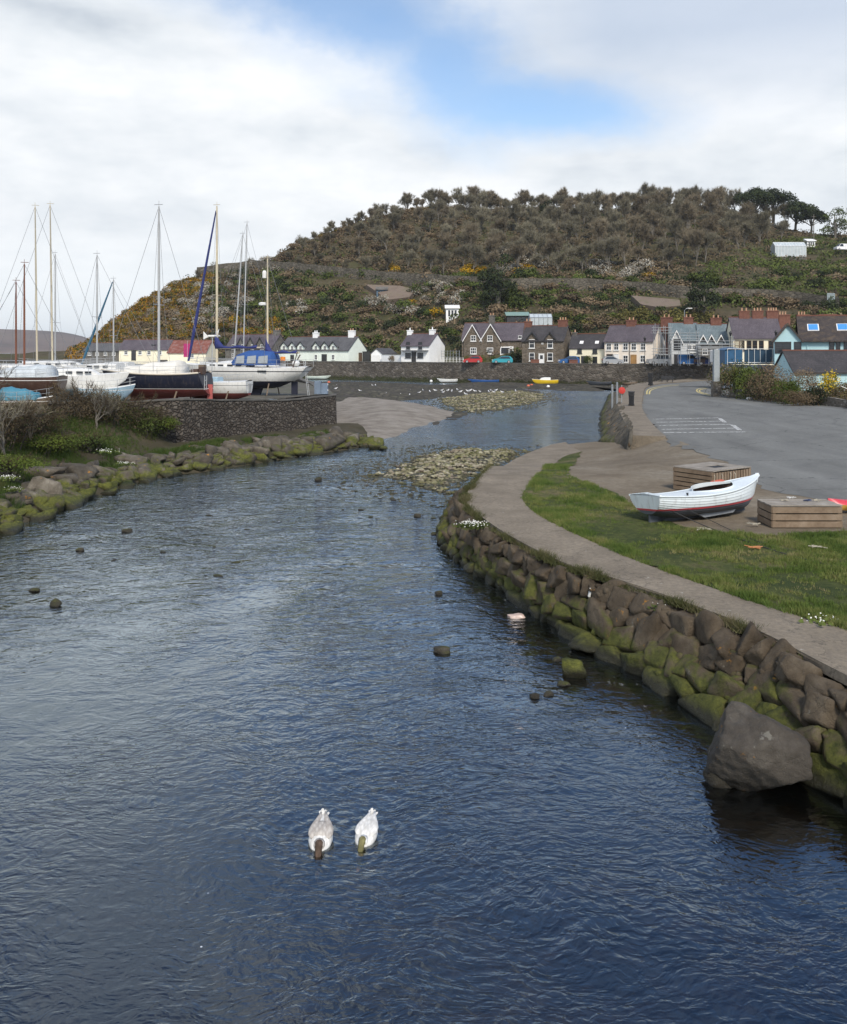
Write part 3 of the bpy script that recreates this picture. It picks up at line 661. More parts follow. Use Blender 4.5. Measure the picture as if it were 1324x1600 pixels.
# riprap on the left bank
rl = np.random.RandomState(11)
def wl_at(px): 
    return G(px, interp(px, LWPX))
RL = 'mossy rock in the left bank riprap'
BIG = [(60, 728, 1.2, 'long flat brown slab lying on the bank grass at far left'), (118, 722, 1.5, 'broad tilted brown slab topping the left bank rocks'), (243, 700, 1.0, 'pointed pale rock leaning under the corner of the quay wall')]
for px, py, s, lab in BIG:
    x, y = G(px, py, 1.3); put_rock(RV[px % 8], x, y, zlb(x, y) + .25, (s, s * .6, s * .5), px * .1, lab)
cnt = 0
for px in np.arange(-60, 585, 6.6):
    wx, wy = wl_at(px)
    dens = 3
    for k in range(dens):
        back = .15 + k * rl.uniform(.9, 1.25) + rl.uniform(-.2, .3)
        x = wx - back * .45 + rl.uniform(-.4, .4); y = wy + back * .8 + rl.uniform(-.55, .75)
        if px > 285 and k == 2 and rl.rand() < .2: continue
        # stay off the wall
        s = rl.uniform(.22, .52) * (1.55 if rl.rand() < .2 else 1) * (1.05 - .08 * k)
        if px > 330: s *= 1.2
        z = zlb(x, y) + s * .12
        lab = RL + (' at the waterline' if k == 0 else ' above the waterline') + (', below the bushes' if px < 275 else ', below the quay wall')
        put_rock(RV[rl.randint(8)], x, y, z, (s * rl.uniform(.9, 1.3), s * rl.uniform(.8, 1.1), s * rl.uniform(.8, 1.25)), rl.uniform(0, 6.28), lab, 'riprap rocks along the left bank', 'riprap_rock', (rl.uniform(-.3, .3), rl.uniform(-.3, .3)), 'rock'); cnt += 1
for i in range(46):
    px = rl.uniform(290, 570); u = rl.rand(); wy0 = interp(px, [(290, 706), (532, 676), (570, 680)]); py = lerp(wy0, interp(px, LWPX) - 6, u * .85)
    x, y = G(px, py, .55); s = rl.uniform(.2, .55); put_rock(RV[rl.randint(8)], x, y, zlb(x, y) + s * .15, (s * rl.uniform(.9, 1.4), s * .9, s * rl.uniform(.7, 1.0)), rl.uniform(0, 6.28), 'grey rock lying loose between riprap and quay wall', 'loose rocks below the quay wall', 'loose_rock', (rl.uniform(-.3, .3), rl.uniform(-.3, .3)), 'rock')
for i, (px, py, s, lab) in enumerate(((578, 694, .8, 'mossy boulder ending the riprap at the sand'), (592, 697, .5, 'outermost small boulder of the riprap tip'), (560, 688, .9, 'brown boulder just behind the riprap tip'), (600, 700, .28, 'small weedy stone beyond the riprap tip'))):
    x, y = G(px, py, .15); put_rock(RV[i * 2], x, y, .15, (s * 1.2, s, s * .8), i * 1.1, lab)
# riffle stones in front of the gravel bar
for i in range(70):
    px = rl.uniform(520, 720); py = 745 + (rl.rand() ** 1.4) * 70 - (px - 600) * .02
    x, y = G(px, py); s = rl.uniform(.04, .14)
    put_rock(RVW[rl.randint(6)], x, y, s * .1, (s * 1.4, s, s * .7), rl.uniform(0, 6.28), 'small dark stone poking out of the riffle around the gravel bar', 'stones in the riffle', 'river_stone', cat='stone')
for i in range(16):
    px = rl.uniform(30, 420); py = rl.uniform(790, 900)
    x, y = G(px, py); s = rl.uniform(.05, .12)
    put_rock(RVW[rl.randint(6)], x, y, .0, (s * 1.8, s, s * .7), rl.uniform(0, 6.28), 'small dark stone barely awash in the open riffle off the left bank', 'stones off the left bank', 'river_stone', cat='stone')

# ---------- footway wall, slip ----------
MFW = m_rock('slab_stone', ((.055, .05, .04), (.11, .10, .08), (.19, .175, .145)), .6, ((.03, .036, .01), (.09, .095, .03)))
fwt = thing('harbour_wall', 'sloping weedy slate pitched wall below the footway bend', 'wall')
base = smooth_line([(12.0, 52.5), (12.5, 58), (12.9, 65), (16.4, 84), (22.2, 110), (30, 140), (44, 160), (54, 169)], 8); top = smooth_line(FW_L, 8); NB = 90
base = resample(base, NB); top = resample(top, NB); rg = []
for i in range(NB):
    a, b = base[i], top[i]; zb = min(zr(*a) - .1, -.0 if a[1] > 60 else 9) if a[1] < 64 else -.3
    rg.append([(lerp(a[0], b[0], t) + .12 * nz(a[0] * 2, a[1] * 2, t * 6), lerp(a[1], b[1], t), lerp(zb, 1.5, t)) for t in np.linspace(0, 1, 6)])
MB().loft(rg, close=False, caps=(False, False)).build('core', MFW, fwt, True)
VV, FF = [], []; off = 0
for i in range(620):
    s = rl.rand() ** 1.5 * (NB - 2); t = rl.rand(); k = int(s); u = s - k
    a = [lerp(base[k][j], base[k + 1][j], u) for j in (0, 1)]; b = [lerp(top[k][j], top[k + 1][j], u) for j in (0, 1)]; zb = zr(*a) - .1 if a[1] < 64 else -.2
    tx = Vector((base[k + 1][0] - base[k][0], base[k + 1][1] - base[k][1], 0)).normalized(); up_ = Vector((b[0] - a[0], b[1] - a[1], 1.5 - zb)).normalized(); up_ = (up_ + tx * .45).normalized(); nn = tx.cross(up_).normalized(); tx2 = up_.cross(nn)
    sc = 1 + a[1] / 90; v, f = stone(rl, (.16 * sc, .42 * sc * rl.uniform(.6, 1.1), .10 * sc), 1, 6, 10, .08)
    q = np.outer(v[:, 0], tx2) + np.outer(v[:, 1], up_) + np.outer(v[:, 2], nn) + np.array([lerp(a[0], b[0], t), lerp(a[1], b[1], t), lerp(zb, 1.38, t)])
    VV.append(q); FF.append(f + off); off += len(v)
mesh_obj('pitching_slabs', np_mesh('pitching_slabs', np.vstack(VV), 3, np.vstack(FF).ravel(), MFW, False), fwt)

# ---------- far quay ----------
QY = [(250, 235), (380, 218), (470, 208), (560, 200), (720, 182), (900, 168), (1000, 163), (1110, 158), (1260, 152), (1420, 148)]
QL = [(X(p, Y), Y) for p, Y in QY]
MFQ = rubble('far_quay_rubble', 1.5, [(.07, .06, .05), (.14, .12, .10), (.09, .08, .066), (.23, .205, .175), (.11, .092, .075)], (.10, .09, .075), weed=1.05, bdist=.1)
wall_strip('harbour_quay_wall', QL, -.3, 3.98, .6, MFQ, 'long weed-footed stone quay wall in front of the cottages', 'wall', cop=.16, wav=.04, copmat=MCOP, seg=2.5)
# terrace behind the quay + hillside
CREST = [(-700, 545, 420), (-200, 552, 330), (60, 552, 305), (112, 549, 300), (135, 540, 300), (165, 516, 300), (200, 487, 300), (240, 463, 300), (262, 452, 300), (300, 434, 300), (345, 424, 302), (395, 416, 305), (430, 400, 310), (460, 382, 315), (500, 368, 322), (560, 346, 332), (640, 326, 345), (700, 322, 352), (760, 326, 356), (850, 322, 362), (940, 328, 366), (1000, 324, 366), (1060, 320, 364), (1110, 322, 360), (1150, 330, 352), (1200, 352, 338), (1270, 364, 326), (1324, 366, 322), (1450, 380, 318), (1700, 400, 315), (2100, 430, 310)]
BASEY = [(-700, 300), (-200, 262), (112, 250), (330, 248), (440, 238), (560, 224), (650, 216), (720, 200), (800, 190), (900, 188), (1000, 186), (1060, 183), (1150, 176), (1324, 168), (1700, 165), (2100, 165)]
def hill_par(px):
    cy = interp(px, [(a, b) for a, b, c in CREST]); cY = interp(px, [(a, c) for a, b, c in CREST]); return interp(px, BASEY), cY, Z(cy, cY)
def hill_xyz(px, t, jit=True):
    bY, cY, cz = hill_par(px); Y = lerp(bY, cY, t); zc = max(cz, 4.0)
    if t <= 1: z = 3.9 + (zc - 3.9) * (t ** .92 if px > 350 else t ** .8)
    else: z = zc - (t - 1) ** 1.3 * 30 * min(1, zc / 30)
    if jit: z += 1.6 * fbm(X(px, Y) * .03, Y * .03) * min(1, t * 4) * (1 if t < .9 else .4)
    return Vector((X(px, Y), Y, max(z, 3.8 if px > 112 or t < 1.0 else .5)))
def hill_at(px, py):      # point of the slope seen at this pixel
    lo, hi = 0.0, 1.0
    for _ in range(22):
        m = (lo + hi) / 2; p = hill_xyz(px, m); s = HZ - (p.z - H) * F / p.y
        if s > py: lo = m
        else: hi = m
    return hill_xyz(px, (lo + hi) / 2)
def m_hill():
    m = N('rough_hillside'); p = m.pos(); n1 = m.noise(p, .03, 5, .6); n2 = m.noise(p, .25, 6, .7)
    c = m.ramp(n1, [(.3, (.05, .055, .022)), (.5, (.10, .08, .05)), (.68, (.07, .085, .03))]); c = m.mix(m.ramp(n2, [(.35, .5), (.62, 0.0)]), c, (.018, .02, .009))
    return m.bsdf(c, .95, m.bump(n2, 1, .6), 0, .1)
pxs = [-700, -500, -350, -200, -80, 20, 60] + list(range(90, 1700, 14)) + [1750, 1850, 2000, 2100]; ts = list(np.linspace(0, 1, 34)) + [1.06, 1.15, 1.3, 1.6, 2.2]
MB().loft([[hill_xyz(p, t) for t in ts] for p in pxs], close=False, caps=(False, False)).build('hillside_terrain', m_hill(), smooth=True)['kind'] = 'structure'
ter = MB().loft([[(X(p, interp(p, QY)), interp(p, QY) + .55, 3.9), (X(p, hill_par(p)[0]), hill_par(p)[0] + 1.0, 3.92)] for p in [250, 380, 470, 560, 640, 720, 800, 900, 1000, 1110, 1260, 1420]], close=False, caps=(False, False))
ter.build('quayside_road', MASPH)['kind'] = 'structure'
lt = MB().raw([(-260, 236, 2.8), (X(250, 235), 235, 2.8), (X(380, 218) + 1, 219, 3.85), (X(380, 218) + 4, 262, 3.9), (-260, 275, 3.9)], [(0, 1, 2, 3, 4)]).build('far_shore_ground', MBANK); lt['kind'] = 'structure'
# distant coast across the bay
def coast(name, tab, Y, dY, mat, seed):
    rg = []
    for px in np.linspace(tab[0][0], tab[-1][0], 70):
        py = interp(px, tab); zt = max(1, Z(py, Y)); 
        rg.append([(X(px, Y - dY * (1 - t)), Y - dY * (1 - t), zt * t ** .8 * (1 + .12 * fbm(px * .03, t * 3, seed) * (1 - t))) for t in np.linspace(0, 1, 10)] + [(X(px, Y + 300), Y + 300, zt * .8), (X(px, Y + 700), Y + 700, 0)])
    MB().loft(rg, close=False, caps=(False, False)).build(name, mat, smooth=True)['kind'] = 'structure'
coast('distant_hills', [(-900, 500), (-400, 506), (-100, 514), (0, 514), (60, 516), (100, 519), (125, 524), (150, 533), (175, 547)], 2600, 500, two('distant_heath', [(.04, .05, .025), (.12, .085, .075), (.17, .125, .10), (.06, .075, .04)], .0035, .95, 0), 1)
# quayside retaining wall halfway up the hill
tr_ = [hill_at(*p) for p in ((308, 426), (345, 426), (395, 420), (460, 424), (540, 433), (610, 440), (700, 446), (800, 452), (880, 452), (920, 452), (1000, 458), (1060, 464), (1110, 468), (1180, 470), (1240, 474), (1330, 486))]
def band(name, pts, h, th, mat, label, cat):
    rg = []
    P = []
    for a, b in zip(pts, pts[1:]):
        for k in range(5): P.append(a.lerp(b, k / 5))
    for q in P: rg.append([(q.x, q.y - th / 2, q.z - 1.5), (q.x, q.y - th / 2, q.z + h + .3 * nz(q.x * .2, 0)), (q.x, q.y + th / 2, q.z + h + .3 * nz(q.x * .2, 0)), (q.x, q.y + th / 2, q.z - 1.5)])
    return tag(MB().loft(rg).build(name, mat), label, cat)
MTW = rubble('terrace_rubble', .9, [(.10, .09, .07), (.19, .17, .135), (.14, .125, .10)], (.05, .045, .036))
band('terrace_wall', tr_, 2.9, .5, MTW, 'long low stone wall along the lane halfway up the hill', 'wall')
# cleared plots on the slope
def plot(name, pts, mat):
    P = [hill_at(*p) + Vector((0, -1.2, 1.0)) for p in pts]; c = sum(P, Vector()) / len(P)
    rows_ = []
    me = MB(); n = len(P); me.raw([c] + P + [p + Vector((0, 1.5, -3)) for p in P], [(0, i + 1, (i + 1) % n + 1) for i in range(n)] + [(i + 1, i + 1 + n, (i + 1) % n + 1 + n, (i + 1) % n + 1) for i in range(n)])
    me.build(name, mat)['kind'] = 'structure'
MDRY = two('dry_field', [(.13, .10, .075), (.2, .155, .12), (.12, .12, .06)], .3); MGF = two('rough_grass', [(.05, .07, .018), (.09, .115, .03), (.11, .10, .05)], .3)
plot('field_ground', ((985, 468), (1060, 475), (1062, 484), (1030, 487), (1000, 482)), MDRY)
plot('field_ground', ((572, 450), (625, 452), (650, 458), (640, 470), (605, 474), (590, 462)), MDRY)
# ---------- vegetation ----------
def m_leaf(name, c1, c2, c3=None, rndv=.3, scale=.5, transl=.0):
    m = N(name); p = m.pos(); n1 = m.noise(p, scale, 4, .6); st = [(.34, c1), (.62, c2)] + ([(.72, c3)] if c3 else [])
    c = m.ramp(n1, st); r = m.math('MULTIPLY_ADD', m.rnd(), 2 * rndv, 1 - rndv)
    c = m.mix(1.0, c, m.n('ShaderNodeCombineXYZ', i_0=r, i_1=r, i_2=m.math('MULTIPLY', r, .95)).outputs[0], 'MULTIPLY')
    return m.bsdf(c, .9, None, 0, .12)
MTWIG = m_leaf('bare_twigs', (.135, .122, .088), (.215, .198, .148), None, .28, .08)
MTWIG2 = m_leaf('reddish_twigs', (.14, .115, .08), (.225, .19, .138), None, .25, .1)
MBARK = two('bark', [(.09, .08, .065), (.17, .155, .13), (.26, .245, .215)], 1.5, .95, .5, .04, 'obj')
MBARKD = two('dark_bark', [(.03, .025, .02), (.07, .06, .05), (.10, .09, .075)], 1.5, .95, .5, .04, 'obj')
MEVER = m_leaf('evergreen_leaves', (.016, .024, .012), (.042, .054, .024), None, .3, .5)
MGREEN = m_leaf('green_leaves', (.035, .05, .014), (.09, .115, .03), None, .35, .4)
MLIME = m_leaf('fresh_green_leaves', (.035, .055, .012), (.085, .11, .022), None, .2, .8)
MSCRUB = m_leaf('brown_scrub', (.10, .072, .045), (.19, .145, .095), None, .35, .3)
MGORSE = m_leaf('gorse_flower', (.26, .14, .008), (.50, .29, .012), None, .2, 1.2)
MGORSED = m_leaf('gorse_flower_far', (.15, .08, .008), (.29, .15, .013), None, .3, .4)
MBLOS = m_leaf('blossom', (.22, .21, .18), (.48, .46, .42), None, .2, 1.0)
MOLIVE = m_leaf('budding_leaves', (.075, .07, .022), (.15, .135, .045), None, .2, .6)

def quads(P, nrm, s1, s2, rs, mat_i=None):
    """small leaf quads at P facing roughly nrm"""
    n = len(P); u = rs.normal(size=(n, 3)); u -= nrm * np.sum(u * nrm, 1)[:, None]; u /= np.linalg.norm(u, axis=1)[:, None] + 1e-9; w = np.cross(nrm, u)
    a = s1[:, None] * u; b = s2[:, None] * w
    return np.stack([P - a - b * .4, P + b, P + a + b * .3, P - b * .9], 1).reshape(-1, 3)
def blob_cloud(rs, blobs, n, leaf):
    """n leaves on the shells of several lumpy blobs; blobs = (centre, radii)"""
    w = np.array([b[1][0] * b[1][2] for b in blobs]); w = w / w.sum(); VV = []
    for (c, r), ww in zip(blobs, w):
        k = max(4, int(n * ww)); d = rs.normal(size=(k, 3)); d /= np.linalg.norm(d, axis=1)[:, None]; d[:, 2] = np.abs(d[:, 2]) * np.where(rs.rand(k) < .8, 1, -1)
        rad = rs.uniform(.62, 1.08, k) ** .8; lump = np.array([noise.noise(Vector(x * 2.3) + Vector(c)) for x in d]); rad *= 1 + .38 * lump
        P = np.array(c) + d * rad[:, None] * np.array(r); nr = d + rs.normal(scale=.6, size=(k, 3)); nr /= np.linalg.norm(nr, axis=1)[:, None]
        VV.append(quads(P, nr, leaf * rs.uniform(.5, 1.2, k), leaf * rs.uniform(.4, .9, k), rs))
    return np.vstack(VV)
def crown_mesh(name, V, mat): return np_mesh(name, V, 4, np.arange(len(V)), mat)
def bush_mesh(seed, mat, n=420, leaf=.17, r=(2, 2, 1.5), nb=6, acc=None, accn=0, name='foliage', accleaf=None):
    rs = np.random.RandomState(seed); bl = []
    for i in range(nb):
        a = rs.uniform(0, 6.28); d = rs.uniform(0, .55); s = rs.uniform(.45, .75)
        bl.append(((math.cos(a) * d * r[0], math.sin(a) * d * r[1], r[2] * rs.uniform(.2, .55)), (r[0] * s, r[1] * s, r[2] * s)))
    V = blob_cloud(rs, bl, n, leaf)
    me = None
    if acc is not None:
        V2 = blob_cloud(rs, [(b[0], tuple(x * 1.05 for x in b[1])) for b in bl], accn, accleaf or leaf * .8); V2 = V2[: len(V2) // 4 * 4]
        V = np.vstack([V, V2]); me = np_mesh(name, V, 4, np.arange(len(V)), [mat, acc]); k = len(V2) // 4; nf = len(V) // 4
        mi = np.zeros(nf, dtype=np.int32); mi[nf - k:] = 1; me.polygons.foreach_set('material_index', mi); return me
    return crown_mesh(name, V, mat)
def branchy(rs, h, spread=.62, depth=5, trunk_r=.16, fan=3, up=.35, mincap=.018, first=.30):
    """recursive limbs: returns list of (p, q, r0, r1, level) segments"""
    segs = []; 
    def grow(p, d, L, r, lv):
        q = p + d * L; m = p.lerp(q, .5) + Vector(rs.normal(scale=L * .05, size=3)); segs.append((p, m, r, r * .85, lv)); segs.append((m, q, r * .85, r * .68, lv))
        if lv >= depth: return
        for k in range(fan if lv else fan + 1):
            nd = d + Vector(rs.normal(scale=spread, size=3)); nd.z += up; nd.normalize(); s = p.lerp(q, rs.uniform(.55, 1)) if k else q
            grow(s, nd, L * rs.uniform(.6, .85), max(r * rs.uniform(.45, .66), mincap), lv + 1)
    grow(Vector((0, 0, -.3)), Vector((rs.normal(scale=.06), rs.normal(scale=.06), 1)).normalized(), h * first, trunk_r, 0); return segs
def seg_mesh(name, segs, mat, n=3):
    VV = []; FF = []; o = 0
    for p, q, r0, r1, lv in segs:
        k = 5 if lv < 2 else n; d = (q - p).normalized(); a = Vector((0, 0, 1)) if abs(d.z) < .9 else Vector((1, 0, 0)); u = d.cross(a).normalized(); w = d.cross(u)
        for c, r in ((p, r0), (q, r1)):
            for i in range(k): VV.append(c + (u * math.cos(2 * PI * i / k) + w * math.sin(2 * PI * i / k)) * r)
        for i in range(k): FF.append((o + i, o + (i + 1) % k, o + k + (i + 1) % k, o + k + i))
        o += 2 * k
    me = bpy.data.meshes.new(name); me.from_pydata(VV, [], FF); me.materials.append(mat); me.update(); return me
def twig_mesh(rs, segs, n, L, wd, mat, name='crown', lvmin=2):
    """thin tapering twigs springing from the outer limbs"""
    s = [x for x in segs if x[4] >= lvmin]; VV = np.zeros((n * 3, 3)); 
    for i in range(n):
        p, q, r0, r1, lv = s[rs.randint(len(s))]; b = p.lerp(q, rs.rand()); d = (q - p).normalized() + Vector(rs.normal(scale=.55, size=3)); d.z += .25; d.normalize()
        l = L * rs.uniform(.4, 1.2); sd = Vector(rs.normal(size=3)).cross(d).normalized() * wd * rs.uniform(.6, 1.4)
        VV[3 * i] = b - sd; VV[3 * i + 1] = b + sd; VV[3 * i + 2] = b + d * l
    return np_mesh(name, VV, 3, np.arange(n * 3), mat)
rv = np.random.RandomState(99)
def make_tree(seed, h, mat, label, cat, group=None, ntw=1500, twl=1.1, tww=.045, name='bare_tree', lvm=2, **kw):
    rs = np.random.RandomState(seed); segs = branchy(rs, h, **kw); t = thing(name, label, cat, group=group)
    inner = [x for x in segs if x[4] <= 1]; outer = [x for x in segs if x[4] > 1]
    mesh_obj('trunk', seg_mesh('trunk', inner, MBARK), t)
    V = twig_mesh(rs, segs, ntw, twl, tww, mat, lvmin=lvm); c = mesh_obj('crown', V, t)
    # join limb segments into the crown mesh
    bm = bmesh.new(); bm.from_mesh(V); m2 = seg_mesh('tmp', outer, MBARK); k0 = len(bm.faces); bm.from_mesh(m2); bm.faces.ensure_lookup_table()
    for f in bm.faces[k0:]: f.material_index = 1
    V.materials.append(MBARK); bm.to_mesh(V); bm.free(); bpy.data.meshes.remove(m2); return t
GW = 'bare winter trees of the hilltop wood'
WOODL = [(430, 418), (500, 424), (600, 430), (700, 432), (800, 428), (900, 432), (1000, 428), (1080, 420), (1150, 400), (1200, 380), (1240, 372), (1330, 372)]
def placed(proto, used, loc, rz, s, label=None, group=None):
    o = proto if not used.get(proto.name) else copy_tree(proto)
    used[proto.name] = 1; o.location = loc; o.rotation_euler = (0, 0, rz); o.scale = (s, s, s) if not isinstance(s, tuple) else s
    if label: o['label'] = label
    if group: o['group'] = group
    return o
used = {}
protos = [make_tree(100 + i, 12.0, MTWIG if i % 3 else MTWIG2, 'bare grey-brown tree in the wood covering the hilltop', 'tree', GW, ntw=6000, twl=1.1, tww=.024, depth=5, spread=.5, up=.5, first=.22, fan=3, trunk_r=.17, lvm=2, mincap=.022) for i in range(6)]
# positions: rejection sample over the slope, denser at the crest line
pts = []
tries = 0
def sil(px): return interp(px, [(a, b) for a, b, c in CREST])
for px in range(470, 1180, 9): pts.append(hill_xyz(px + rv.uniform(-5, 5), rv.uniform(.95, 1.0)) - Vector((0, 0, 1.3)))
while len(pts) < 292 and tries < 30000:
    tries += 1; px = rv.uniform(440, 1230); py = rv.uniform(sil(px) + 3, interp(px, WOODL))
    if px < 520 and py < sil(px) + 14: continue
    p = hill_at(px, py)
    if all((p - q).length > 6.3 for q in pts): pts.append(p)
for i, p in enumerate(pts):
    px = CX + p.x / p.y * F; s = rv.uniform(.62, 1.2) * (.55 if px < 560 else .72 if px < 660 else .9 if px < 720 else 1.0)
    placed(protos[rv.randint(6)], used, p - Vector((0, 0, .3)), rv.uniform(0, 6.28), (s * rv.uniform(1.0, 1.3), s * 1.15, s * rv.uniform(.95, 1.25)))
for px, py, hh, lab in ((467, 384, 8.0, 'lone bare tree leaning on the crest at the left end of the wood'), (568, 343, 5.0, 'lone bare crest tree standing further right, above the gorse tip'), (337, 424, 9, 'wide spreading bare tree alone on the skyline right of the blue furled sail'), (306, 430, 6, 'small bare tree alone on the skyline left of the blue furled sail'), (392, 412, 7, 'bare bushy tree on the skyline behind the pair of masts')):
    t = make_tree(300 + px, hh * .8, MTWIG, lab, 'tree', ntw=500, twl=.8, tww=.03, depth=5, spread=.75, up=.2, first=.22); t.location = hill_at(px, max(py, sil(px) + .5)); t['label'] = lab
# bushes
def bprotos(name, mats, label, cat, group, k, n, leaf, r, **kw):
    out = []
    for i in range(k):
        t = tag(mesh_obj(name, bush_mesh(hash((len(name), i)) % 9999 + 17 * i, mats, n, leaf, r, **kw)), label, cat, group); out.append(t)
    return out
BG_ = bprotos('green_bush', MGREEN, 'green bush in the scrub of the hillside', 'bush', 'green bushes of the hillside', 4, 620, .30, (2.6, 2.4, 2.3))
BB_ = bprotos('brown_thicket', MSCRUB, 'brown leafless thicket in the scrub of the hillside', 'bush', 'brown thickets of the hillside', 4, 620, .30, (2.9, 2.6, 2.1))
BE_ = bprotos('dark_evergreen_bush', MEVER, 'dark evergreen bush in the scrub of the hillside', 'bush', 'dark evergreens of the hillside', 3, 700, .28, (2.4, 2.4, 2.8))
BW_ = bprotos('blackthorn_bush', MSCRUB, 'white blossoming blackthorn on the hillside', 'bush', 'blossoming blackthorns of the hillside', 4, 420, .24, (2.7, 2.4, 2.3), acc=MBLOS, accn=760, accleaf=.2)
BO_ = bprotos('gorse_bush', MGREEN, 'orange flowering gorse on the headland slope', 'bush', 'gorse bushes of the headland', 4, 340, .22, (2.0, 2.0, 1.6), acc=MGORSED, accn=560, accleaf=.18)
BY_ = bprotos('bright_gorse_bush', MGREEN, 'bright yellow flowering gorse on the hillside', 'bush', 'bright gorse bushes', 3, 200, .22, (2.0, 1.8, 1.7), acc=MGORSE, accn=500, accleaf=.2)
BL_ = bprotos('budding_bush', MOLIVE, 'yellow-green budding bush behind the village roofs', 'bush', 'budding bushes behind the village', 3, 620, .26, (2.3, 2.3, 2.6))
BBLOCK = [((688, 475, 728, 512)), ((1195, 368, 1262, 408)), ((978, 464, 1066, 488)), ((825, 492, 868, 516)), ((790, 488, 828, 512)), ((1108, 483, 1250, 500)), ((572, 450, 652, 470)), ((488, 436, 578, 449))]
def scat(protos, n, region, s0, s1, mind=2.6, lab=None, seed=1, blocked=True, flat=1.0):
    rs = np.random.RandomState(seed); out = []; k = 0
    while len(out) < n and k < n * 60:
        k += 1; px, py = region(rs)
        if blocked and any(a <= px <= c and b <= py <= d for a, b, c, d in BBLOCK): continue
        if py < sil(px) + 1: continue
        p = hill_at(px, py)
        if any((p - q).length < mind for q in out): continue
        out.append(p); s = rs.uniform(s0, s1); placed(protos[rs.randint(len(protos))], used, p - Vector((0, 0, .2 * s)), rs.uniform(0, 6.28), (s * rs.uniform(.8, 1.4), s, s * rs.uniform(.7, 1.1) * flat), lab)
    return out
def rect(a, b, c, d, f=None):
    def g(rs):
        while True:
            x, y = rs.uniform(a, c), rs.uniform(b, d)
            if f is None or f(x, y, rs): return x, y
    return g
lower = lambda x, y, rs: y > interp(x, [(120, 530), (200, 470), (300, 440), (400, 428)] + WOODL[1:]) + 2
scat(BG_, 150, rect(330, 425, 1330, 545, lower), .6, 1.25, 3.0, seed=2)
scat(BB_, 150, rect(150, 425, 1330, 545, lower), .6, 1.2, 3.0, seed=3)
scat(BE_, 60, rect(330, 430, 1330, 540, lower), .6, 1.1, 5.0, seed=4)
scat(BO_, 150, rect(120, 425, 330, 545, lambda x, y, rs: y > sil(x) + 1 and rs.rand() < math.exp(-(y - sil(x)) / 38)), .7, 1.25, 1.8, seed=5)
scat(BO_, 9, rect(330, 500, 440, 540), .9, 1.5, 2.5, 'orange flowering gorse on the slope behind the three-gabled stone house', seed=6)
scat(BO_, 16, rect(500, 315, 700, 372, lambda x, y, rs: sil(x) < y < sil(x) + 5), .5, .9, 3, 'rusty gorse along the bare left end of the crest', seed=16)
scat(BB_, 55, rect(400, 318, 720, 420, lambda x, y, rs: y > sil(x) + 1 and y < sil(x) + 60), .6, 1.0, 3.0, 'low brown thicket at the left end of the hilltop', seed=17)
scat(BW_, 42, rect(225, 430, 400, 525, lambda x, y, rs: rs.rand() < math.exp(-((x - 305) / 55) ** 2 - ((y - 470) / 28) ** 2)), .6, 1.1, 2.5, seed=7)
for a in ((770, 395, 850, 428, 12), (925, 412, 1010, 438, 12), (580, 465, 650, 492, 9), (650, 445, 705, 475, 7), (395, 405, 440, 425, 6), (690, 455, 720, 480, 3), (450, 470, 480, 500, 3)):
    scat(BW_, a[4], rect(*a[:4]), .7, 1.2, 2.2, seed=a[0], blocked=False)
for a in ((722, 418, 758, 432, 6), (803, 418, 830, 434, 5), (1008, 420, 1026, 438, 4), (610, 420, 622, 428, 2), (632, 470, 644, 480, 2), (676, 490, 684, 494, 1), (362, 498, 440, 530, 9)):
    scat(BY_, a[4], rect(*a[:4]), .8, 1.1, 1.5, seed=a[0], blocked=False)
scat(BL_, 14, rect(885, 500, 1110, 518), .8, 1.3, 4.0, seed=8, blocked=False)
# large dark evergreens
def evergreen(px, py, w, h, label, mat=MEVER, seed=1, umb=False, name='evergreen_tree', Yoff=0, nleaf=1500, leaf=.32):
    p = hill_at(px, py); rs = np.random.RandomState(seed); t = thing(name, label, 'tree', tuple(p)); bl = []
    if umb:
        for i in range(11): 
            a = rs.uniform(0, 6.28); d = rs.uniform(0, 1) ** .6; bl.append(((math.cos(a) * d * w * .42, math.sin(a) * d * w * .4, h * (.80 - .22 * d * d) + rs.uniform(-.07, .06) * h), (w * .2, w * .2, h * .17)))
    else:
        for i in range(12):
            z = rs.uniform(.18, .92); rr = (1 - z) ** .55 * .5; a = rs.uniform(0, 6.28); bl.append(((math.cos(a) * w * rr * .7, math.sin(a) * w * rr * .7, z * h), (w * .2, w * .2, h * .15)))
    mb = MB(); mb.tube([(0, 0, -.8), (.02 * w, 0, h * .35), (0, .02 * w, h * .75)], [.045 * h, .035 * h, .012 * h], 7)
    for b in bl: mb.bar((0, 0, h * .3), b[0], .018 * h, 5, 0, .006 * h)
    mb.build('trunk', MBARK, t); mesh_obj('crown', crown_mesh('crown', blob_cloud(rs, bl, nleaf, leaf), mat), t); return t
evergreen(778, 482, 12, 15, 'tall very dark evergreen tree right of the white garden hut', seed=1, nleaf=3000)
evergreen(1100, 497, 9.5, 8.5, 'broad dark evergreen behind the scaffolded house', seed=2, nleaf=2000)
evergreen(853, 352, 8, 9, 'dark ivy-covered tree amid the bare hilltop wood', seed=3)
for i, (px, py, w, h) in enumerate(((1178, 352, 15, 14), (1208, 356, 16, 14.5), (1243, 358, 15, 11), (1268, 360, 11, 9))):
    evergreen(px, py, w, h, ('dense dark flat-topped pine, leftmost of the hilltop pines', 'tallest flat-topped hilltop pine, second from the left', 'flat-topped pine with sky under its crown, third from left', 'low sprawling pine at the right end of the hilltop pines')[i], umb=True, seed=20 + i, name='pine_tree', nleaf=4800, leaf=.34)
evergreen(1305, 372, 11, 11, 'rounded dark green tree on the crest right of the telegraph pole', MGREEN, seed=31)
evergreen(1340, 370, 11, 12, 'dark green tree cut by the right edge of the view on the crest', MGREEN, seed=32)
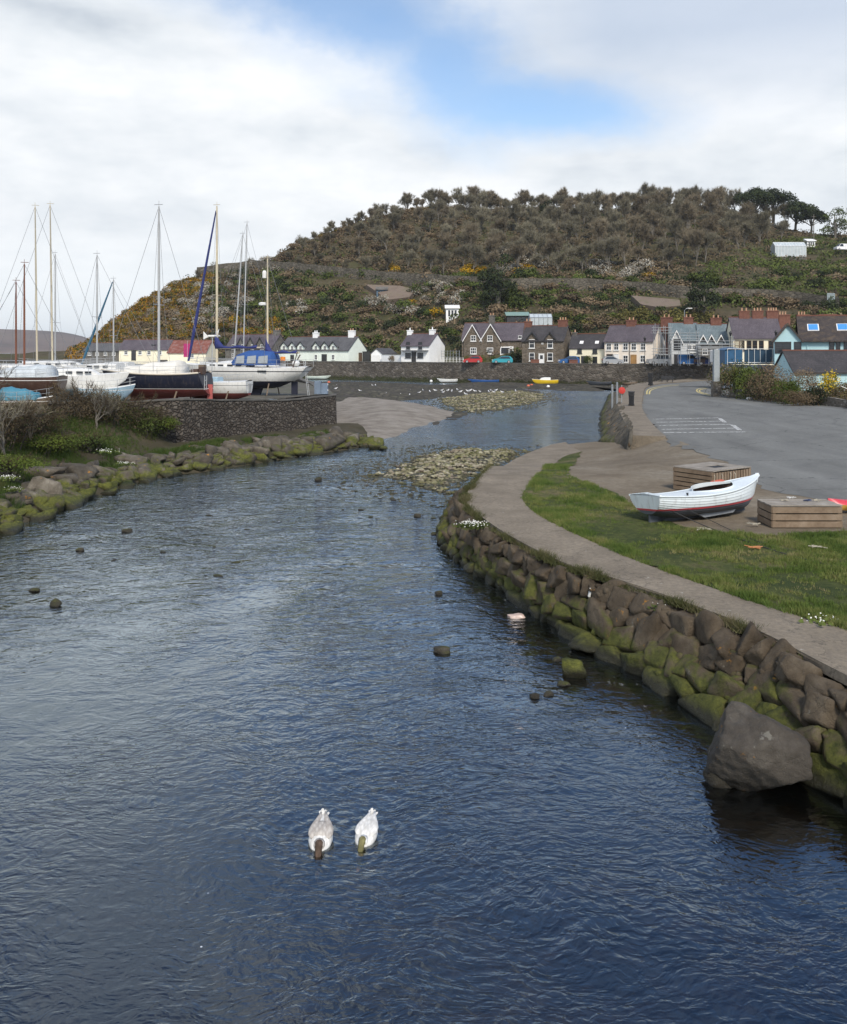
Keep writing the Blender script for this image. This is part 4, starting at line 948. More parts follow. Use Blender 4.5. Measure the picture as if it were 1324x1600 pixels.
# low cover over the whole slope: nobody could count it
def ground_cover(name, n, seed, mats):
    rs = np.random.RandomState(seed); VV = []; MI = []
    for i in range(n):
        px = rs.uniform(112, 1420); t = rs.rand() ** 1.0 * 1.0
        p = hill_xyz(px, t)
        py = HZ - (p.z - H) * F / p.y
        if any(a <= px <= c and b <= py <= d for a, b, c, d in BBLOCK[2:3] + BBLOCK[5:] ): continue
        k = 26; r = rs.uniform(.8, 2.0); d = rs.normal(size=(k, 3)); d /= np.linalg.norm(d, axis=1)[:, None]; d[:, 2] = abs(d[:, 2])
        P = np.array(p) + d * r * np.array([1.3, 1.3, .75]); nr = d + rs.normal(scale=.6, size=(k, 3)); nr /= np.linalg.norm(nr, axis=1)[:, None]
        VV.append(quads(P, nr, .34 * rs.uniform(.5, 1.2, k), .3 * rs.uniform(.5, 1, k), rs))
        g = nz(px * .02, py * .045, 3) + rs.uniform(-.25, .25)
        m = 1 if g > .12 else 0 if g > -.18 else 2
        if px > 1100 and py > 365 and nz(px * .015, py * .05, 8) > -.05: m = 4 if rs.rand() < .5 else 1
        if 395 < px < 800 and 436 < py < 450 and rs.rand() < .4: m = 4
        if py < interp(px, WOODL) and px > 430 and rs.rand() < .8: m = 5
        if px < 330 and rs.rand() < .7: m = 3 if rs.rand() < math.exp(-(py - sil(px)) / 30) else 0
        MI += [m] * k
    me = np_mesh(name, np.vstack(VV), 4, np.arange(sum(len(x) for x in VV)), mats); me.polygons.foreach_set('material_index', MI); o = mesh_obj(name, me); o['kind'] = 'stuff'; return o
ground_cover('hillside_scrub', 7000, 5, [MSCRUB, MGREEN, MEVER, MGORSED, m_leaf('rough_grass_tufts', (.06, .075, .022), (.12, .135, .045), None, .1, .3), m_leaf('woodland_litter', (.085, .064, .04), (.14, .108, .07), None, .1, .2)])

# ---------- left bank plants ----------
MSCN = m_leaf('dark_bramble', (.045, .033, .02), (.10, .078, .05), None, .2, .8)
def near_bush(px, py, z, w, h, mats, label, n=2600, leaf=.05, seed=1, twigs=True, name='bush', acc=None, accn=0, Y=None):
    x, y = (X(px, Y), Y) if Y else G(px, py, z); t = thing(name, label, 'bush', (x, y, z)); rs = np.random.RandomState(seed)
    segs = []
    for k in range(9):
        s = branchy(rs, h * .95, .45, 4, .035, 2, .1, .006, .34); a = rs.uniform(0, 6.28); d = rs.uniform(0, w * .28); lean = Vector((math.cos(a), math.sin(a), 0))
        segs += [(p + lean * (d + p.z * w / h * .28), q + lean * (d + q.z * w / h * .28), r0, r1, lv) for p, q, r0, r1, lv in s]
    mesh_obj('stems', seg_mesh('stems', segs, MBARKD), t)
    T = twig_mesh(rs, segs, n // 2, .35, .011, MSCN if twigs else mats, 'twigs'); mesh_obj('twigs', T, t)
    if mats: mesh_obj('foliage', bush_mesh(seed, mats, n, leaf, (w / 2, w / 2, h * .62), 9, acc, accn, accleaf=leaf * .8), t)
    return t
near_bush(120, 690, 2.2, 4.6, 3.1, MSCN, 'big tangled brown thicket hiding the yard edge below the white cabin boats', 4200, .05, 2, Y=50.5)
near_bush(178, 690, 2.0, 4.2, 3.0, MSCN, 'brown and green thicket reaching to the quay wall', 4200, .05, 3, acc=MGREEN, accn=2200, Y=52)
near_bush(228, 690, 1.7, 2.6, 2.0, MGREEN, 'rounded greener bush hanging against the quay wall corner', 3000, .05, 4, Y=52.2)
near_bush(60, 690, 2.1, 4.4, 2.3, MSCN, 'low brown bramble bank at the left below the blue tarpaulin', 4200, .05, 5, acc=MGREEN, accn=1500, Y=46)
near_bush(5, 690, 2.1, 4.4, 2.6, MSCN, 'brown bramble at the far left below the bare saplings', 4200, .05, 6, acc=MGREEN, accn=1000, Y=43)
near_bush(-60, 690, 2.0, 4.4, 2.6, MSCN, 'bramble mound at the left edge of the view', 2500, .05, 16, Y=41)
near_bush(75, 700, 1.7, 3.4, 1.0, MLIME, 'low patch of fresh green leaves in front of the brambles', 3000, .045, 7, Y=44)
near_bush(140, 700, 1.6, 3.4, .9, MGREEN, 'low green patch at the foot of the big brown thicket', 2600, .045, 8, Y=46.5)
near_bush(15, 700, 1.5, 3.0, .9, MLIME, 'fresh green clump at the left edge of the bank', 2400, .045, 9, Y=38)
near_bush(262, 660, 1.9, 1.6, 1.0, MLIME, 'bright green ivy clump beside the quay wall corner', 2000, .045, 10, Y=52.8)
for i, (px, Y, h, lab) in enumerate(((4, 40, 5.6, 'tall bare sapling with fine branches at the left edge of the view'), (-40, 42, 6.5, 'bare tree mostly beyond the left edge of the view'), (48, 44, 3.6, 'shorter bare sapling beside the brown-hulled boat'), (150, 50, 3.4, 'thin bare sapling rising in front of the white cabin boats'))):
    t = make_tree(500 + i, h, MTWIG, lab, 'tree', ntw=900 if h > 4 else 400, twl=.5, tww=.008, name='bare_sapling', depth=5, spread=.5, trunk_r=.07, mincap=.009, up=.3, first=.26); t.location = (X(px, Y), Y, zlb(X(px, Y), Y)); t['label'] = lab
# grass: many blades, one object per stretch of ground
def grass(name, n, sampler, zf, h0, h1, wd, mat, seed, lean=.35):
    rs = np.random.RandomState(seed); V = np.zeros((n * 3, 3)); i = 0
    while i < n:
        x, y, dens = sampler(rs)
        if rs.rand() > dens: continue
        z = zf(x, y); 
        for _ in range(7):
            if i >= n: break
            bx_, by_ = x + rs.normal(scale=.035), y + rs.normal(scale=.035); a = rs.uniform(0, 6.28); h = rs.uniform(h0, h1) * (.5 + dens); l = rs.normal(scale=lean, size=2) * h
            V[3 * i] = (bx_ - math.cos(a) * wd, by_ - math.sin(a) * wd, z - .01); V[3 * i + 1] = (bx_ + math.cos(a) * wd, by_ + math.sin(a) * wd, z - .01); V[3 * i + 2] = (bx_ + l[0], by_ + l[1], z + h); i += 1
    o = mesh_obj(name, np_mesh(name, V, 3, np.arange(n * 3), mat)); o['kind'] = 'stuff'; return o
def m_grass(name, stops, sc):
    m = N(name); p = m.pos(); n1 = m.noise(p, sc, 5, .65); n2 = m.noise(p, 22, 3, .6)
    c = m.ramp(m.math('MULTIPLY_ADD', n2, .35, m.math('MULTIPLY', n1, .65)), stops); return m.bsdf(c, .8, None, 0, .2)
MGR = m_grass('lawn_grass', [(.36, (.038, .074, .013)), (.47, (.085, .128, .026)), (.56, (.16, .175, .052)), (.64, (.26, .21, .12))], .7)
LAWNC = [p for p in LAWN]
def lawn_s(rs):
    y = 12 + (rs.rand() ** 1.3) * 36; x = rs.uniform(2, min(30, .52 * y + 3)); d = dist_poly(x, y, LAWNC)
    if d < -.03: return x, y, 0
    edge = 1 if d < .5 else .75; g = .30 + 1.25 * nz(x * .45, y * .45, 7) + .9 * nz(x * 2.2, y * 2.2)
    bare = 1 - sstep(.2, 1, 1.6 - math.hypot((x - 8.8) / 3.4, (y - 27.3) / 2.0)) * .93 if y > 24 else 1
    return x, y, max(.03, min(1, (g + (.35 if d < .6 else 0)) * bare)) * edge
grass('lawn_blades', 150000, lawn_s, slab(.02), .025, .12, .008, MGR, 1)
def lb_s(rs):
    px = rs.uniform(-60, 560); back = rs.uniform(1.2, 12 if px < 300 else 6); wx, wy = wl_at(px); x, y = wx - back * .45, wy + back * .8
    return x, y, max(0, min(1, .45 + 1.0 * nz(x * .5, y * .5, 2)))
grass('bank_grass', 95000, lb_s, zlb, .06, .3, .014, m_grass('bank_grass', [(.34, (.02, .036, .007)), (.5, (.045, .078, .014)), (.66, (.09, .085, .035))], .6), 2)
# verge weeds at the lip of the embankment
def verge_s(rs):
    i = rs.randint(0, len(PT) - 1); a, b = PT[i], PT[i + 1]; u = rs.rand(); x, y = lerp(a[0], b[0], u), lerp(a[1], b[1], u)
    return x + rs.normal(scale=.07) - .05, y + rs.normal(scale=.07) - .05, max(0, min(1, (.25 if y < 27 else .8) + nz(x * .8, y * .8, 9) * 1.1)) if y < 47 else 0
grass('verge_weeds', 15000, verge_s, lambda x, y: zr(x, y) - .06, .04, .17, .010, m_grass('verge_weed', [(.34, (.03, .034, .012)), (.5, (.065, .07, .024)), (.66, (.15, .12, .07))], 1.2), 3, .6)
# small white flower cushions
MSCURVY = plain('white_petals', (.72, .72, .66), .8, .2)
def flowers(px, py, z, w, n, label, seed, Y=None):
    x, y = G(px, py, z); rs = np.random.RandomState(seed); t = thing('flower_cushion', label, 'flowers', (x, y, z - .03))
    k = n; P = np.stack([rs.normal(scale=w * .4, size=k), rs.normal(scale=w * .25, size=k), rs.uniform(.02, .14, k)], 1); nr = np.tile([0, -.5, .85], (k, 1)) + rs.normal(scale=.3, size=(k, 3)); nr /= np.linalg.norm(nr, axis=1)[:, None]
    mesh_obj('leaves', crown_mesh('leaves', quads(P - [0, 0, .03], nr, .05 + 0 * P[:, 0], .04 + 0 * P[:, 0], rs), MGREEN), t)
    k2 = n // 2; P2 = P[:k2] + [0, 0, .04]; mesh_obj('petals', crown_mesh('petals', quads(P2, nr[:k2], .022 * w * 1.6 + 0 * P2[:, 0], .02 * w * 1.6 + 0 * P2[:, 0], rs), MSCURVY), t)
flowers(737, 822, 1.35, .55, 260, 'white flower cushion on the embankment lip at the sharp bend', 1)
flowers(1290, 972, 1.45, .5, 56, 'scattered daisies at the right end of the lawn edge', 2)
flowers(1043, 952, 1.2, .3, 90, 'small white flowers hanging in the embankment under orange lichen', 3)
flowers(195, 726, 1.2, .5, 130, 'white flower cushion above the left bank rocks', 4)
flowers(165, 706, 1.5, .7, 90, 'sprinkled white flowers on the grass behind the left rocks', 5)
flowers(8, 748, 1.3, .6, 120, 'white flowers at the left edge of the bank', 6)
flowers(22, 766, 1.0, .4, 80, 'lower white flowers among the moss near the left edge', 7)
# ---------- buildings ----------
def render_m(name, c, var=.12): return plain(name, c, .85, var, .35, bump=.15, coords='world')
MWHITE = render_m('white_render', (.82, .83, .82)); MCREAM = render_m('cream_render', (.80, .74, .56)); MPINKC = render_m('pale_pink_render', (.76, .68, .58)); MBLUEH = render_m('pale_blue_render', (.42, .62, .66)); MGREYR = render_m('pale_grey_render', (.5, .52, .52)); MPALEG = render_m('pale_green_render', (.74, .80, .72))
def slate(name, c1, c2, moss=0.0):
    m = N(name); p = m.pos(); z = m.sep(p)[2]; n1 = m.noise(p, .6, 5, .65); n2 = m.noise(p, 5, 4, .7); c = m.mix(m.ramp(n1, [(.35, 0.0), (.65, 1.0)]), c1, c2); c = m.mix(m.ramp(n2, [(.4, .6), (.6, 0.0)]), c, tuple(x * .55 for x in c1))
    wv = m.n('ShaderNodeTexBrick', i_Vector=m.n('ShaderNodeCombineXYZ', i_0=m.math('ADD', m.sep(p)[0], m.math('MULTIPLY', m.sep(p)[1], .6)), i_1=m.math('MULTIPLY', z, 1.4)).outputs[0], i_Scale=1.0, i_Mortar_Size=.02); wv.inputs['Brick Width'].default_value = .5; wv.inputs['Row Height'].default_value = .28
    c = m.mix(m.math('MULTIPLY', wv.outputs['Fac'], .5), c, tuple(x * .4 for x in c1))
    if moss: c = m.mix(m.ramp(m.noise(p, 1.6, 5, .7), [(.5, 0.0), (.62, moss)]), c, (.12, .085, .05))
    return m.bsdf(c, .7, m.bump(n2, .3, .03), 0, .35)
MSL = slate('grey_slate', (.085, .085, .09), (.13, .13, .135)); MSLP = slate('purple_slate', (.085, .072, .085), (.135, .115, .13)); MSLB = slate('blue_slate', (.12, .16, .175), (.19, .235, .25)); MSLD = slate('mossy_tiles', (.04, .033, .03), (.085, .068, .058), .6); MSLK = slate('dark_slate', (.04, .038, .04), (.075, .068, .07))
MSTONE = rubble('brown_house_stone', 1.9, [(.09, .075, .055), (.19, .15, .11), (.13, .105, .08), (.24, .20, .155)], (.17, .15, .125), bump=.5)
MSTONEG = rubble('grey_house_stone', 1.9, [(.10, .095, .085), (.2, .19, .17), (.14, .13, .118)], (.17, .16, .14), bump=.5)
MBRICK = two('red_brick', [(.11, .048, .034), (.19, .085, .06), (.23, .12, .09)], 2.2, .9, .4); MPOT = two('terracotta', [(.42, .24, .15), (.58, .38, .25)], 2)
MFRM = plain('white_window_paint', (.78, .78, .76), .5, .1); MDRK = plain('dark_paint', (.03, .03, .032), .5, .3); MWOODD = plain('brown_timber', (.10, .055, .03), .7, .4, bump=.2); MOAK = plain('honey_timber', (.36, .2, .07), .6, .3)
MTREAD = two('ridge_tiles', [(.15, .065, .045), (.22, .10, .075)], 3)
def m_glass():
    m = N('window_glass'); return m.bsdf((.02, .024, .028), .08, None, 0, .7)
MGLS = m_glass()
MSTEEL = plain('galvanised_steel', (.33, .35, .36), .45, .2, metal=.6); MRUST = two('rusty_sheet', [(.12, .04, .03), (.22, .08, .06), (.3, .22, .2)], 1.2)

class House:
    def __init__(s, name, label, px0, Y0, px1, rot, eave_py, ridge, depth, wall, roof, zb=3.9, cat='house', over=.3, hip=False, group=None):
        s.rot = math.radians(rot); s.c, s.s = math.cos(s.rot), math.sin(s.rot); s.Y0 = Y0; s.X0 = X(px0, Y0); k = (px1 - CX) / F
        s.W = (k * Y0 - s.X0) / (s.c - k * s.s); s.D = depth; s.zb = zb; s.E = Z(eave_py, Y0) - zb; s.Rg = ridge
        s.t = thing(name, label, cat, (s.X0, Y0, zb), s.rot, group); s.wallm, s.roofm = wall, roof
        W, D, E, R = s.W, depth, s.E, ridge
        s.wm = MB().raw([(0, 0, -1), (W, 0, -1), (W, D, -1), (0, D, -1), (0, 0, E), (W, 0, E), (W, D, E), (0, D, E), (0, D / 2, E + R), (W, D / 2, E + R)],
            [(0, 1, 5, 4), (2, 3, 7, 6), (1, 2, 6, 9, 5), (3, 0, 4, 8, 7), (4, 5, 9, 8), (6, 7, 8, 9), (3, 2, 1, 0)], 0)
        s.rm = MB(); o = over; sl = R / (D / 2); th = .16
        def slabp(y0, z0, y1, z1): s.rm.raw([(-o * .6, y0, z0), (W + o * .6, y0, z0), (W + o * .6, y1, z1), (-o * .6, y1, z1), (-o * .6, y0, z0 + th), (W + o * .6, y0, z0 + th), (W + o * .6, y1, z1 + th), (-o * .6, y1, z1 + th)], [(3, 2, 1, 0), (4, 5, 6, 7), (0, 1, 5, 4), (1, 2, 6, 5), (2, 3, 7, 6), (3, 0, 4, 7)], 0)
        slabp(-o, E - o * sl + .03, D / 2, E + R + .03); slabp(D + o, E - o * sl + .03, D / 2 + .004, E + R + .03)
        s.rm.box((W / 2, D / 2, E + R + .2), (W + o, .26, .14), mat=1)
        s.wins = []; s.roof = None; s.ridgem = MTREAD
    def u(s, px, v=0.0):      # facade coordinate seen at this column, at depth v behind the facade
        k = (px - CX) / F; x0, y0 = s.X0 - s.s * v, s.Y0 + s.c * v
        return (k * y0 - x0) / (s.c - k * s.s)
    def v(s, py, u=0.0, dv=0.0): return Z(py, s.Y0 + s.s * u + s.c * dv) - s.zb
    def done(s):
        s.wm.build('wall', s.wallm, s.t); s.roof = s.rm.build('roof', [s.roofm, s.ridgem], s.t); return s
    def win(s, px, py0, py1, w, frame=MFRM, bars=1, name='window', sash=True, y=0.0, side=None, sill=True, arch=False):
        u = s.u(px, y); z0, z1 = s.v(py1, u), s.v(py0, u)
        if z1 - z0 < .3: z1 = z0 + .3
        fr = MB(); b = max(.07, .09 * min(w, z1 - z0)); d = .09; yy = y - .035
        fr.box((u - w / 2 + b / 2, yy, (z0 + z1) / 2), (b, d, z1 - z0)); fr.box((u + w / 2 - b / 2, yy, (z0 + z1) / 2), (b, d, z1 - z0))
        fr.box((u, yy, z1 - b / 2), (w - 2 * b, d, b)); fr.box((u, yy, z0 + b / 2), (w - 2 * b, d, b))
        if sash and z1 - z0 > .8: fr.box((u, yy, (z0 + z1) / 2), (w - 2 * b, d * .8, b * .7))
        for i in range(bars): fr.box((u - w / 2 + w * (i + 1) / (bars + 1), yy + .002, (z0 + z1) / 2), (b * .55, d * .7, z1 - z0 - 2 * b))
        if sill: fr.box((u, y - .08, z0 - .06), (w + .2, .2, .1))
        f = fr.build(name, frame, s.t); MB().box((u, y - .012, (z0 + z1) / 2), (w - 2 * b + .01, .03, z1 - z0 - 2 * b + .01)).build('pane', MGLS, f); return f
    def door(s, px, py0, w, mat=MDRK, name='door', y=0.0, glass=False, hgt=None):
        u = s.u(px, y); z1 = hgt or s.v(py0, u); d = MB().box((u, y - .03, z1 / 2), (w, .08, z1)).box((u - w / 2 - .04, y - .05, z1 / 2), (.08, .12, z1 + .1)).box((u + w / 2 + .04, y - .05, z1 / 2), (.08, .12, z1 + .1)).box((u, y - .05, z1 + .09), (w + .16, .12, .08)).build(name, mat, s.t)
        MB().ball((u + w * .36, y - .1, z1 * .48), .035, 6).build('handle', MSTEEL, d)
        if glass: MB().box((u, y - .076, z1 * .68), (w * .6, .02, z1 * .4)).build('pane', MGLS, d)
        return d
    def chim(s, px, w, h, mat, pots=2, d=.8, potm=None, v=None):
        v = s.D / 2 if v is None else v; u = s.u(px, v); z = s.E + s.Rg; mb = MB().box((u, v, z + h / 2 - .6), (w, d, h + 1.2)).box((u, v, z + h - .12), (w + .16, d + .16, .16))
        for i in range(pots):
            x = u + (i - (pots - 1) / 2) * w / max(pots, 1) * .85; mb.lathe([(.16, 0), (.13, .2), (.14, .5), (.17, .55)], 8, 1, (x, v, z + h - .03))
        mb.build('chimney', [mat, potm or MPOT], s.roof); return s
    def gable(s, pxa, pxb, peak_py, proj=0.0, barge=MFRM, eave_py=None, win=None, roofm=None, depth=None):
        """front gable: wall triangle with two roof slopes running back into the main roof"""
        ua, ub = s.u(pxa, -proj), s.u(pxb, -proj); um = (ua + ub) / 2; e = s.E if eave_py is None else s.v(eave_py, um); zp = s.v(peak_py, um); back = depth or s.D / 2; y0 = -proj
        s.wm.raw([(ua, y0, -1), (ub, y0, -1), (ub, y0, e), (um, y0, zp), (ua, y0, e), (ua, back * .6, -1), (ub, back * .6, -1), (ub, back * .6, e), (um, back * .6, zp), (ua, back * .6, e)], [(0, 1, 2, 3, 4), (0, 4, 9, 5), (1, 6, 7, 2), (4, 3, 8, 9), (3, 2, 7, 8), (5, 9, 8, 7, 6)], 0) if proj or True else None
        th = .14; ov = .25; bmb = MB()
        for sg, ue in ((-1, ua), (1, ub)):
            dx = ue - um; L = math.hypot(dx, zp - e); ex = um + dx * (1 + ov / abs(dx)); ez = zp + (e - zp) * (1 + ov / abs(dx))
            a = [(um, zp + .04), (ex, ez + .04), (ex, ez + .04 + th), (um, zp + .04 + th)]
            s.rm.prism(a, y0 - .25, back, 0)
            if barge: bmb.prism([(um, zp - .12), (ex, ez - .12), (ex, ez + .05 + th), (um, zp + .05 + th)], y0 - .32, y0 - .25)
        if barge: bmb.build('bargeboard', barge, s.t)
        return um
def dormers(Hs, centers, wpx, peak, eave, barge=MFRM):
    for p in centers: Hs.gable(p - wpx / 2, p + wpx / 2, peak, proj=.012, eave_py=eave, barge=barge)

# far-left row
h = House('boathouse', 'long low grey stone boathouse with slate roof on the far left shore', 131, 242, 188, -6, 548, 2.0, 7, MSTONEG, MSL).done()
for p in (140, 152, 165, 178): h.win(p, 550, 555, .9)
h = House('row_cottage', 'long cream cottage row with purple slate roof left of the rusty shed', 186, 240, 262, -6, 546, 2.5, 7, MCREAM, MSLP).done()
for p in (197, 219, 233, 250): h.win(p, 548, 554, 1.0)
h.door(209, 548, 1.1, MDRK); MB().box((h.u(241, 1.5), 1.5, h.E + 1.25), (1.2, 1.0, .16)).build('skylight', MGLS, h.t)
h = House('shed', 'cream shed under a rusty patched tin roof', 262, 225, 322, -8, 551, 3.0, 8, MCREAM, MRUST, cat='shed').done(); h.win(300, 553, 559, 1.1)
# three-gabled stone house
h = House('stone_house', 'stone house with three small front gables behind the blue boat canopy', 352, 232, 424, -30, 544, 3.4, 7, MSTONEG, MSLP); dormers(h, (377, 392, 407), 11, 527, 538, MDRK); h.done()
for p in (365, 380, 395, 410): h.win(p, 538, 546, 1.0); h.win(p, 552, 559, 1.0)
h.chim(433, 1.8, 1.2, MSTONEG, 2)
h = House('dormer_cottage', 'long pale cottage terrace with six little dormer gables', 436, 226, 545, -32, 547, 3.2, 7.4, MPALEG, MSL)
dormers(h, (444, 457, 470, 494, 508, 521), 11, 534, 541, MDRK); h.wm.box((h.u(455) , -.015, h.E / 2), (h.u(480) - h.u(430) , .03, h.E)); h.done()
for p in (444, 457, 470, 494, 508, 521): h.win(p, 540, 548, .85); 
for p in (444, 470, 494, 521): h.win(p, 554, 562, .85)
h.door(457, 555, 1.0, MDRK); d_ = h.door(507, 554, 1.4, MDRK, 'porch'); h.chim(494, 1.5, 1.2, MWHITE, 2, potm=MWHITE); h.chim(550, 1.7, 1.6, MWHITE, 2)
near = MB()
def garden_wall(name, px0, Y0, px1, Y1, z, h_, mat, label, th=.3, cat='wall'):
    a, b = Vector((X(px0, Y0), Y0, 0)), Vector((X(px1, Y1), Y1, 0)); m = (a + b) / 2; L = (b - a).length; r = math.atan2(b.y - a.y, b.x - a.x)
    return tag(MB().box((m.x, m.y, z + h_ / 2 - .2), (L, th, h_ + .4), r).box((m.x, m.y, z + h_ + .03), (L + .04, th + .1, .06), r).build(name, mat), label, cat)
garden_wall('timber_gate', 554, 219, 566, 217, 3.9, 2.1, MWOODD, 'brown slatted timber gate next to the pale cottage gable', .12, 'gate')
garden_wall('timber_gate', 567, 217, 578, 215, 3.9, 2.4, MDRK, 'black double gate left of the white garage', .12, 'gate')
h = House('garage', 'small white gable-fronted garage between the cottages', 580, 213, 597, -20, 553, 1.2, 7, MWHITE, MSL, cat='garage'); h.wm = MB(); h.rm = MB(); W, E = h.W, h.E
h.wm.raw([(0, 0, -1), (W, 0, -1), (W, 0, E), (W / 2, 0, E + 1.2), (0, 0, E), (0, 9, -1), (W, 9, -1), (W, 9, E), (W / 2, 9, E + 1.2), (0, 9, E)], [(0, 1, 2, 3, 4), (0, 4, 9, 5), (1, 6, 7, 2), (5, 9, 8, 7, 6), (4, 3, 8, 9), (3, 2, 7, 8)])
h.rm.prism([(-.25, E - .1), (W / 2, E + 1.24), (W + .25, E - .1), (W + .25, E + .06), (W / 2, E + 1.4), (-.25, E + .06)], -.2, 9.2); h.done(); h.door(588, 556, 1.9, MFRM, 'garage_door')
garden_wall('garden_wall', 597, 211, 627, 205, 3.9, 1.6, MWHITE, 'white garden wall between garage and white house')
h = House('white_house', 'detached white house with twin chimneys standing alone left of the village', 627, 204, 671, -32, 540, 2.6, 6.8, MWHITE, MSLP)
h.done(); h.win(638, 534, 545, 1.0, MDRK, y=-.0); h.win(657, 534, 545, 1.0, MDRK); h.win(638, 551, 559, 1.5, MDRK); h.win(657, 551, 559, 1.5, MDRK); h.door(647, 550, 1.0, MDRK)
MB().box((h.W / 2, -.5, 2.65), (h.W * .95, 1.0, .12)).build('porch_roof', MSL, h.t); h.chim(641, 1.2, 1.0, MWHITE, 1, potm=MWHITE); h.chim(676, 1.3, 1.1, MWHITE, 1, potm=MWHITE)
# low rail fence
def rail_fence(name, px0, Y0, px1, Y1, z, h_, n, mat, label, r=.03, rails=3):
    t = thing(name, label, 'fence'); a, b = Vector((X(px0, Y0), Y0, z)), Vector((X(px1, Y1), Y1, z))
    for i in range(n): q = a.lerp(b, i / (n - 1)); MB().box((q.x, q.y, z + h_ / 2), (.09, .09, h_)).build('post', mat, t)
    mb = MB(); 
    for k in range(rails): zz = Vector((0, -.05, h_ * (k + 1) / (rails + .3))); mb.bar(a + zz, b + zz, r, 5)
    mb.build('rails', mat, t); return t
rail_fence('rail_fence', 690, 202, 718, 197, 4.6, 2.0, 7, MSTEEL, 'tall pale fence panel right of the detached white house')
rail_fence('rail_fence', 683, 187, 724, 183, 4.0, 1.1, 9, MFRM, 'low white railing left of the red car')
# twin-gabled stone house
h = House('stone_villa', 'brown stone villa with two white-edged front gables behind the red car', 722, 199, 815, -14, 531, 3.7, 8, MSTONE, MSLP)
h.gable(725, 752, 508, .5, eave_py=531); h.gable(752, 782, 507, .5, eave_py=531); h.done()
for p in (740, 766): h.win(p, 524, 533, 1.2, bars=1, y=-.5); h.win(p, 543, 553, 1.4, bars=2, y=-.5)
MB().raw([(h.u(783), -1.2, -1), (h.u(801), -1.2, -1), (h.u(801), 0, -1), (h.u(783), 0, -1), (h.u(783), -1.2, 2.7), (h.u(801), -1.2, 2.7), (h.u(801), -.01, 3.5), (h.u(783), -.01, 3.5)], [(0, 1, 5, 4), (4, 5, 6, 7), (1, 2, 6, 5), (3, 0, 4, 7)]).build('sun_porch', MFRM, h.t)
h.win(787, 543, 552, 1.0, MDRK, y=-1.25, sill=False); h.win(793, 543, 552, 1.0, MDRK, y=-1.25, sill=False); h.door(799, 542, .9, MFRM, y=-1.25, glass=True)
h.chim(769, 1.3, 1.9, MSTONEG, 2); h.win(813, 524, 529, .8)
# stone cottage
h = House('stone_cottage', 'stone cottage with white door and four sash windows beside the teal car', 816, 181, 881, -24, 532, 2.9, 6.6, MSTONE, MSLK)
h.gable(824, 840, 519, .012, eave_py=529, barge=MDRK); h.gable(852, 868, 519, .012, eave_py=529, barge=MDRK); h.done()
for p in (831.5, 860): h.win(p, 530, 544, 1.15, bars=0); h.win(p, 551, 564, 1.15, bars=0)
h.door(846.5, 553, 1.0, MFRM, glass=True); h.chim(826, 1.5, 1.1, MBRICK, 2); h.chim(880, 1.9, 1.3, MBRICK, 3); h.win(848, 536, 538, .4, sill=False)
h = House('low_cottage', 'low cream cottage with two skylights between stone cottage and tall cream house', 890, 176, 944, -22, 544, 2.7, 6, MCREAM, MSLK, over=.2); h.done()
for p in (906, 930): h.win(p, 545, 552, .9, MDRK)
for p in (903, 930): h.win(p, 557, 567, .9, MDRK)
h.door(914, 557, 1.2, MDRK); h.chim(899, .8, .5, MSTONEG, 1)
for p in (910, 934): u = h.u(p, 1.5); MB().box((u, 1.0, h.E + 1.14), (.7, .8, .12), tilt=math.atan2(2.7, 3)).build('skylight', MFRM, h.t)
h = House('cream_house', 'two-storey pale cream house with red chimneys by the black street lamp', 945, 172, 1021, -34, 533, 3.0, 6.4, MPINKC, MSLP); h.done()
for p in (952, 963.5, 978, 991, 1005.5): h.win(p, 536, 547, 1.0, bars=1)
h.win(978, 555, 566, 1.0); h.win(1005, 555, 566, 1.0); h.win(954, 553, 561, 1.5, MWOODD); h.door(963, 554, 1.0, MFRM); h.door(990.5, 555, 1.0, MOAK)
h.chim(987, 1.8, 1.1, MBRICK, 2); h.chim(1042, 2.0, 1.5, MBRICK, 2, v=h.D * .5)
MB().box((h.u(984), -.06, h.E / 2), (.1, .1, h.E)).build('downpipe', MDRK, h.t)
tag(MB().box((X(1056, 184), 184, 7.4), (4.2, 4, 6.6)).build('brick_extension', MBRICK), 'red brick block rising behind the cream house', 'building')
# scaffolded pair
h = House('gabled_house', 'pale house with blue slate roof and one steep gable behind scaffolding', 1048, 163, 1092, -12, 532, 3.2, 8, MGREYR, MSLB); h.gable(1049, 1066, 517, .4, eave_py=534); h.done()
for p in (1056, 1061): h.win(p, 530, 547, .65, MDRK, y=-.4, sill=False)
for p in (1078, 1086): h.win(p, 539, 546, .8)
h.win(1083, 551, 558, 1.4); h.door(1060, 554, 1.2, MDRK, y=-.4); h.chim(1076, 1.7, 1.2, MBRICK, 2)
h = House('gabled_house', 'blue-roofed house with three small white-edged gables behind scaffolding', 1093, 161, 1146, -12, 536, 3.4, 8, MSTONEG, MSLB); 
for p in (1099, 1112, 1127): h.gable(p - 5, p + 5, 524, .012, eave_py=533)
h.done(); 
for p in (1099, 1112, 1127): h.win(p, 531, 539, .7, MDRK)
for p in (1102, 1124): h.win(p, 545, 554, .9)
h.chim(1119, 1.9, 1.3, MBRICK, 2, potm=MPOT)
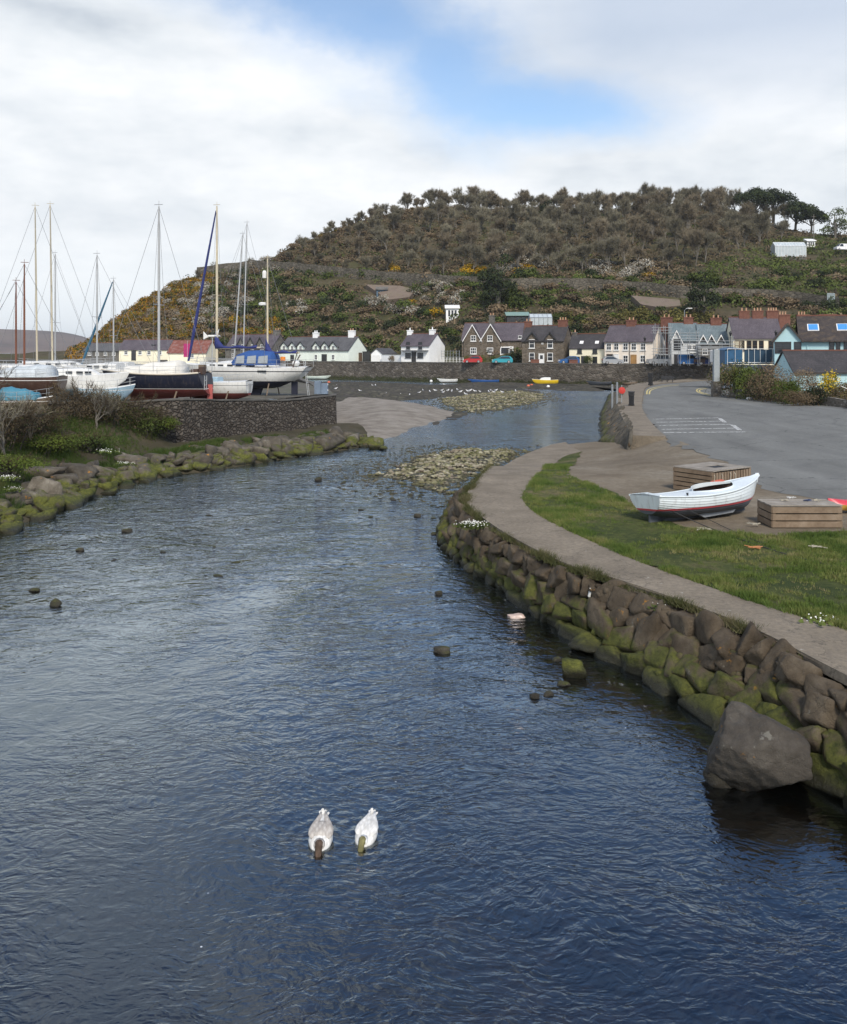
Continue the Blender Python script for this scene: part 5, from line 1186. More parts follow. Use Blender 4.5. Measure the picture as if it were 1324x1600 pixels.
def scaffold(px0, px1, Y, z0, ztop, levels, label):
    t = thing('scaffolding', label, 'scaffolding'); x0, x1 = X(px0, Y), X(px1, Y); n = max(3, int((x1 - x0) / 1.9)); 
    for i in range(n + 1):
        x = lerp(x0, x1, i / n); 
        for dy in (0, 1.1): MB().bar((x, Y + dy, z0), (x, Y + dy, ztop + rl.uniform(-.2, 1.0)), .05, 5).build('standard', MSTEEL, t)
    for k in range(levels):
        z = lerp(z0 + 2, ztop - 1, k / max(1, levels - 1)); mb = MB()
        for dy in (0, 1.1):
            for dz in (0, .5, 1.0): mb.bar((x0 - .3, Y + dy, z + dz), (x1 + .3, Y + dy, z + dz), .042, 5)
        mb.build('ledger', MSTEEL, t); MB().box(((x0 + x1) / 2, Y + .55, z + .0), (x1 - x0, .9, .06)).build('board', MOAK, t)
    return t
scaffold(1024, 1048, 157, 3.9, 10.6, 2, 'scaffolding against the cream house gable'); scaffold(1050, 1092, 156, 3.9, 9.6, 3, 'scaffolding in front of the steep-gabled house'); scaffold(1094, 1146, 154, 3.9, 8.2, 3, 'scaffolding in front of the three-gabled house')
# terrace with brick chimneys
h = House('chimney_terrace', 'cream terrace with a row of fat red brick chimneys left of the blue house', 1147, 155, 1222, -10, 528, 3.6, 9, MCREAM, MSLP, zb=3.9); h.wm.box((h.u(1156), -.012, h.E / 2), (h.u(1166) - h.u(1147), .03, h.E)); h.done()
for p in (1152, 1160, 1171, 1180, 1190, 1205): h.win(p, 532, 548, .8, MWOODD, bars=0)
for p, n in ((1163, 2), (1184, 3), (1207, 4)): h.chim(p, 1.5 + .12 * n, 1.3, MBRICK, n)
for p, n in ((1232, 4), (1262, 4)): tag(MB().box((X(p, 160), 162, 10), (2.0, 1.0, 6.0)).box((X(p, 160), 162, 12.95), (2.2, 1.2, .2)).lathe([(.16, 0), (.13, .2), (.17, .55)], 8, 1, (X(p, 160) - .7, 162, 13.05)).lathe([(.16, 0), (.13, .2), (.17, .55)], 8, 1, (X(p, 160) - .2, 162, 13.05)).lathe([(.16, 0), (.13, .2), (.17, .55)], 8, 1, (X(p, 160) + .3, 162, 13.05)).build('brick_chimney', [MBRICK, MPOT]), ('brick chimney with pots directly above the blue house gable' if p == 1232 else 'brick chimney with pots above the left skylight of the blue house'), 'chimney')
for p in (1195, 1215): MB().box((h.u(p, 2), 2.2, h.E + 1.7), (.3, 5.0, .2), tilt=math.atan2(3.6, 4.5)).build('flashing', MFRM, h.t)
tag(MB().box((X(1290, 150), 150, 9.5), (3, 2.2, 6.2)).build('brick_chimney', MBRICK), 'single broad red brick chimney rising behind the blue house roof', 'chimney')
# pale blue house, nearer

bh = House('blue_house', 'pale blue house with mossy brown roof and two skylights at the right', 1252, 112, 1420, -20, 531, 3.0, 10, MBLUEH, MSLD, zb=1.6, over=.5)
bh.gable(1211, 1252, 507, 1.2, barge=MSLD, eave_py=531, depth=9); bh.done()
bh.win(1224, 534, 552, 1.9, MDRK, bars=1, y=-1.2, sill=False); bh.win(1247, 534, 552, .85, MDRK, bars=0, y=-1.2, sill=False)
for p, w_ in ((1300, .6), (1310, .5), (1323, .6)): bh.win(p, 534, 552, w_, MDRK, bars=0, sill=False)
MBLP = plain('blue_tarpaulin', (.03, .10, .2), .35, .25)
for p in (1271, 1317): 
    u = bh.u(p, 2.3); f = MB().box((u, 2.3, bh.E + 1.38 + .2), (1.35, 1.7, .14), tilt=math.atan2(3.0, 5)).build('skylight', MFRM, bh.t); MB().box((u, 2.26, bh.E + 1.39 + .27), (1.1, 1.42, .04), tilt=math.atan2(3.0, 5)).build('pane', plain('sky_blue_pane', (.07, .28, .62), .3, .1), f)  # skylight panes coloured an even sky blue
MB().bar((bh.u(1262), -.08, .2), (bh.u(1262), -.08, bh.E), .05, 6).build('downpipe', MBLUEH, bh.t)
ah = House('blue_outbuilding', 'low pale blue outbuilding with dark roof in front of the blue house', 1241, 103, 1420, 0, 581, 2.3, 6, MBLUEH, MSLK, zb=1.6); ah.done()
ah.win(1303, 584, 592, .7, bars=0)
# blue marquee terrace with glass screens
mt = thing('glazed_terrace', 'blue canvas terrace with glass screens left of the blue house', 'terrace', (0, 0, 0)); Yt = 118
MB().box((X(1172, Yt), Yt + 2, 3.1), (X(1216, Yt) - X(1130, Yt), 4, 3.0)).build('base', plain('lilac_render', (.12, .15, .2), .8, .2), mt)
MB().box((X(1146, Yt), Yt + 1.0, 5.7), (X(1160, Yt) - X(1133, Yt), 2.4, 1.9)).prism([(X(1133, Yt) - .1, 6.6), (X(1144, Yt), 6.95), (X(1160, Yt), 6.8), (X(1160, Yt), 6.7), (X(1133, Yt) - .1, 6.5)], Yt - .2, Yt + 3.4).build('canvas', MBLP, mt)
for i, p in enumerate((1136, 1148, 1160, 1169, 1178, 1187, 1196, 1206, 1215)): MB().bar((X(p, Yt), Yt - .3, 4.6), (X(p, Yt), Yt - .3, 6.75), .03, 5).build('post', MFRM, mt)
MB().bar((X(1136, Yt), Yt - .3, 6.75), (X(1216, Yt), Yt - .3, 6.75), .04, 5).bar((X(1136, Yt), Yt - .3, 4.95), (X(1216, Yt), Yt - .3, 4.95), .04, 5).build('rail', MFRM, mt)
def m_pane():
    m = N('blue_tinted_screen'); return m.bsdf((.03, .06, .10), .1, None, 0, .8)
MB().box((X(1190, Yt), Yt - .1, 5.7), (X(1216, Yt) - X(1162, Yt), .04, 1.9)).build('screen', m_pane(), mt)
tag(MB().box((X(1122, 150), 150, 5.6), (2.0, 2, 1.9)).prism([(X(1122, 150) - 1.1, 6.55), (X(1122, 150), 6.75), (X(1122, 150) + 1.1, 6.55)], 148.4, 151.6).build('white_cabin', MFRM), 'small white site cabin beside the scaffolding', 'cabin')

# hillside sheds
def glasshouse(px, py, w, d, h_, ridge, label, matf=MFRM):
    p = hill_at(px, py); t = thing('greenhouse', label, 'greenhouse', tuple(p + Vector((0, -1, .6)))); fr = MB(); n = max(4, int(w / .9))
    for i in range(n + 1):
        x = -w / 2 + w * i / n
        for a, b in (((x, 0, 0), (x, 0, h_)), ((x, 0, h_), (x, d / 2, h_ + ridge)), ((x, d / 2, h_ + ridge), (x, d, h_)), ((x, d, 0), (x, d, h_))): fr.bar(a, b, .05, 4)
    for a in ((0, 0), (0, h_), (d, h_), (d / 2, h_ + ridge)): fr.bar((-w / 2, a[0], a[1]), (w / 2, a[0], a[1]), .06, 4)
    fr.build('frame', matf, t); g = MB().raw([(-w / 2, .03, 0), (w / 2, .03, 0), (w / 2, .03, h_), (-w / 2, .03, h_), (-w / 2, d / 2, h_ + ridge - .03), (w / 2, d / 2, h_ + ridge - .03), (w / 2, d, h_), (-w / 2, d, h_), (-w / 2, d, 0), (w / 2, d, 0)], [(0, 1, 2, 3), (3, 2, 5, 4), (4, 5, 6, 7), (7, 6, 9, 8), (0, 3, 4, 7, 8), (1, 9, 6, 5, 2)])
    g.build('glazing', plain('milky_glass', (.45, .5, .52), .15, .25, 1.0), t); MB().box((0, d / 2, -1.4), (w + .3, d + .3, 2.8)).build('plinth', MSTONEG, t)
glasshouse(1234, 404, 9.5, 3.5, 3.2, 1.3, 'white greenhouse raised on a base high on the right of the hill'); glasshouse(845, 513, 5.2, 3.2, 1.9, .9, 'grey greenhouse just above the stone cottage roof', MSTEEL)
def hut(px, py, w, d, h_, label, wallm, roofm, mono=False, name='garden_hut'):
    p = hill_at(px, py); t = thing(name, label, 'hut', tuple(p + Vector((0, -1, .2)))); MB().box((0, d / 2, h_ / 2 - .7), (w, d, h_ + 1.4)).build('wall', wallm, t)
    MB().raw([(-w / 2 - .3, -.4, h_), (w / 2 + .3, -.4, h_), (w / 2 + .3, d + .2, h_ + (.9 if mono else .25)), (-w / 2 - .3, d + .2, h_ + (.9 if mono else .25)), (-w / 2 - .3, -.4, h_ + .15), (w / 2 + .3, -.4, h_ + .15), (w / 2 + .3, d + .2, h_ + 1.05), (-w / 2 - .3, d + .2, h_ + 1.05)], [(3, 2, 1, 0), (4, 5, 6, 7), (0, 1, 5, 4), (1, 2, 6, 5), (2, 3, 7, 6), (3, 0, 4, 7)]).build('roof', roofm, t)
    for k in (-.25, 0, .25): MB().box((k * w, -.02, h_ * .45), (w * .16, .06, h_ * .7)).build('window', MGLS, t)
    return t
hut(707, 497, 3.2, 3.0, 2.2, 'white garden hut with pale roof alone on the green slope', MWHITE, MFRM, True); hut(809, 504, 5.2, 3, 1.4, 'low dark shed with pale green roof above the stone villa', MDRK, plain('green_sheet', (.2, .3, .27), .6), True); hut(597, 462, 3.0, 2.0, 1.4, 'tiny dark blue shed on the bare terraced plot', plain('faded_blue', (.08, .14, .2), .7), MSTONEG, True)
hut(1266, 386, 2.6, 2.0, 1.6, 'small white box by the telegraph pole on the hill', MWHITE, MFRM)
p = hill_at(1272, 385); tp_ = thing('telegraph_pole', 'tall wooden telegraph pole beside the hilltop pines', 'pole', tuple(p)); MB().tube([(0, 0, -1), (0, 0, 10.5)], [.16, .11], 7).build('pole', MBARK, tp_); MB().box((0, 0, 9.8), (1.4, .12, .12)).build('crossarm', MBARK, tp_)
p = hill_at(1299, 488); sg = thing('road_sign', 'back of a tall grey road sign standing in scrub on the right', 'sign', (X(1299, 205), 205, Z(492, 205))); MB().box((0, 0, 3.5), (1.8, .06, 3.0)).build('panel', plain('grey_sheet', (.22, .27, .28), .5), sg)
for k in range(5): MB().box((0, -.06, 2.2 + k * .65), (1.8, .05, .07)).build('stiffener', MSTEEL, sg)
for x in (-.5, .5): MB().bar((x, .06, -3), (x, .06, 4.9), .05, 6).build('post', MSTEEL, sg)
# ---------- boats ----------
MGEL = plain('white_gelcoat', (.70, .70, .67), .3, .12, 1.2, coords='world'); MNAVY = plain('navy_gelcoat', (.012, .015, .03), .25, .3); MANTI = plain('red_antifouling', (.16, .035, .03), .8, .35, 1.5); MANTB = plain('dark_blue_antifouling', (.012, .014, .03), .8, .3)
MALU = plain('weathered_aluminium', (.42, .43, .43), .4, .15, metal=.3); MCRM = plain('cream_spar_paint', (.52, .46, .33), .5, .2, 1); MVARN = plain('varnished_spar', (.17, .06, .03), .45, .3); MSAIL = plain('blue_canvas', (.02, .03, .14), .8, .3, 2.5, bump=.5)
MTARP = plain('white_tarpaulin', (.66, .64, .58), .8, .18, 1.5, bump=.8); MROPE = plain('rigging_wire', (.16, .17, .18), .5, .2); MTEAK = plain('grey_teak', (.16, .12, .085), .8, .3); MBLK = plain('black_rubber', (.015, .015, .016), .5, .3)
MCLEAR = plain('clear_vinyl', (.30, .33, .35), .12, .2, 2); MCYAN = plain('cyan_tarpaulin', (.05, .2, .28), .5, .35, 3, bump=1.0); MPALEB = plain('pale_blue_paint', (.33, .47, .56), .5, .2); MBROWNH = plain('brown_hull_paint', (.07, .04, .03), .5, .4)
def hull(L, B, D, sheer=(.0, -.12, .18), tr=.75, rk=.35, fine=1.0, n=18, m=9, flare=.55, bowrake=.12, sternrake=.0, stripe=None, wl=.35, stripeh=.06, p_in=2.1):
    """hull lofted from stern (x=-L/2) to bow; material 0 topside, 1 bottom, 2 stripe; returns builder and sheer line"""
    mb = MB(); rings = []; sh = []
    for i in range(n):
        t = i / (n - 1); tt = 1 - (1 - t) ** 1.0
        b = B / 2 * ((tr + (1 - tr) * math.sin(min(1, t / .45) * PI / 2)) if t < .45 else max(.012, 1 - ((t - .45) / .55) ** (p_in * fine)))
        zs = D + (sheer[0] * (1 - t) ** 2 + sheer[2] * t ** 2 + sheer[1] * 4 * t * (1 - t)); zk = rk * D * max(0, 1 - t / .3) ** 2 + .75 * D * max(0, (t - .72) / .28) ** 2.4
        x = -L / 2 + L * t; r = []
        for j in range(m):
            a = j / (m - 1) * PI / 2; y = b * math.sin(a) ** (.75 + .5 * t); z = zk + (zs - zk) * (1 - math.cos(a)) ** (.8 + flare * t); f = (z - 0) / zs
            xo = bowrake * L * (f - .5) * max(0, (t - .7) / .3) ** 1.5 + sternrake * L * (f - .5) * max(0, (.2 - t) / .2)
            r.append((x + xo, y, z))
        rings.append(r); sh.append(r[-1])
    for sg in (1, -1):
        rr = [[(p[0], sg * p[1], p[2]) for p in r] for r in rings]; st = len(mb.f); mb.loft(rr, close=False, caps=(False, False))
        for k in range(st, len(mb.f)):
            z = sum(mb.v[q][2] for q in mb.f[k]) / 4
            mb.m[k] = 1 if z < wl * D else 2 if (stripe and abs(z - stripe * D) < stripeh) else 0
    st = rings[0]; mb.raw([(p[0], p[1], p[2]) for p in st] + [(p[0], -p[1], p[2]) for p in st[::-1]], [tuple(range(2 * m))], 0)
    return mb, sh
HM = {}
def hullmat(mats, wl, sw=None, hw=.03, curve=0.0):
    """gloss topsides, boot top line and bottom paint meeting at level lines, with drips and scuffs"""
    key = (mats[0].name, mats[1].name, mats[2].name, round(wl, 3), sw, curve)
    if key in HM: return HM[key]
    c = []
    for q in mats:
        r = next(n for n in q.node_tree.nodes if n.type == 'VALTORGB').color_ramp.elements; c.append((tuple(r[0].color)[:3], tuple(r[-1].color)[:3]))
    m = N('painted_hull'); p = m.pos('obj'); xyz = m.sep(p); f = m.math('MULTIPLY_ADD', m.noise(p, 7, 4, .6), .4, m.math('MULTIPLY', m.noise(p, 1.1, 5, .6), .6))
    cc = [m.ramp(f, [(.3, a), (.62, b)]) for a, b in c]; z = m.math('SUBTRACT', xyz[2], m.math('MULTIPLY', m.math('MULTIPLY', xyz[0], xyz[0]), curve))
    drip = m.noise(m.mapv(p, (9, 9, .6)), 1.0, 4, .6); top = m.mix(m.ramp(drip, [(.52, 0.0), (.75, .35)]), cc[0], (.16, .13, .10))
    col = m.mix(m.math('LESS_THAN', z, wl + 2 * hw), top, cc[2]) if sw is None else m.mix(m.math('LESS_THAN', m.math('ABSOLUTE', m.math('SUBTRACT', z, sw)), hw), top, cc[2])
    col = m.mix(m.math('LESS_THAN', z, wl), col, cc[1]); HM[key] = m.bsdf(col, m.math('MULTIPLY_ADD', m.math('LESS_THAN', z, wl), .4, .35), None, 0, .5); return HM[key]
def deck_mb(sh, zoff=-.02, camber=.06, inner=0.0):
    mb = MB(); rg = []
    for x, y, z in sh: rg.append([(x, y * (1 - inner), z + zoff), (x, y * .5 * (1 - inner), z + zoff + camber), (x, 0, z + zoff + camber * 1.3), (x, -y * .5 * (1 - inner), z + zoff + camber), (x, -y * (1 - inner), z + zoff)])
    return mb.loft(rg, close=False, caps=(False, False))
def cabin_mb(x0, x1, w0, w1, z0, h, slope=.25):
    pr = []
    for x, ww, hh in ((x0, w0, h * .98), (lerp(x0, x1, .5), (w0 + w1) / 2 * 1.05, h), (lerp(x0, x1, .8), lerp(w0, w1, .8), h * .85), (x1, w1, h * slope)):
        pr.append([(x, -ww / 2, z0 - .1), (x, -ww / 2 * .94, z0 + hh * .8), (x, -ww / 2 * .7, z0 + hh), (x, 0, z0 + hh * 1.06), (x, ww / 2 * .7, z0 + hh), (x, ww / 2 * .94, z0 + hh * .8), (x, ww / 2, z0 - .1)])
    return MB().loft(pr)
def rig(t, x, z0, h, mat, r=.07, spread=(.5,), L=8, bow=None, stern=None, beam=1.2, boom=None, boom_z=None, sail=None, furl=None, lean=0.0, mh=True):
    top = Vector((x + lean * h, 0, z0 + h)); b = Vector((x, 0, z0 - .2))
    MB().tube([b, b.lerp(top, .6), top], [r, r * .95, r * .6], 8).bar(top, top + Vector((0, 0, .35)), .015, 4).bar(top + Vector((-.25, 0, .12)), top + Vector((.3, 0, .12)), .02, 4).build('mast', mat, t)
    wires = MB(); wr = .010
    for s in spread:
        c = b.lerp(top, s); w = beam * .62; MB().bar((c.x, -w, c.z), (c.x, w, c.z), .022, 5).build('spreader', mat, t)
        for sg in (-1, 1): wires.bar((c.x, sg * w, c.z), top, wr, 4).bar((c.x, sg * w, c.z), (x - .2, sg * beam, z0 + .1), wr, 4)
    if not spread:
        for sg in (-1, 1): wires.bar((x - .2, sg * beam, z0), top, wr, 4)
    if bow is not None: wires.bar(top, bow, wr * 1.2, 4)
    if stern is not None: wires.bar(top, stern, wr * 1.2, 4)
    wires.build('rigging', MROPE, t)
    if boom is not None:
        bz = z0 + (boom_z or 1.0); bm_ = MB().bar((x, 0, bz), (x - boom, 0, bz + .05), .06, 8); bm_.build('boom', mat, t)
        if sail:
            rg = []
            for i in range(12):
                u = i / 11; hh = .13 + .75 * max(0, 1 - u * 5.5) ** 1.6 + .05 * math.sin(u * 14); ww = .12 + .1 * (1 - u) + .03 * math.sin(u * 23)
                rg.append([(x + .1 - u * boom * .95, ww * math.cos(a), bz + hh * .45 + hh * (math.sin(a)) * (.95 if math.sin(a) > 0 else .55)) for a in [2 * PI * k / 10 for k in range(10)]])
            MB().loft(rg).build('sail_cover', sail, t, True)
    if furl and bow is not None:
        a, c = top.lerp(Vector(bow), .03), Vector(bow); MB().tube([a, a.lerp(c, .3), a.lerp(c, .8), c], [.05, .09, .13, .08], 7).build('furled_sail', furl, t)
def rails(t, sh, h=.55, i0=0, i1=None, every=2, mat=MALU):
    i1 = i1 or len(sh) - 1; mb = MB()
    for sg in (-1, 1):
        P = [Vector((x, sg * y * .97, z)) for x, y, z in sh[i0:i1 + 1]]
        for k in range(0, len(P), every): mb.bar(P[k], P[k] + Vector((0, 0, h)), .014, 4)
        for hh in (h, h * .5): mb.tube([p + Vector((0, 0, hh)) for p in P], .009, 4)
    mb.build('guard_rail', mat, t)
def ladder(t, x, y, z0, z1, lean, mat=MALU, w=.35, name='ladder'):
    mb = MB()
    for s in (-w / 2, w / 2): mb.bar((x, y + s, z0), (x + lean, y + s, z1), .025, 5)
    n = max(3, int((z1 - z0) / .3))
    for k in range(1, n): q = k / n; mb.bar((x + lean * q, y - w / 2, lerp(z0, z1, q)), (x + lean * q, y + w / 2, lerp(z0, z1, q)), .02, 5)
    return mb.build(name, mat, t)
def props(t, L, z):      # shores that hold a hull upright on the yard
    for sx in (-.25, .22):
        for sg in (-1, 1): MB().bar((sx * L, sg * 1.3, 0), (sx * L, sg * .7, z), .05, 5).build('shore', MTEAK, t)
ZY = 3.1
def boat_root(name, label, px, Y, head, z=ZY, cat='boat', group=None): return thing(name, label, cat, (X(px, Y), Y, z), math.radians(head), group)
# navy sloop: transom to the right, bow away to the left
t = boat_root('sailing_yacht', 'navy-hulled sloop with red bottom and white tarpaulin over its cabin', 246, 60.5, 170)
L, B, D = 6.6, 2.5, 1.45; mb, sh = hull(L, B, D, (.05, -.10, .22), .78, .12, 1.15, wl=.42, stripe=1.2, sternrake=.06, m=14)
mb.xform(Matrix.Translation((0, 0, .25))); mb.m = [0] * len(mb.m); mb.build('hull', hullmat([MNAVY, MANTI, MGEL], .78, None, .02), t, 40); sh = [(x, y, z + .25) for x, y, z in sh]
deck_mb(sh, .0).build('deck', MGEL, t, True); MB().tube([(x, y + .02, z + .02) for x, y, z in sh], .055, 6).tube([(x, -y - .02, z + .02) for x, y, z in sh], .055, 6).build('rubbing_strake', plain('cream_trim', (.62, .56, .46), .5, .15), t)
MB().box((.2, 0, .14), (3.0, .3, .34)).build('keel', MANTI, t); MB().box((-L / 2 - .12, 0, .55), (.34, .06, 1.0)).build('rudder', plain('faded_red_paint', (.4, .1, .09), .7, .3), t)
cabin_mb(-.9, 2.0, 1.6, 1.1, 1.68, .42).build('cabin', MGEL, t, 35)
rg = []
for i in range(13):
    u = i / 12; x = lerp(-1.6, 2.1, u); hh = .78 - .42 * u ** 1.7 + .04 * math.sin(u * 15); w_ = 1.0 - .25 * u
    rg.append([(x, w_ * math.cos(a) * (1.06 if abs(math.cos(a)) > .9 else .93), 1.70 + hh * max(0, math.sin(a)) ** .7 + .03 * math.sin(a * 7 + i)) for a in [PI * k / 12 for k in range(13)]])
MB().loft(rg, close=False, caps=(True, True)).build('tarpaulin', MTARP, t, True)
t.scale = (1.1, 1.1, 1.1); rig(t, -.1, 1.75, 10.2, MALU, .085, (.42,), bow=(L / 2 + .1, 0, 1.9), stern=(-L / 2, 0, 1.8), beam=1.15); rails(t, sh, .5, 1, 16, 3)
ladder(t, -L / 2 - .10, .62, .75, 1.6, -.02, w=.3); MB().box((-L / 2 + .5, -.3, 2.0), (.35, .4, .5)).build('outboard_locker', MTEAK, t)
MB().box((-L / 2 + .2, .4, 1.9), (.25, .5, .45)).box((-L / 2 + .5, .75, 1.85), (.4, .3, .3)).build('deck_clutter', MBROWNH, t)
MB().bar((-L / 2 + .1, -.8, 1.7), (-L / 2 + .05, -.8, 3.9), .025, 6).build('generator_pole', MALU, t)
wt = MB().bar((-L / 2 - .25, -.8, 4.0), (-L / 2 + .35, -.8, 4.0), .07, 7)
for k in range(6): a = k * PI / 3; wt.raw([(-L / 2 - .27, -.8 + math.cos(a + .3) * .06, 4 + math.sin(a + .3) * .06), (-L / 2 - .27, -.8 + math.cos(a) * .52, 4 + math.sin(a) * .52), (-L / 2 - .23, -.8 + math.cos(a - .25) * .3, 4 + math.sin(a - .25) * .3)], [(0, 1, 2)])
wt.raw([(-L / 2 + .3, -.8, 3.95), (-L / 2 + .65, -.8, 3.8), (-L / 2 + .65, -.8, 4.3)], [(0, 1, 2)]); wt.build('wind_generator', MGEL, t); props(t, L, .8)
# small white boat tucked between
t = boat_root('sailing_boat', 'small white boat with red bottom squeezed behind the navy sloop', 336, 62.5, 172)
L = 5.0; mb, sh = hull(L, 1.9, 1.25, (.05, -.08, .2), .8, .25, wl=.38, stripe=.82, stripeh=.04, m=12); mb.m = [0] * len(mb.m); mb.build('hull', hullmat([MGEL, MANTI, MROPE], .48, 1.02, .02), t, 40); deck_mb(sh, .0).build('deck', MGEL, t, True); MB().box((-L / 2 - .02, 0, .85), (.03, .6, .55)).build('transom_panel', plain('grey_panel', (.4, .4, .38), .6), t)
cabin_mb(-.4, 1.6, 1.2, .8, 1.22, .35).build('cabin', MPALEB, t, 35); rails(t, sh, .5, 0, 16, 4); props(t, L, .7)
# ketch with blue canopy
t = boat_root('sailing_ketch', 'large white ketch with blue spray hood and blue sail covers on the quay', 384, 69.5, 168)
L, B, D = 9.0, 2.9, 1.6; mb, sh = hull(L, B, D, (.05, -.06, .28), .62, .5, 1.05, wl=.40, stripe=.80, stripeh=.045, sternrake=-.16, m=14, bowrake=.16)
mb.xform(Matrix.Translation((0, 0, .5))); mb.m = [0] * len(mb.m); mb.build('hull', hullmat([MGEL, MANTB, MANTB], 1.08, 1.82, .035), t, 40); sh = [(x, y, z + .5) for x, y, z in sh]; deck_mb(sh, .0).build('deck', MGEL, t, True)
MB().prism([(-1.2, 0), (1.4, 0), (1.7, .75), (-1.5, .75)], -.14, .14).build('keel', MANTB, t); MB().box((-L / 2 + .5, 0, .55), (.5, .08, 1.0)).build('rudder', MANTB, t)
cabin_mb(-.4, 3.2, 1.9, 1.2, 2.05, .5).build('cabin', MGEL, t, 35)
for x in (.2, .9, 1.7, 2.4): MB().box((x, .93 - .08 * max(0, x - .8), 2.28), (.45, .03, .14), -.03).build('cabin_window', MGLS, t)
MB().box((-1.9, -1.38, 1.85), (.7, .03, .12)).build('hull_window', MGLS, t); MB().box((-1.9, 1.40, 1.85), (.7, .03, .12)).build('hull_window', MGLS, t)
hd = MB(); rg = []
for x, w_, hh in ((.95, .75, .25), (.5, .95, .85), (-.3, 1.05, 1.12), (-1.3, 1.08, 1.15), (-2.3, 1.05, 1.05), (-2.45, 1.05, .95)):
    rg.append([(x, w_ * math.cos(PI * k / 10) , 2.3 + hh * (math.sin(PI * k / 10) ** .6 if 0 < k < 10 else 0)) for k in range(11)])
hd.loft(rg, close=False, caps=(False, True)); h_ = hd.build('spray_hood', plain('bright_blue_canvas', (.02, .075, .25), .8, .25, 2), t, True)
wm_ = MB()
for sg in (-1, 1):
    for xa, xb in ((.35, -.35), (-.55, -1.3), (-1.45, -2.25)): wm_.raw([(xa, sg * 1.12, 2.45), (xb, sg * 1.14, 2.45), (xb, sg * 1.06, 3.05), (xa - .05, sg * 1.04, 2.98)], [(0, 1, 2, 3)])
wm_.build('pane', MCLEAR, h_)
rig(t, 2.4, 2.3, 12.4, MCRM, .10, (.45,), bow=(L / 2 + .3, 0, 2.6), beam=1.35, boom=3.6, boom_z=1.3, sail=MSAIL, furl=MSAIL)
rig(t, -1.8, 2.2, 8.3, MCRM, .08, (), stern=(-L / 2, 0, 2.2), beam=1.2, boom=2.6, boom_z=1.0, sail=MSAIL)
MB().lathe([(.02, 0), (.16, .02), (.17, .45), (.1, .6)], 10, 0, (-1.55, -.0, 9.0)).build('radar_reflector', MGEL, t); MB().lathe([(.02, 0), (.3, .02), (.32, .16), (.2, .24)], 12, 0, (-1.4, 0, 6.9)).build('radar_dome', MGEL, t)
rails(t, sh, .6, 0, 16, 3); ladder(t, -L / 2 - .75, .3, .0, 2.6, .35); MB().ball((-L / 2 + .2, .5, 2.45), (.3, .45, .25), 8).build('fender', MGEL, t)
MB().bar((-L / 2 + .3, .9, 2.1), (-L / 2 - .1, 1.0, 3.3), .04, 5).bar((-L / 2 + 1.0, -.9, 2.0), (-L / 2 + .4, -1.0, 3.1), .05, 5).build('davit', MBROWNH, t)
MB().lathe([(.08, -.16), (.2, -.14), (.2, .14), (.08, .16)], 10, 0, (-3.4, .9, 2.8)).build('life_ring', plain('orange_plastic', (.7, .22, .03), .5), t); props(t, L, 1.2)
def laid_up(label, px, Y, head, L, B, D, mats, mast=None, mm=MALU, cab=True, cover=None, z=ZY, lean=0.0, spread=(.5,), name='sailing_yacht', cat='boat', mastx=.05, boom=None, furl=None, group=None, wl=.35, stripe=None, keelh=.5):
    t = boat_root(name, label, px, Y, head, z, cat, group); mb, sh = hull(L, B, D, (.04, -.08, .2), .75, .35, wl=wl, stripe=stripe, n=14, m=10); mb.xform(Matrix.Translation((0, 0, keelh))); mb.m = [0] * len(mb.m); mb.build('hull', hullmat(mats, keelh + wl * D, keelh + D * .85, .02), t, 40)
    sh = [(x, y, q + keelh) for x, y, q in sh]; deck_mb(sh).build('deck', MGEL, t, True)
    if keelh > .3: MB().box((0, 0, keelh / 2 + .1), (L * .3, .2, keelh + .3)).build('keel', mats[1], t)
    if cab:
        cabin_mb(-L * .12, L * .28, B * .62, B * .42, D + keelh - .05, .5).build('cabin', MGEL, t, 35)
        for x in (0, L * .1, L * .18): 
            for sg in (-1, 1): MB().box((x, sg * B * .30, D + keelh + .22), (.4, .05, .14)).build('cabin_window', MGLS, t)
    if cover:
        rg = [[(lerp(-L * .38, L * .3, i / 8), (B * .44 - .1 * i / 8) * math.cos(PI * k / 8), D + keelh + (.75 - .35 * (i / 8) ** 2 + .05 * math.sin(i * 2 + k)) * math.sin(PI * k / 8)) for k in range(9)] for i in range(9)]
        MB().loft(rg, close=False).build('tarpaulin', cover, t, True)
    if mast: rig(t, L * mastx, D + keelh + .3, mast, mm, .075, spread, bow=(L / 2, 0, D + keelh + .2), stern=(-L / 2, 0, D + keelh + .1), beam=B * .45, lean=lean, boom=boom, sail=MSAIL if boom and boom > 2.5 else None, furl=furl)
    rails(t, sh, .5, 0, 13, 3); props(t, L, keelh + .4); return t
laid_up('white cabin boat with a rust-brown wheelhouse door, bow toward the thickets', 112, 58, 8, 6.5, 2.3, 1.3, [MGEL, MPALEB, MGEL], None, cab=True)
tt = laid_up('small pale blue open boat overlapping the navy sloop bow', 164, 57.5, 30, 3.4, 1.4, .9, [MPALEB, MPALEB, MGEL], None, cab=False, keelh=.1, name='open_boat')
laid_up('white motor cruiser with flared bow rail behind the white cabin boat', 172, 68, 172, 7, 2.5, 1.5, [MGEL, MGEL, MROPE], 8.4, MALU, spread=(.45,), mastx=.15)
laid_up('brown-hulled boat with a blue cover and white boards at its stern', 32, 55, 178, 5.2, 2.1, 1.3, [MBROWNH, MBROWNH, MGEL], None, cab=True, cover=plain('pale_cover', (.46, .50, .52), .7, .35, 2, bump=.6))
laid_up('low boat under a crumpled cyan tarpaulin at the far left', 36, 51, 3, 3.0, 1.3, .5, [MTEAK, MTEAK, MGEL], None, cab=False, cover=MCYAN, keelh=.1, name='covered_boat')
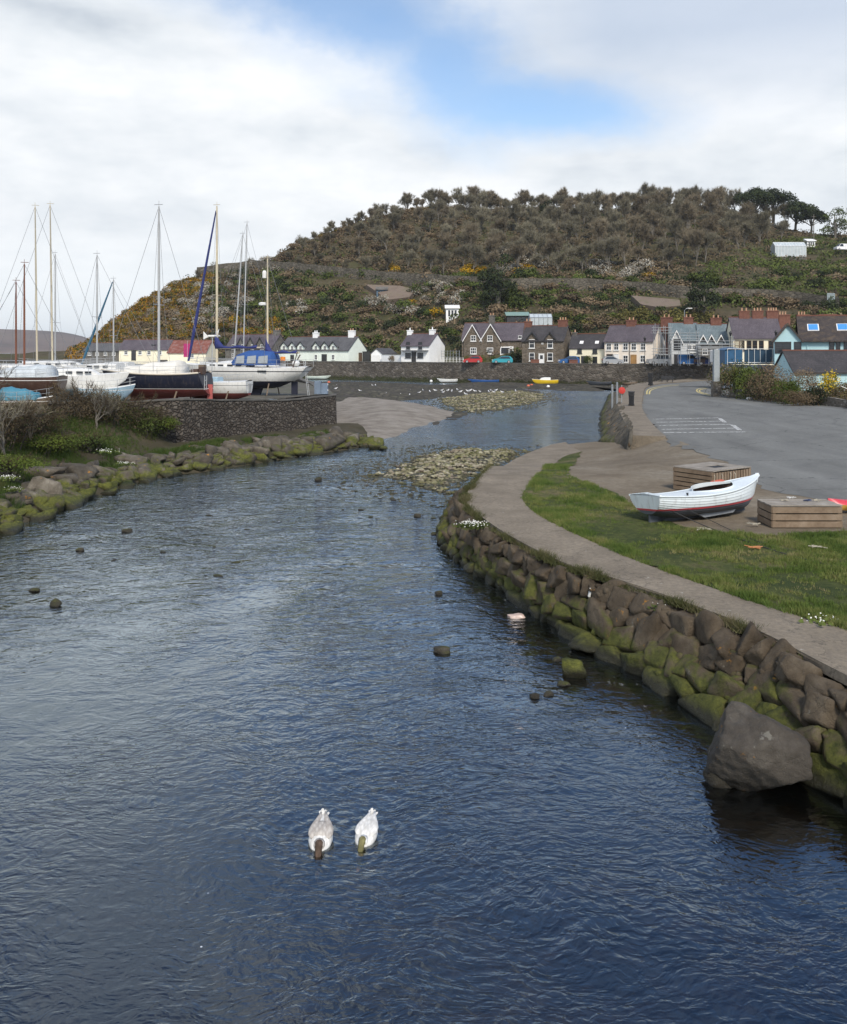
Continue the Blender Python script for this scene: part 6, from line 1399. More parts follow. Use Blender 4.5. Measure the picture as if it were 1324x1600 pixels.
laid_up('old boat with thick cream mast, the left one of the tall pair of cream masts', 58, 74, 20, 9, 2.8, 1.6, [MGEL, MANTI, MROPE], 12.9, MCRM, lean=-.012, spread=(.5,), mastx=.0)
laid_up('old boat with the slightly taller right one of the tall pair of cream masts', 82, 75, 20, 9, 2.8, 1.6, [MNAVY, MANTI, MGEL], 13.2, MCRM, lean=-.014, spread=(.5,), mastx=.0)
laid_up('white yacht with slim grey mast just right of the tall cream pair', 92, 84, 165, 8, 2.6, 1.5, [MGEL, MNAVY, MNAVY], 10.2, MALU, spread=(.38,), mastx=.05)
laid_up('smack with a short red-brown varnished mast at the left', 38, 66, 15, 7.5, 2.6, 1.4, [MBROWNH, MANTI, MGEL], 7.6, MVARN, spread=(), mastx=.0)
laid_up('boat with the thin dark leftmost mast behind the bare saplings', 22, 70, 15, 7.0, 2.4, 1.4, [MGEL, MANTI, MGEL], 6.6, MVARN, spread=(), mastx=.02)
laid_up('white sloop with teal furled sail and a white radar ball halfway up its mast', 190, 84, 172, 8, 2.6, 1.4, [MGEL, MNAVY, MROPE], 7.9, MALU, spread=(.35,), mastx=.1, furl=plain('teal_canvas', (.03, .11, .18), .8, .2))
laid_up('yacht hidden behind the ketch, the leaning left mast of the close grey pair', 372, 84, 170, 8.5, 2.7, 1.5, [MGEL, MANTB, MROPE], 12.0, MALU, lean=-.075 * -1 * -1, spread=(.42,), mastx=.05)
laid_up('yacht behind the ketch, the upright taller mast of the close grey pair', 380, 92, 170, 8.5, 2.7, 1.5, [MGEL, MANTI, MROPE], 14.2, MALU, lean=-.03, spread=(.42,), mastx=.0)
for i, (px, Y, L, lab) in enumerate(((238, 96, 7, 'long grey-hulled boat laid up behind the navy sloop'), (292, 100, 6, 'pale motor boat behind the blue furled sail'), (30, 90, 7, 'white cruiser laid up far back at the left'), (120, 100, 7, 'pale teal-roofed boat far back beyond the white cabin boat'), (-30, 60, 7, 'white hull cut by the left edge of the view'), (205, 74, 6.5, 'white dinghy-like cruiser between navy sloop and white cabin boat'))):
    laid_up(lab, px, Y, 170 - i * 3, L, 2.2, 1.1, [(MGEL, MPALEB, MGEL)[i % 3], MPALEB, MGEL], None, cab=i % 2 == 0, keelh=.35, name='laid_up_boat')
tag(MB().box((X(250, 90), 90, 4.75), (26, .12, .35)).build('floating_boom', MBLK), 'long dark spar or boom lying level behind the laid-up boats', 'spar')
pn = thing('flag_banner', 'magenta banner hung by the rusty tin shed', 'banner', (X(293, 200), 200, 4)); MB().bar((0, 0, 0), (0, 0, 4.8), .05, 5).build('pole', MALU, pn); MB().box((-.1, 0, 2.6), (1.5, .05, 3.0)).build('cloth', plain('magenta_cloth', (.35, .02, .12), .8), pn)
for x in (499, 507): pass
lk = thing('storage_tank', 'blue-grey plastic tank with white lids at the end of the quay', 'tank', (X(502, 70.6), 70.6, 3.1)); MB().box((-.25, 0, .5), (.5, .6, 1.0)).box((.28, 0, .42), (.5, .6, .84)).build('body', plain('blue_grey_plastic', (.15, .2, .27), .5), lk)
for z in (.3, .75): MB().ball((.5, -.2, z), .09, 6).build('lid', MGEL, lk)
# harbour boats
def dinghy(label, px, py, L, head, mats, z=0.05, B=1.6, D=.7, cab=False, wl=.2, stripe=None, tilt=0.0, name='rowing_boat'):
    y = min(G(px, py, z)[1], interp(px, QY) - 3.5); x = X(px, y); t = thing(name, label, 'boat', (x, y, z), math.radians(head)); t.rotation_euler[0] = tilt; mb, sh = hull(L, B, D, (.05, -.06, .18), .6, .3, wl=wl, stripe=stripe, n=14, m=10, stripeh=.05); mb.m = [0] * len(mb.m); mb.build('hull', hullmat(mats, wl * D, D * 2, .02), t, 40)
    if cab:
        deck_mb(sh).build('deck', MGEL, t, True); cabin_mb(-L * .18, L * .25, B * .7, B * .45, D, .5).build('cabin', MGEL, t, 35)
        for u in (-.05, .1): MB().box((u * L, -B * .34, D + .28), (.45, .06, .18)).build('window', MGLS, t)
    else:
        inn = [(x_ * .96, y_ * .93, z_) for x_, y_, z_ in sh]; mb2 = MB(); mb2.loft([[(a, b, c + .01), (a, b * .8, c - D * .45), (a, 0, c - D * .6), (a, -b * .8, c - D * .45), (a, -b, c + .01)] for a, b, c in inn], close=False, caps=(False, False)); mb2.build('inside', MTEAK, t, True)
        MB().tube([(a, b * .98, c) for a, b, c in sh], .04, 5).tube([(a, -b * .98, c) for a, b, c in sh], .04, 5).build('gunwale', mats[0], t)
        for u in (-.25, .05): MB().box((u * L, 0, D * .72), (.25, B * .86, .04)).build('thwart', MTEAK, t)
    return t
MROW = plain('royal_blue_paint', (.02, .10, .33), .5, .25); MYEL = plain('yellow_hull_paint', (.72, .50, .02), .4, .15)
dinghy('white rowing boat moored by the far quay left of the blue boat', 700, 596, 3.9, 184, [MGEL, MTEAK, MGEL]); dinghy('long royal blue rowing boat moored below the far quay', 757, 598, 5.8, 175, [MROW, MROW, MROW], B=1.9)
dinghy('small motor boat with yellow hull and white cabin below the stone cottage', 853, 600, 4.6, 182, [MYEL, MYEL, MGEL], B=1.8, D=.95, cab=True, wl=.1, name='cabin_boat', tilt=.05); dinghy('dark dinghy with a pale rim aground right of the yellow boat', 937, 603, 4.2, 178, [plain('slate_paint', (.05, .06, .075), .6), MBLK, MGEL], z=.3)
dinghy('pale green-grey rowing boat beyond the end of the boat quay', 497, 588, 5.2, 5, [plain('pale_green_paint', (.5, .56, .5), .6), MTEAK, MGEL], B=1.7); dinghy('small upturned-looking grey punt on the mud near the footway bend', 985, 601, 2.6, 10, [MTEAK, MTEAK, MGEL], z=.3, B=1.3, D=.45)
for i, (px, py, c, lab) in enumerate(((514, 600, 1, 'orange mooring buoy beyond the boat quay'), (826, 606, 1, 'red mooring buoy left of the yellow boat'), (831, 605, 1, 'second red buoy touching the first left of the yellow boat'), (857, 607, 0, 'white buoy under the yellow cabin boat'), (674, 594, 0, 'white buoy off the bow of the white rowing boat'))):
    y = min(G(px, py, .05)[1], interp(px, QY) - 6); x = X(px, y); b = thing('mooring_buoy', lab, 'buoy', (x, y, .15)); MB().ball((0, 0, .2), .32, 8).build('float', (MGEL, plain('faded_orange', (.55, .13, .06), .5))[c], b, True); MB().lathe([(.05, .48), (.05, .6), (.1, .62)], 6).build('ring', MBLK, b)
# gulls
MGULL = plain('gull_white', (.75, .75, .75), .7, .08); MGULLG = plain('gull_grey', (.38, .40, .43), .7, .1); MBEAK = plain('yellow_beak', (.6, .42, .06), .5)
def gull():
    t = thing('gull', 'white gull standing on the mud of the low-tide flats', 'gull', group='gulls on the mudflats'); rg = []
    for x, r, z in ((-.30, .02, .19), (-.2, .06, .19), (-.05, .11, .2), (.1, .1, .24), (.17, .06, .31), (.21, .055, .37), (.26, .045, .38), (.29, .015, .37)): rg.append([(x, r * .9 * math.cos(a), z + r * math.sin(a)) for a in [2 * PI * k / 8 for k in range(8)]])
    MB().loft(rg).build('body', MGULL, t, True); MB().ball((-.09, 0, .235), (.22, .105, .08), 8).build('wings', MGULLG, t, True); MB().bar((.28, 0, .37), (.35, 0, .355), .014, 5, 0, .004).build('beak', MBEAK, t)
    for s in (-.03, .03): MB().bar((0, s, 0), (0, s, .14), .008, 4).build('leg', MBEAK, t)
    return t
g0 = gull(); rgl = np.random.RandomState(3)
GP = [(644, 613), (661, 612), (672, 614), (680, 612), (691, 612), (693, 615), (700, 612), (706, 613), (720, 614), (731, 613), (735, 612), (742, 613), (750, 614), (764, 614), (767, 612), (772, 615), (775, 612), (785, 615), (806, 613), (563, 613), (587, 604), (582, 604), (695, 603), (602, 618), (629, 619), (526, 604), (715, 611), (640, 620), (728, 618), (655, 616), (525, 609)]
for i, (px, py) in enumerate(GP):
    o = g0 if i == 0 else copy_tree(g0); x, y = G(px, py, .12); s = 1.1; o.scale = (s, s, s); o.location = (x, y, .1); o.rotation_euler = (0, 0, rgl.uniform(0, 6.28))
# ---------- vehicles ----------
MTYRE = MBLK; MRIM = plain('wheel_rim', (.4, .4, .41), .35, .2, metal=.5)
def car(name, label, px, Y, z, head, paint, L=4.1, W=1.72, Hh=1.5, kind='hatch', cat='car'):
    t = thing(name, label, cat, (X(px, Y), Y, z), math.radians(head)); hl = L / 2
    if kind == 'van': prof = [(-hl, .45), (-hl, 1.7), (-hl + .1, Hh), (hl - 1.5, Hh), (hl - .85, 1.15), (hl - .1, .95), (hl, .5)]; cabp = [(hl - 2.3, 1.12), (hl - 2.3, Hh - .12), (hl - 1.52, Hh - .12), (hl - .98, 1.12)]
    elif kind == 'jeep': prof = [(-hl, .5), (-hl, 1.0), (-hl + .12, Hh), (hl - 1.7, Hh), (hl - 1.2, 1.08), (hl - .08, .98), (hl, .5)]; cabp = [(-hl + .22, 1.05), (-hl + .3, Hh - .12), (hl - 1.75, Hh - .12), (hl - 1.32, 1.05)]
    else: prof = [(-hl, .45), (-hl + .03, .95), (-hl + .45, Hh - .08), (-hl + .9, Hh), (hl - 2.0, Hh - .02), (hl - 1.05, .98), (hl - .2, .82), (hl, .45)]; cabp = [(-hl + .42, .98), (-hl + .75, Hh - .12), (hl - 2.0, Hh - .12), (hl - 1.22, .98)]
    prof = [(-hl + .1, .22)] + prof + [(hl - .05, .22)]
    rg = []
    for y, ins in ((-W / 2 + .02, .06), (-W / 2, .0), (-W / 2 + .10, .0), (W / 2 - .10, .0), (W / 2, .0), (W / 2 - .02, .06)):
        tum = lambda zz: max(0, zz - .9) * .28
        rg.append([(x * (1 - ins * .1), (y + (tum(zz) if y < 0 else -tum(zz)) if abs(y) > W / 2 - .2 else y), zz - (ins * .3 if zz > .6 else 0)) for x, zz in prof])
    MB().loft(rg).build('body', paint, t, 50)
    g = MB()
    for sg in (-1, 1): g.raw([(x, sg * (W / 2 - (max(0, zz - .9) * .28) + .012), zz) for x, zz in cabp], [(0, 1, 2, 3)])
    g.build('side_glass', MGLS, t)
    fx0, fz0, fx1, fz1 = (hl - .85, 1.15, hl - 1.5, Hh) if kind == 'van' else (hl - 1.2, 1.08, hl - 1.7, Hh) if kind == 'jeep' else (hl - 1.05, .98, hl - 2.0, Hh - .02)
    MB().raw([(lerp(fx0, fx1, .06) + .02, -W / 2 + .22, lerp(fz0, fz1, .06) + .02), (lerp(fx0, fx1, .06) + .02, W / 2 - .22, lerp(fz0, fz1, .06) + .02), (lerp(fx0, fx1, .9) + .02, W / 2 - .3, lerp(fz0, fz1, .9) + .02), (lerp(fx0, fx1, .9) + .02, -W / 2 + .3, lerp(fz0, fz1, .9) + .02)], [(0, 1, 2, 3)]).build('windscreen', MGLS, t)
    for sx in (-hl + .8, hl - .8):
        for sg in (-1, 1):
            wv = MB(); wv.loft([[(sx + r * math.cos(a), sg * y, .31 + r * math.sin(a)) for a in [2 * PI * k / 14 for k in range(14)]] for y, r in ((W / 2 - .2, .31), (W / 2 + .0, .31), (W / 2 + .02, .26))]); wh = wv.build('wheel', MTYRE, t)
            MB().loft([[(sx + r * math.cos(a), sg * y, .31 + r * math.sin(a)) for a in [2 * PI * k / 10 for k in range(10)]] for y, r in ((W / 2 + .02, .2), (W / 2 + .035, .17))]).build('rim', MRIM, wh)
    for sg in (-1, 1): MB().box((hl - .1, sg * (W / 2 - .28), .68), (.16, .32, .14)).build('headlight', plain('lamp_glass', (.7, .7, .7), .1, .05), t); MB().box((-hl + .02, sg * (W / 2 - .2), .85), (.08, .18, .25)).build('tail_light', plain('red_lens', (.4, .02, .02), .2), t)
    MB().box((hl + .0, 0, .4), (.06, .5, .11)).build('number_plate', MGEL, t); return t
P = lambda n, c, m=.3: plain(n, c, .3, .08, 1, metal=m)
car('parked_car', 'small red hatchback parked on the quay before the stone villa', 739, 180.5, 4.0, 176, P('red_car_paint', (.42, .03, .03)), 3.9)
car('parked_car', 'teal estate car parked between stone villa and stone cottage', 785, 177.5, 4.0, 178, P('teal_car_paint', (.03, .30, .36)), 4.1)
car('parked_car', 'blue hatchback parked at the corner of the stone cottage', 889, 171, 4.0, 182, P('blue_car_paint', (.02, .10, .28)), 3.9)
car('parked_car', 'silver-grey hatchback in front of the tall cream house', 958, 166, 4.0, -4, P('silver_car_paint', (.34, .35, .36), .5), 3.9)
car('parked_car', 'silver boxy off-roader with its rear spare wheel beside the scaffolding', 1029, 162, 4.0, 184, P('grey_silver_paint', (.40, .41, .41), .5), 4.0, 1.8, 1.85, 'jeep')
car('parked_van', 'bright blue panel van parked before the scaffolded house', 1078, 158, 4.0, -6, P('blue_van_paint', (.02, .13, .36)), 3.9, 1.75, 1.85, 'van', 'van')
car('parked_car', 'dark navy car parked right of the bright blue van', 1103, 156.5, 4.0, -6, P('navy_car_paint', (.015, .03, .12)), 3.4)
pv_ = hill_at(1318, 395); car('parked_van', 'white van parked on the hillside lane at the right edge', 1316, pv_.y - 2, pv_.z + .6, 190, P('white_van_paint', (.7, .7, .7), 0), 4.6, 1.8, 2.0, 'van', 'van')
MGRN = plain('hedge_shadow', (.02, .025, .012))
for px, Y, s, m_, lab in ((799, 190, .75, MEVER, 'dark shrub against the sun porch of the stone villa'), (807, 186, .95, MEVER, 'tall dark shrub between villa and stone cottage'), (752, 189, .5, MLIME, 'low bright hedge behind the red car'), (772, 187, .5, MGREEN, 'low green hedge between red car and teal car'), (920, 174, .55, MGREEN, 'small bush in front of the low cream cottage'), (730, 190, .5, MOLIVE, 'yellowish bush at the left corner of the stone villa'), (508, 223, .6, MGREEN, 'climber beside the porch of the dormer cottages'), (612, 207, .5, MSCRUB, 'brown bush behind the white garden wall')):
    o = mesh_obj('garden_bush', bush_mesh(px, m_, 900, .16, (2.2, 1.6, 2.6), 6)); o.location = (X(px, Y), Y, 4.0); o.scale = (s, s, s); tag(o, lab, 'bush')
# ---------- street furniture ----------
def lamp(px, Y, z, h, label):
    t = thing('street_lamp', label, 'street lamp', (X(px, Y), Y, z)); MB().lathe([(.16, 0), (.16, .5), (.08, .6), (.055, 1.2), (.05, h)], 8).bar((-.35, 0, h - .3), (.35, 0, h - .3), .03, 5).build('post', MBLK, t)
    l = MB().lathe([(.12, 0), (.24, .5), (.26, .52), (.1, .75), (.03, .85)], 6, 0, (0, 0, h)); l.build('lantern', MBLK, t); return t
lamp(1008, 163.5, 4.0, 4.3, 'black lantern lamp post before the tall cream house'); lamp(1142, 140, 1.5, 7.3, 'black lantern lamp post in front of the three-gabled scaffolded house'); lamp(1213, 130, 1.5, 7.2, 'black lantern lamp post by the glazed terrace')
t = thing('street_lamp', 'tall steel road lamp rising behind the blue-roofed houses', 'street lamp', (X(1070, 178), 178, 3.9)); MB().tube([(0, 0, 0), (0, 0, 10.6), (.3, 0, 11.0), (1.0, 0, 11.1)], .07, 6).build('post', MSTEEL, t); MB().box((1.1, 0, 11.05), (.8, .3, .16)).build('lamp_head', MGEL, t)
def bin_(px, py, z, label, s=1.0):
    x, y = G(px, py, z); t = thing('litter_bin', label, 'litter bin', (x, y, z), .2); MB().lathe([(.30, 0), (.30, .16), (.25, .18), (.27, .95)], 4).build('body', MBLK, t); MB().box((0, 0, 1.12), (.42, .42, .34)).box((0, 0, 1.30), (.5, .5, .06)).build('hood', MDRK, t); MB().box((-.05, -.205, 1.12), (.28, .03, .16)).build('opening', plain('bin_opening', (.004, .004, .004)), t); t.scale = (s, s, s)
bin_(987, 634, 1.53, 'black litter bin on the footway nearer the camera', .98); bin_(1017, 602, 1.53, 'farther black litter bin on the footway bend beside the bench', 1.35)
x, y = G(1043, 597, 1.53); t = thing('park_bench', 'dark wooden bench on the footway bend facing the harbour', 'bench', (x, y, 1.53), -.35); MB().box((0, 0, .45), (1.9, .5, .06)).build('seat', MDRK, t); MB().box((0, .28, .75), (1.9, .06, .45)).build('backrest', MDRK, t)
for sx in (-.8, 0, .8): MB().box((sx, 0, .22), (.1, .5, .44)).build('leg', MDRK, t)
x, y = G(1096, 583, 3.98); t = thing('park_bench', 'brown bench on the quay top in front of the blue van', 'bench', (X(1093, 156), 156, 4.05), -.2); MB().box((0, 0, .45), (1.9, .5, .06)).build('seat', MBROWNH, t); MB().box((0, -.28, .75), (1.9, .06, .5)).build('backrest', MBROWNH, t)
for sx in (-.8, .8): MB().box((sx, 0, .22), (.1, .5, .44)).build('leg', MBROWNH, t)
for px, lab in ((836, 'low red brick planter before the white cottage door'), (896, 'low red brick planter by the blue hatchback'), (1034, 'low red brick planter by the silver off-roader')):
    Y = interp(px, QY) + 1.5; tag(MB().box((X(px, Y), Y, 4.4), (1.6, .8, .75)).box((X(px, Y), Y, 4.8), (1.75, .95, .1)).build('brick_planter', MBRICK), lab, 'planter')
# life ring post and pontoon posts at the wall head
x, y = G(966, 630, 1.53); t = thing('life_ring_stand', 'red life ring housing on a post at the edge of the footway', 'life ring', (x + .35, y, 1.4)); MB().box((0, 0, .9), (.07, .07, 1.9)).build('post', MSTEEL, t); MB().lathe([(.02, -.1), (.32, -.08), (.32, .08), (.02, .1)], 14).xform(Matrix.Translation((0, -.08, 1.35)) @ Matrix.Rotation(PI / 2, 4, 'X')).build('ring', plain('red_plastic', (.5, .04, .03), .4), t)
for k, (dx__, lab) in enumerate(((-.55, 'left one of two grey mooring piles against the footway wall'), (-.1, 'right one of two grey mooring piles against the footway wall'))):
    tag(MB().lathe([(.10, -1), (.10, 2.7 + .2 * k), (.05, 2.75 + .2 * k)], 8, 0, (x + dx__ - .2, y - 1.0, .6)).build('mooring_pile', MSTEEL), lab, 'pile')
rail_fence('quay_railing', 1095, 157.5, 1125, 156, 3.98, 1.0, 5, MSTEEL, 'short steel railing on the quay top before the blue van', .02, 2)
# road markings
MYL = plain('yellow_line_paint', (.55, .45, .17), .9, .35, 3); 
def worn(name, c):
    m = N(name); p = m.pos(); a = m.ramp(m.noise(p, 5, 6, .75), [(.42, 0.0), (.52, 1.0)]); b = m.n('ShaderNodeBsdfPrincipled'); m.set(b, 'Base Color', (*c, 1)); m.set(b, 'Roughness', .9); tr = m.n('ShaderNodeBsdfTransparent'); mx = m.n('ShaderNodeMixShader'); m.link(a, mx.inputs[0]); m.link(tr.outputs[0], mx.inputs[1]); m.link(b.outputs[0], mx.inputs[2]); m.link(mx.outputs[0], m.out.inputs[0]); return m.mat
MWL = worn('worn_white_paint', (.6, .6, .58))
def stripe(name, pts, w, mat, z=.012):
    P = smooth_line(pts, 5); rg = []
    for i, (x, y) in enumerate(P):
        a, b = P[max(0, i - 1)], P[min(len(P) - 1, i + 1)]; L = math.dist(a, b); nx, ny = -(b[1] - a[1]) / L * w / 2, (b[0] - a[0]) / L * w / 2; zz = zr(x, y) + z
        rg.append([(x - nx, y - ny, zz), (x + nx, y + ny, zz)])
    MB().loft(rg, close=False, caps=(False, False)).build(name, mat)['kind'] = 'structure'
g = lambda *p: [G(a, b, 1.4) for a, b in p]
stripe('road_marking', g((1011, 616), (1015, 608), (1040, 602.5), (1092, 598)), .16, MYL); stripe('road_marking', g((1015, 616), (1019, 609), (1042, 603.8), (1092, 599.2)), .16, MYL)
stripe('road_marking', g((1104, 605), (1091, 608), (1090, 612), (1100, 616), (1112, 619)), .16, MYL); stripe('road_marking', g((1108, 606), (1095, 609), (1094, 612), (1103, 615), (1114, 618)), .16, MYL)
for a, b in (((1022, 655), (1124, 653)), ((1030, 665), (1142, 663)), ((1026, 660), (1133, 658)), ((1036, 676), (1165, 675)), ((1034, 671), (1154, 669))):
    P0, P1 = Gz(*a), Gz(*b); stripe('road_marking', [P0, ((P0[0] + P1[0]) / 2, (P0[1] + P1[1]) / 2), P1], .28, MWL)
for a, b in (((1125, 654), (1133, 660)), ((1145, 664), (1156, 672))): stripe('road_marking', [Gz(*a), Gz((a[0] + b[0]) / 2, (a[1] + b[1]) / 2), Gz(*b)], .3, MWL)

# ---------- garden at the right ----------
MGW = rubble('garden_rubble', 2.6, [(.13, .112, .09), (.26, .225, .185), (.18, .158, .13), (.38, .345, .30)], (.12, .11, .09))
wall_strip('garden_wall', [(33.6, 98.5), (35.6, 93), (37.0, 86), (37.9, 79.5)], 1.2, lambda x, y: 2.15 + .25 * nz(y * .5, 3), .5, MGW, 'low ragged rubble wall of the garden beside the road', 'wall', wav=.15)
wall_strip('garden_wall', [(38.2, 77.8), (38.9, 72), (40.2, 60)], 1.2, lambda x, y: 2.5 + .25 * nz(y * .5, 3), .5, MGW, 'right stretch of the rubble garden wall beyond the little steps', 'wall', wav=.15)
gp = thing('concrete_pillar', 'tall pale concrete pillar at the corner of the road', 'pillar', (32.55, 99.6, 1.3)); MB().box((0, 0, .9), (.9, .9, 1.8)).build('stone_base', MGW, gp); MB().box((0, 0, 3.55), (.62, .5, 3.6)).build('shaft', plain('pale_concrete', (.3, .33, .34), .9, .25, 2), gp)
stp = thing('garden_steps', 'short stone steps with a steel handrail through the garden wall', 'steps', (38.0, 78.7, 1.4), 1.3)
for k in range(3): MB().box((0, -.1 + k * .3, .1 + k * .2), (1.3, .34, .2)).build('step', MCOP, stp)
MB().bar((-.6, -.3, 0), (-.6, -.3, 1.3), .03, 6).bar((-.6, -.3, 1.25), (-.5, 1.3, 2.0), .03, 6).bar((.2, -.3, 0), (.2, -.3, 2.9), .03, 6).build('handrail', MSTEEL, stp)
def gbush(px, Y, w, h, mats, lab, n=1500, leaf=.10, seed=1, acc=None, accn=0, al=None, z=1.4, name='garden_shrub'):
    o = mesh_obj(name, bush_mesh(seed, mats, n, leaf, (w / 2, w / 2 * .8, h * .75), 8, acc, accn, accleaf=al)); o.location = (X(px, Y), Y, z); o.scale = (1.1, 1, 1.3); return tag(o, lab, 'shrub')
def spiky(px, Y, z, h, label):
    t = thing('cabbage_palm', label, 'palm', (X(px, Y), Y, z)); MB().tube([(0, 0, 0), (0, 0, h * .4)], [.18, .13], 8).build('trunk', MBARK, t); rs = np.random.RandomState(4); mb = MB()
    for i in range(150):
        d = Vector(rs.normal(size=3)); d.z = abs(d.z) * .9 - .15; d.normalize(); p = Vector((0, 0, h * .45)); q = p + d * h * .42; r = p + d * h * .68 + Vector((0, 0, -.14 * h)); s = d.cross(Vector((0, 0, 1))).normalized() * .05
        mb.raw([p - s * .5, p + s * .5, q + s, q - s, r], [(0, 1, 2, 3), (3, 2, 4)])
    me = mb.mesh('fronds', [m_leaf('palm_fronds', (.05, .06, .02), (.13, .12, .045), None, .1, 1)], fix=False); mesh_obj('fronds', me, t)
spiky(1147, 97, 1.8, 3.4, 'spiky cabbage palm behind the ragged garden wall'); 
gbush(1172, 95, 3.8, 3.6, MGREEN, 'rounded bright green hedge left of the brown garden thicket', 2600, .09, 1, acc=MLIME, accn=1500, al=.09)
gbush(1190, 92, 4.4, 2.9, MSCRUB, 'brown leafless garden thicket against the wall', 3600, .07, 2, acc=MEVER, accn=1500, al=.08)
gbush(1217, 89, 4.0, 2.3, MSCRUB, 'low reddish brown shrub in the middle of the garden', 3400, .07, 3, acc=MGREEN, accn=500, al=.08)
gbush(1234, 86, 2.6, 2.0, MLIME, 'bright lime green garden shrub below the blue outbuilding', 2800, .08, 4)
gbush(1262, 90, 4.6, 3.2, MSCRUB, 'tall twiggy brown shrub before the blue outbuilding roof', 3600, .06, 5)
gbush(1296, 86, 2.2, 2.6, MGREEN, 'yellow-flowering forsythia shrub at the right garden', 700, .09, 6, acc=m_leaf('forsythia_flower', (.45, .30, .02), (.7, .5, .04), None, .1, 1), accn=1500, al=.07)
gbush(1325, 84, 3.6, 2.0, MSCRUB, 'brown shrub at the right edge above the garden wall', 2400, .07, 7, acc=MOLIVE, accn=900, al=.08); gbush(1275, 84, 3.0, 1.7, MEVER, 'dark low shrub above the garden wall left of the steps', 2000, .08, 8, acc=MSCRUB, accn=1000, al=.07)
gbush(1245, 83, 3.0, 1.3, MSCRUB, 'low dead undergrowth spilling over the garden wall', 2200, .06, 9)
gbush(1136, 101, 4.0, 3.4, MSCRUB, 'brown shrub behind the pillar below the glazed terrace', 2000, .08, 19, acc=MGREEN, accn=900, al=.09); gbush(1158, 101, 4.6, 3.6, MEVER, 'dark shrub between palm and bright hedge', 2200, .09, 20, acc=MOLIVE, accn=700, al=.09); gbush(1203, 97, 5.0, 3.8, MSCRUB, 'tall pale brown twiggy shrub behind the bright hedge', 3000, .07, 21)
sheet('garden_ground', [(33.9, 99), (36.5, 91), (38, 84), (39.2, 76), (40, 70), (60, 60), (90, 80), (90, 128), (56, 128), (44, 108), (36, 101)], lambda x, y: 1.75, MBANK, 2.0, thick=.6)
sheet('upper_road', [(36, 126), (90, 126), (90, 160), (52, 160), (40, 140)], lambda x, y: 1.46, MASPH, 4.0)
tag(MB().ball((0, 0, .15), (.32, .2, .17), 8).build('white_sack', MGEL), 'white sack lying at the foot of the garden wall', 'sack').location = (*G(1171, 625, 1.4), 1.4)

# ---------- near right: boat, crates, kayak ----------
MCRATE = two('weathered_crate_wood', [(.13, .09, .06), (.235, .175, .12), (.33, .26, .19)], 1.8, .9, .6, .02, 'obj')
MBOATW = plain('boat_white_paint', (.66, .72, .74), .38, .10, 2.0, bump=.1); MRED = plain('red_boat_stripe', (.42, .05, .06), .5, .2); MDKB = plain('grey_blue_bottom', (.075, .085, .10), .75, .35, 2)
rowb = thing('rowing_boat', 'white clinker rowing boat with thin red stripe on the grass before the crates', 'boat')
sx_, sy_ = 6.66, 26.5; ex_, ey_ = 10.62, 28.6; L = math.hypot(ex_ - sx_, ey_ - sy_); rowb.location = ((sx_ + ex_) / 2, (sy_ + ey_) / 2, 1.5); rowb.rotation_euler = (-.10, -.02, math.atan2(ey_ - sy_, ex_ - sx_))
B, D = 1.75, .66; n, m_ = 30, 13
def rsec(t):
    b = B / 2 * ((.72 + .28 * math.sin(min(1, t / .45) * PI / 2)) if t < .45 else max(.015, 1 - ((t - .45) / .55) ** 2.6)); zs = D + .10 * (1 - t) ** 2 + .30 * t ** 2.2 - .10 * math.sin(PI * t); zk = .20 * max(0, 1 - t / .25) ** 1.6 + .5 * D * max(0, (t - .8) / .2) ** 2.2; return b, zs, zk
rings, shr = [], []
for i in range(n):
    t = i / (n - 1); b, zs, zk = rsec(t); r = []
    for j in range(m_):
        for e in (0, 1) if 4 <= j < m_ - 1 else (0,):     # lapped strakes
            a = (j + (.03 if e else 0)) / (m_ - 1) * PI / 2; y = b * math.sin(a) ** .8 + (.016 if e else 0) * min(1, b * 2); z = zk + (zs - zk) * (1 - math.cos(a)) ** (.85 + .4 * t)
            r.append((-L / 2 + L * t + .10 * L * (z / zs - .5) * max(0, (t - .72) / .28) ** 1.4 - .03 * L * (z / zs - .3) * max(0, (.15 - t) / .15), y, z))
    rings.append(r); shr.append(r[-1])
hb = MB()
for sg in (1, -1):
    st = len(hb.f); hb.loft([[(p[0], sg * p[1], p[2]) for p in r] for r in rings], close=False, caps=(False, False))
    for k in range(st, len(hb.f)): z = sum(hb.v[q][2] for q in hb.f[k]) / 4; x_ = sum(hb.v[q][0] for q in hb.f[k]) / 4 / L; wl_ = .26 + .12 * (x_ + .5) ** 2; hb.m[k] = 1 if z < wl_ - .035 else 2 if z < wl_ + .03 else 0
st = rings[0]; q = len(hb.f); hb.raw([(p[0] - .005, p[1], p[2]) for p in st if p[2] > .20] + [(p[0] - .005, -p[1], p[2]) for p in st[::-1] if p[2] > .20], [tuple(range(2 * len([p for p in st if p[2] > .20])))], 0)
hb.raw([(-L / 2 - .012 - .02, -.63, .7), (-L / 2 - .032, .63, .7), (-L / 2 - .032, .6, .79), (-L / 2 - .032, 0, .85), (-L / 2 - .032, -.6, .79), (-L / 2 + .04, -.63, .7), (-L / 2 + .04, .63, .7), (-L / 2 + .04, .6, .79), (-L / 2 + .04, 0, .85), (-L / 2 + .04, -.6, .79)], [(0, 1, 2, 3, 4), (9, 8, 7, 6, 5), (4, 3, 8, 9), (3, 2, 7, 8), (1, 6, 7, 2), (0, 4, 9, 5)])
hb.m = [0] * len(hb.m); hb.build('hull', hullmat([MBOATW, MDKB, MRED], .255, None, .026, .012), rowb, 30)
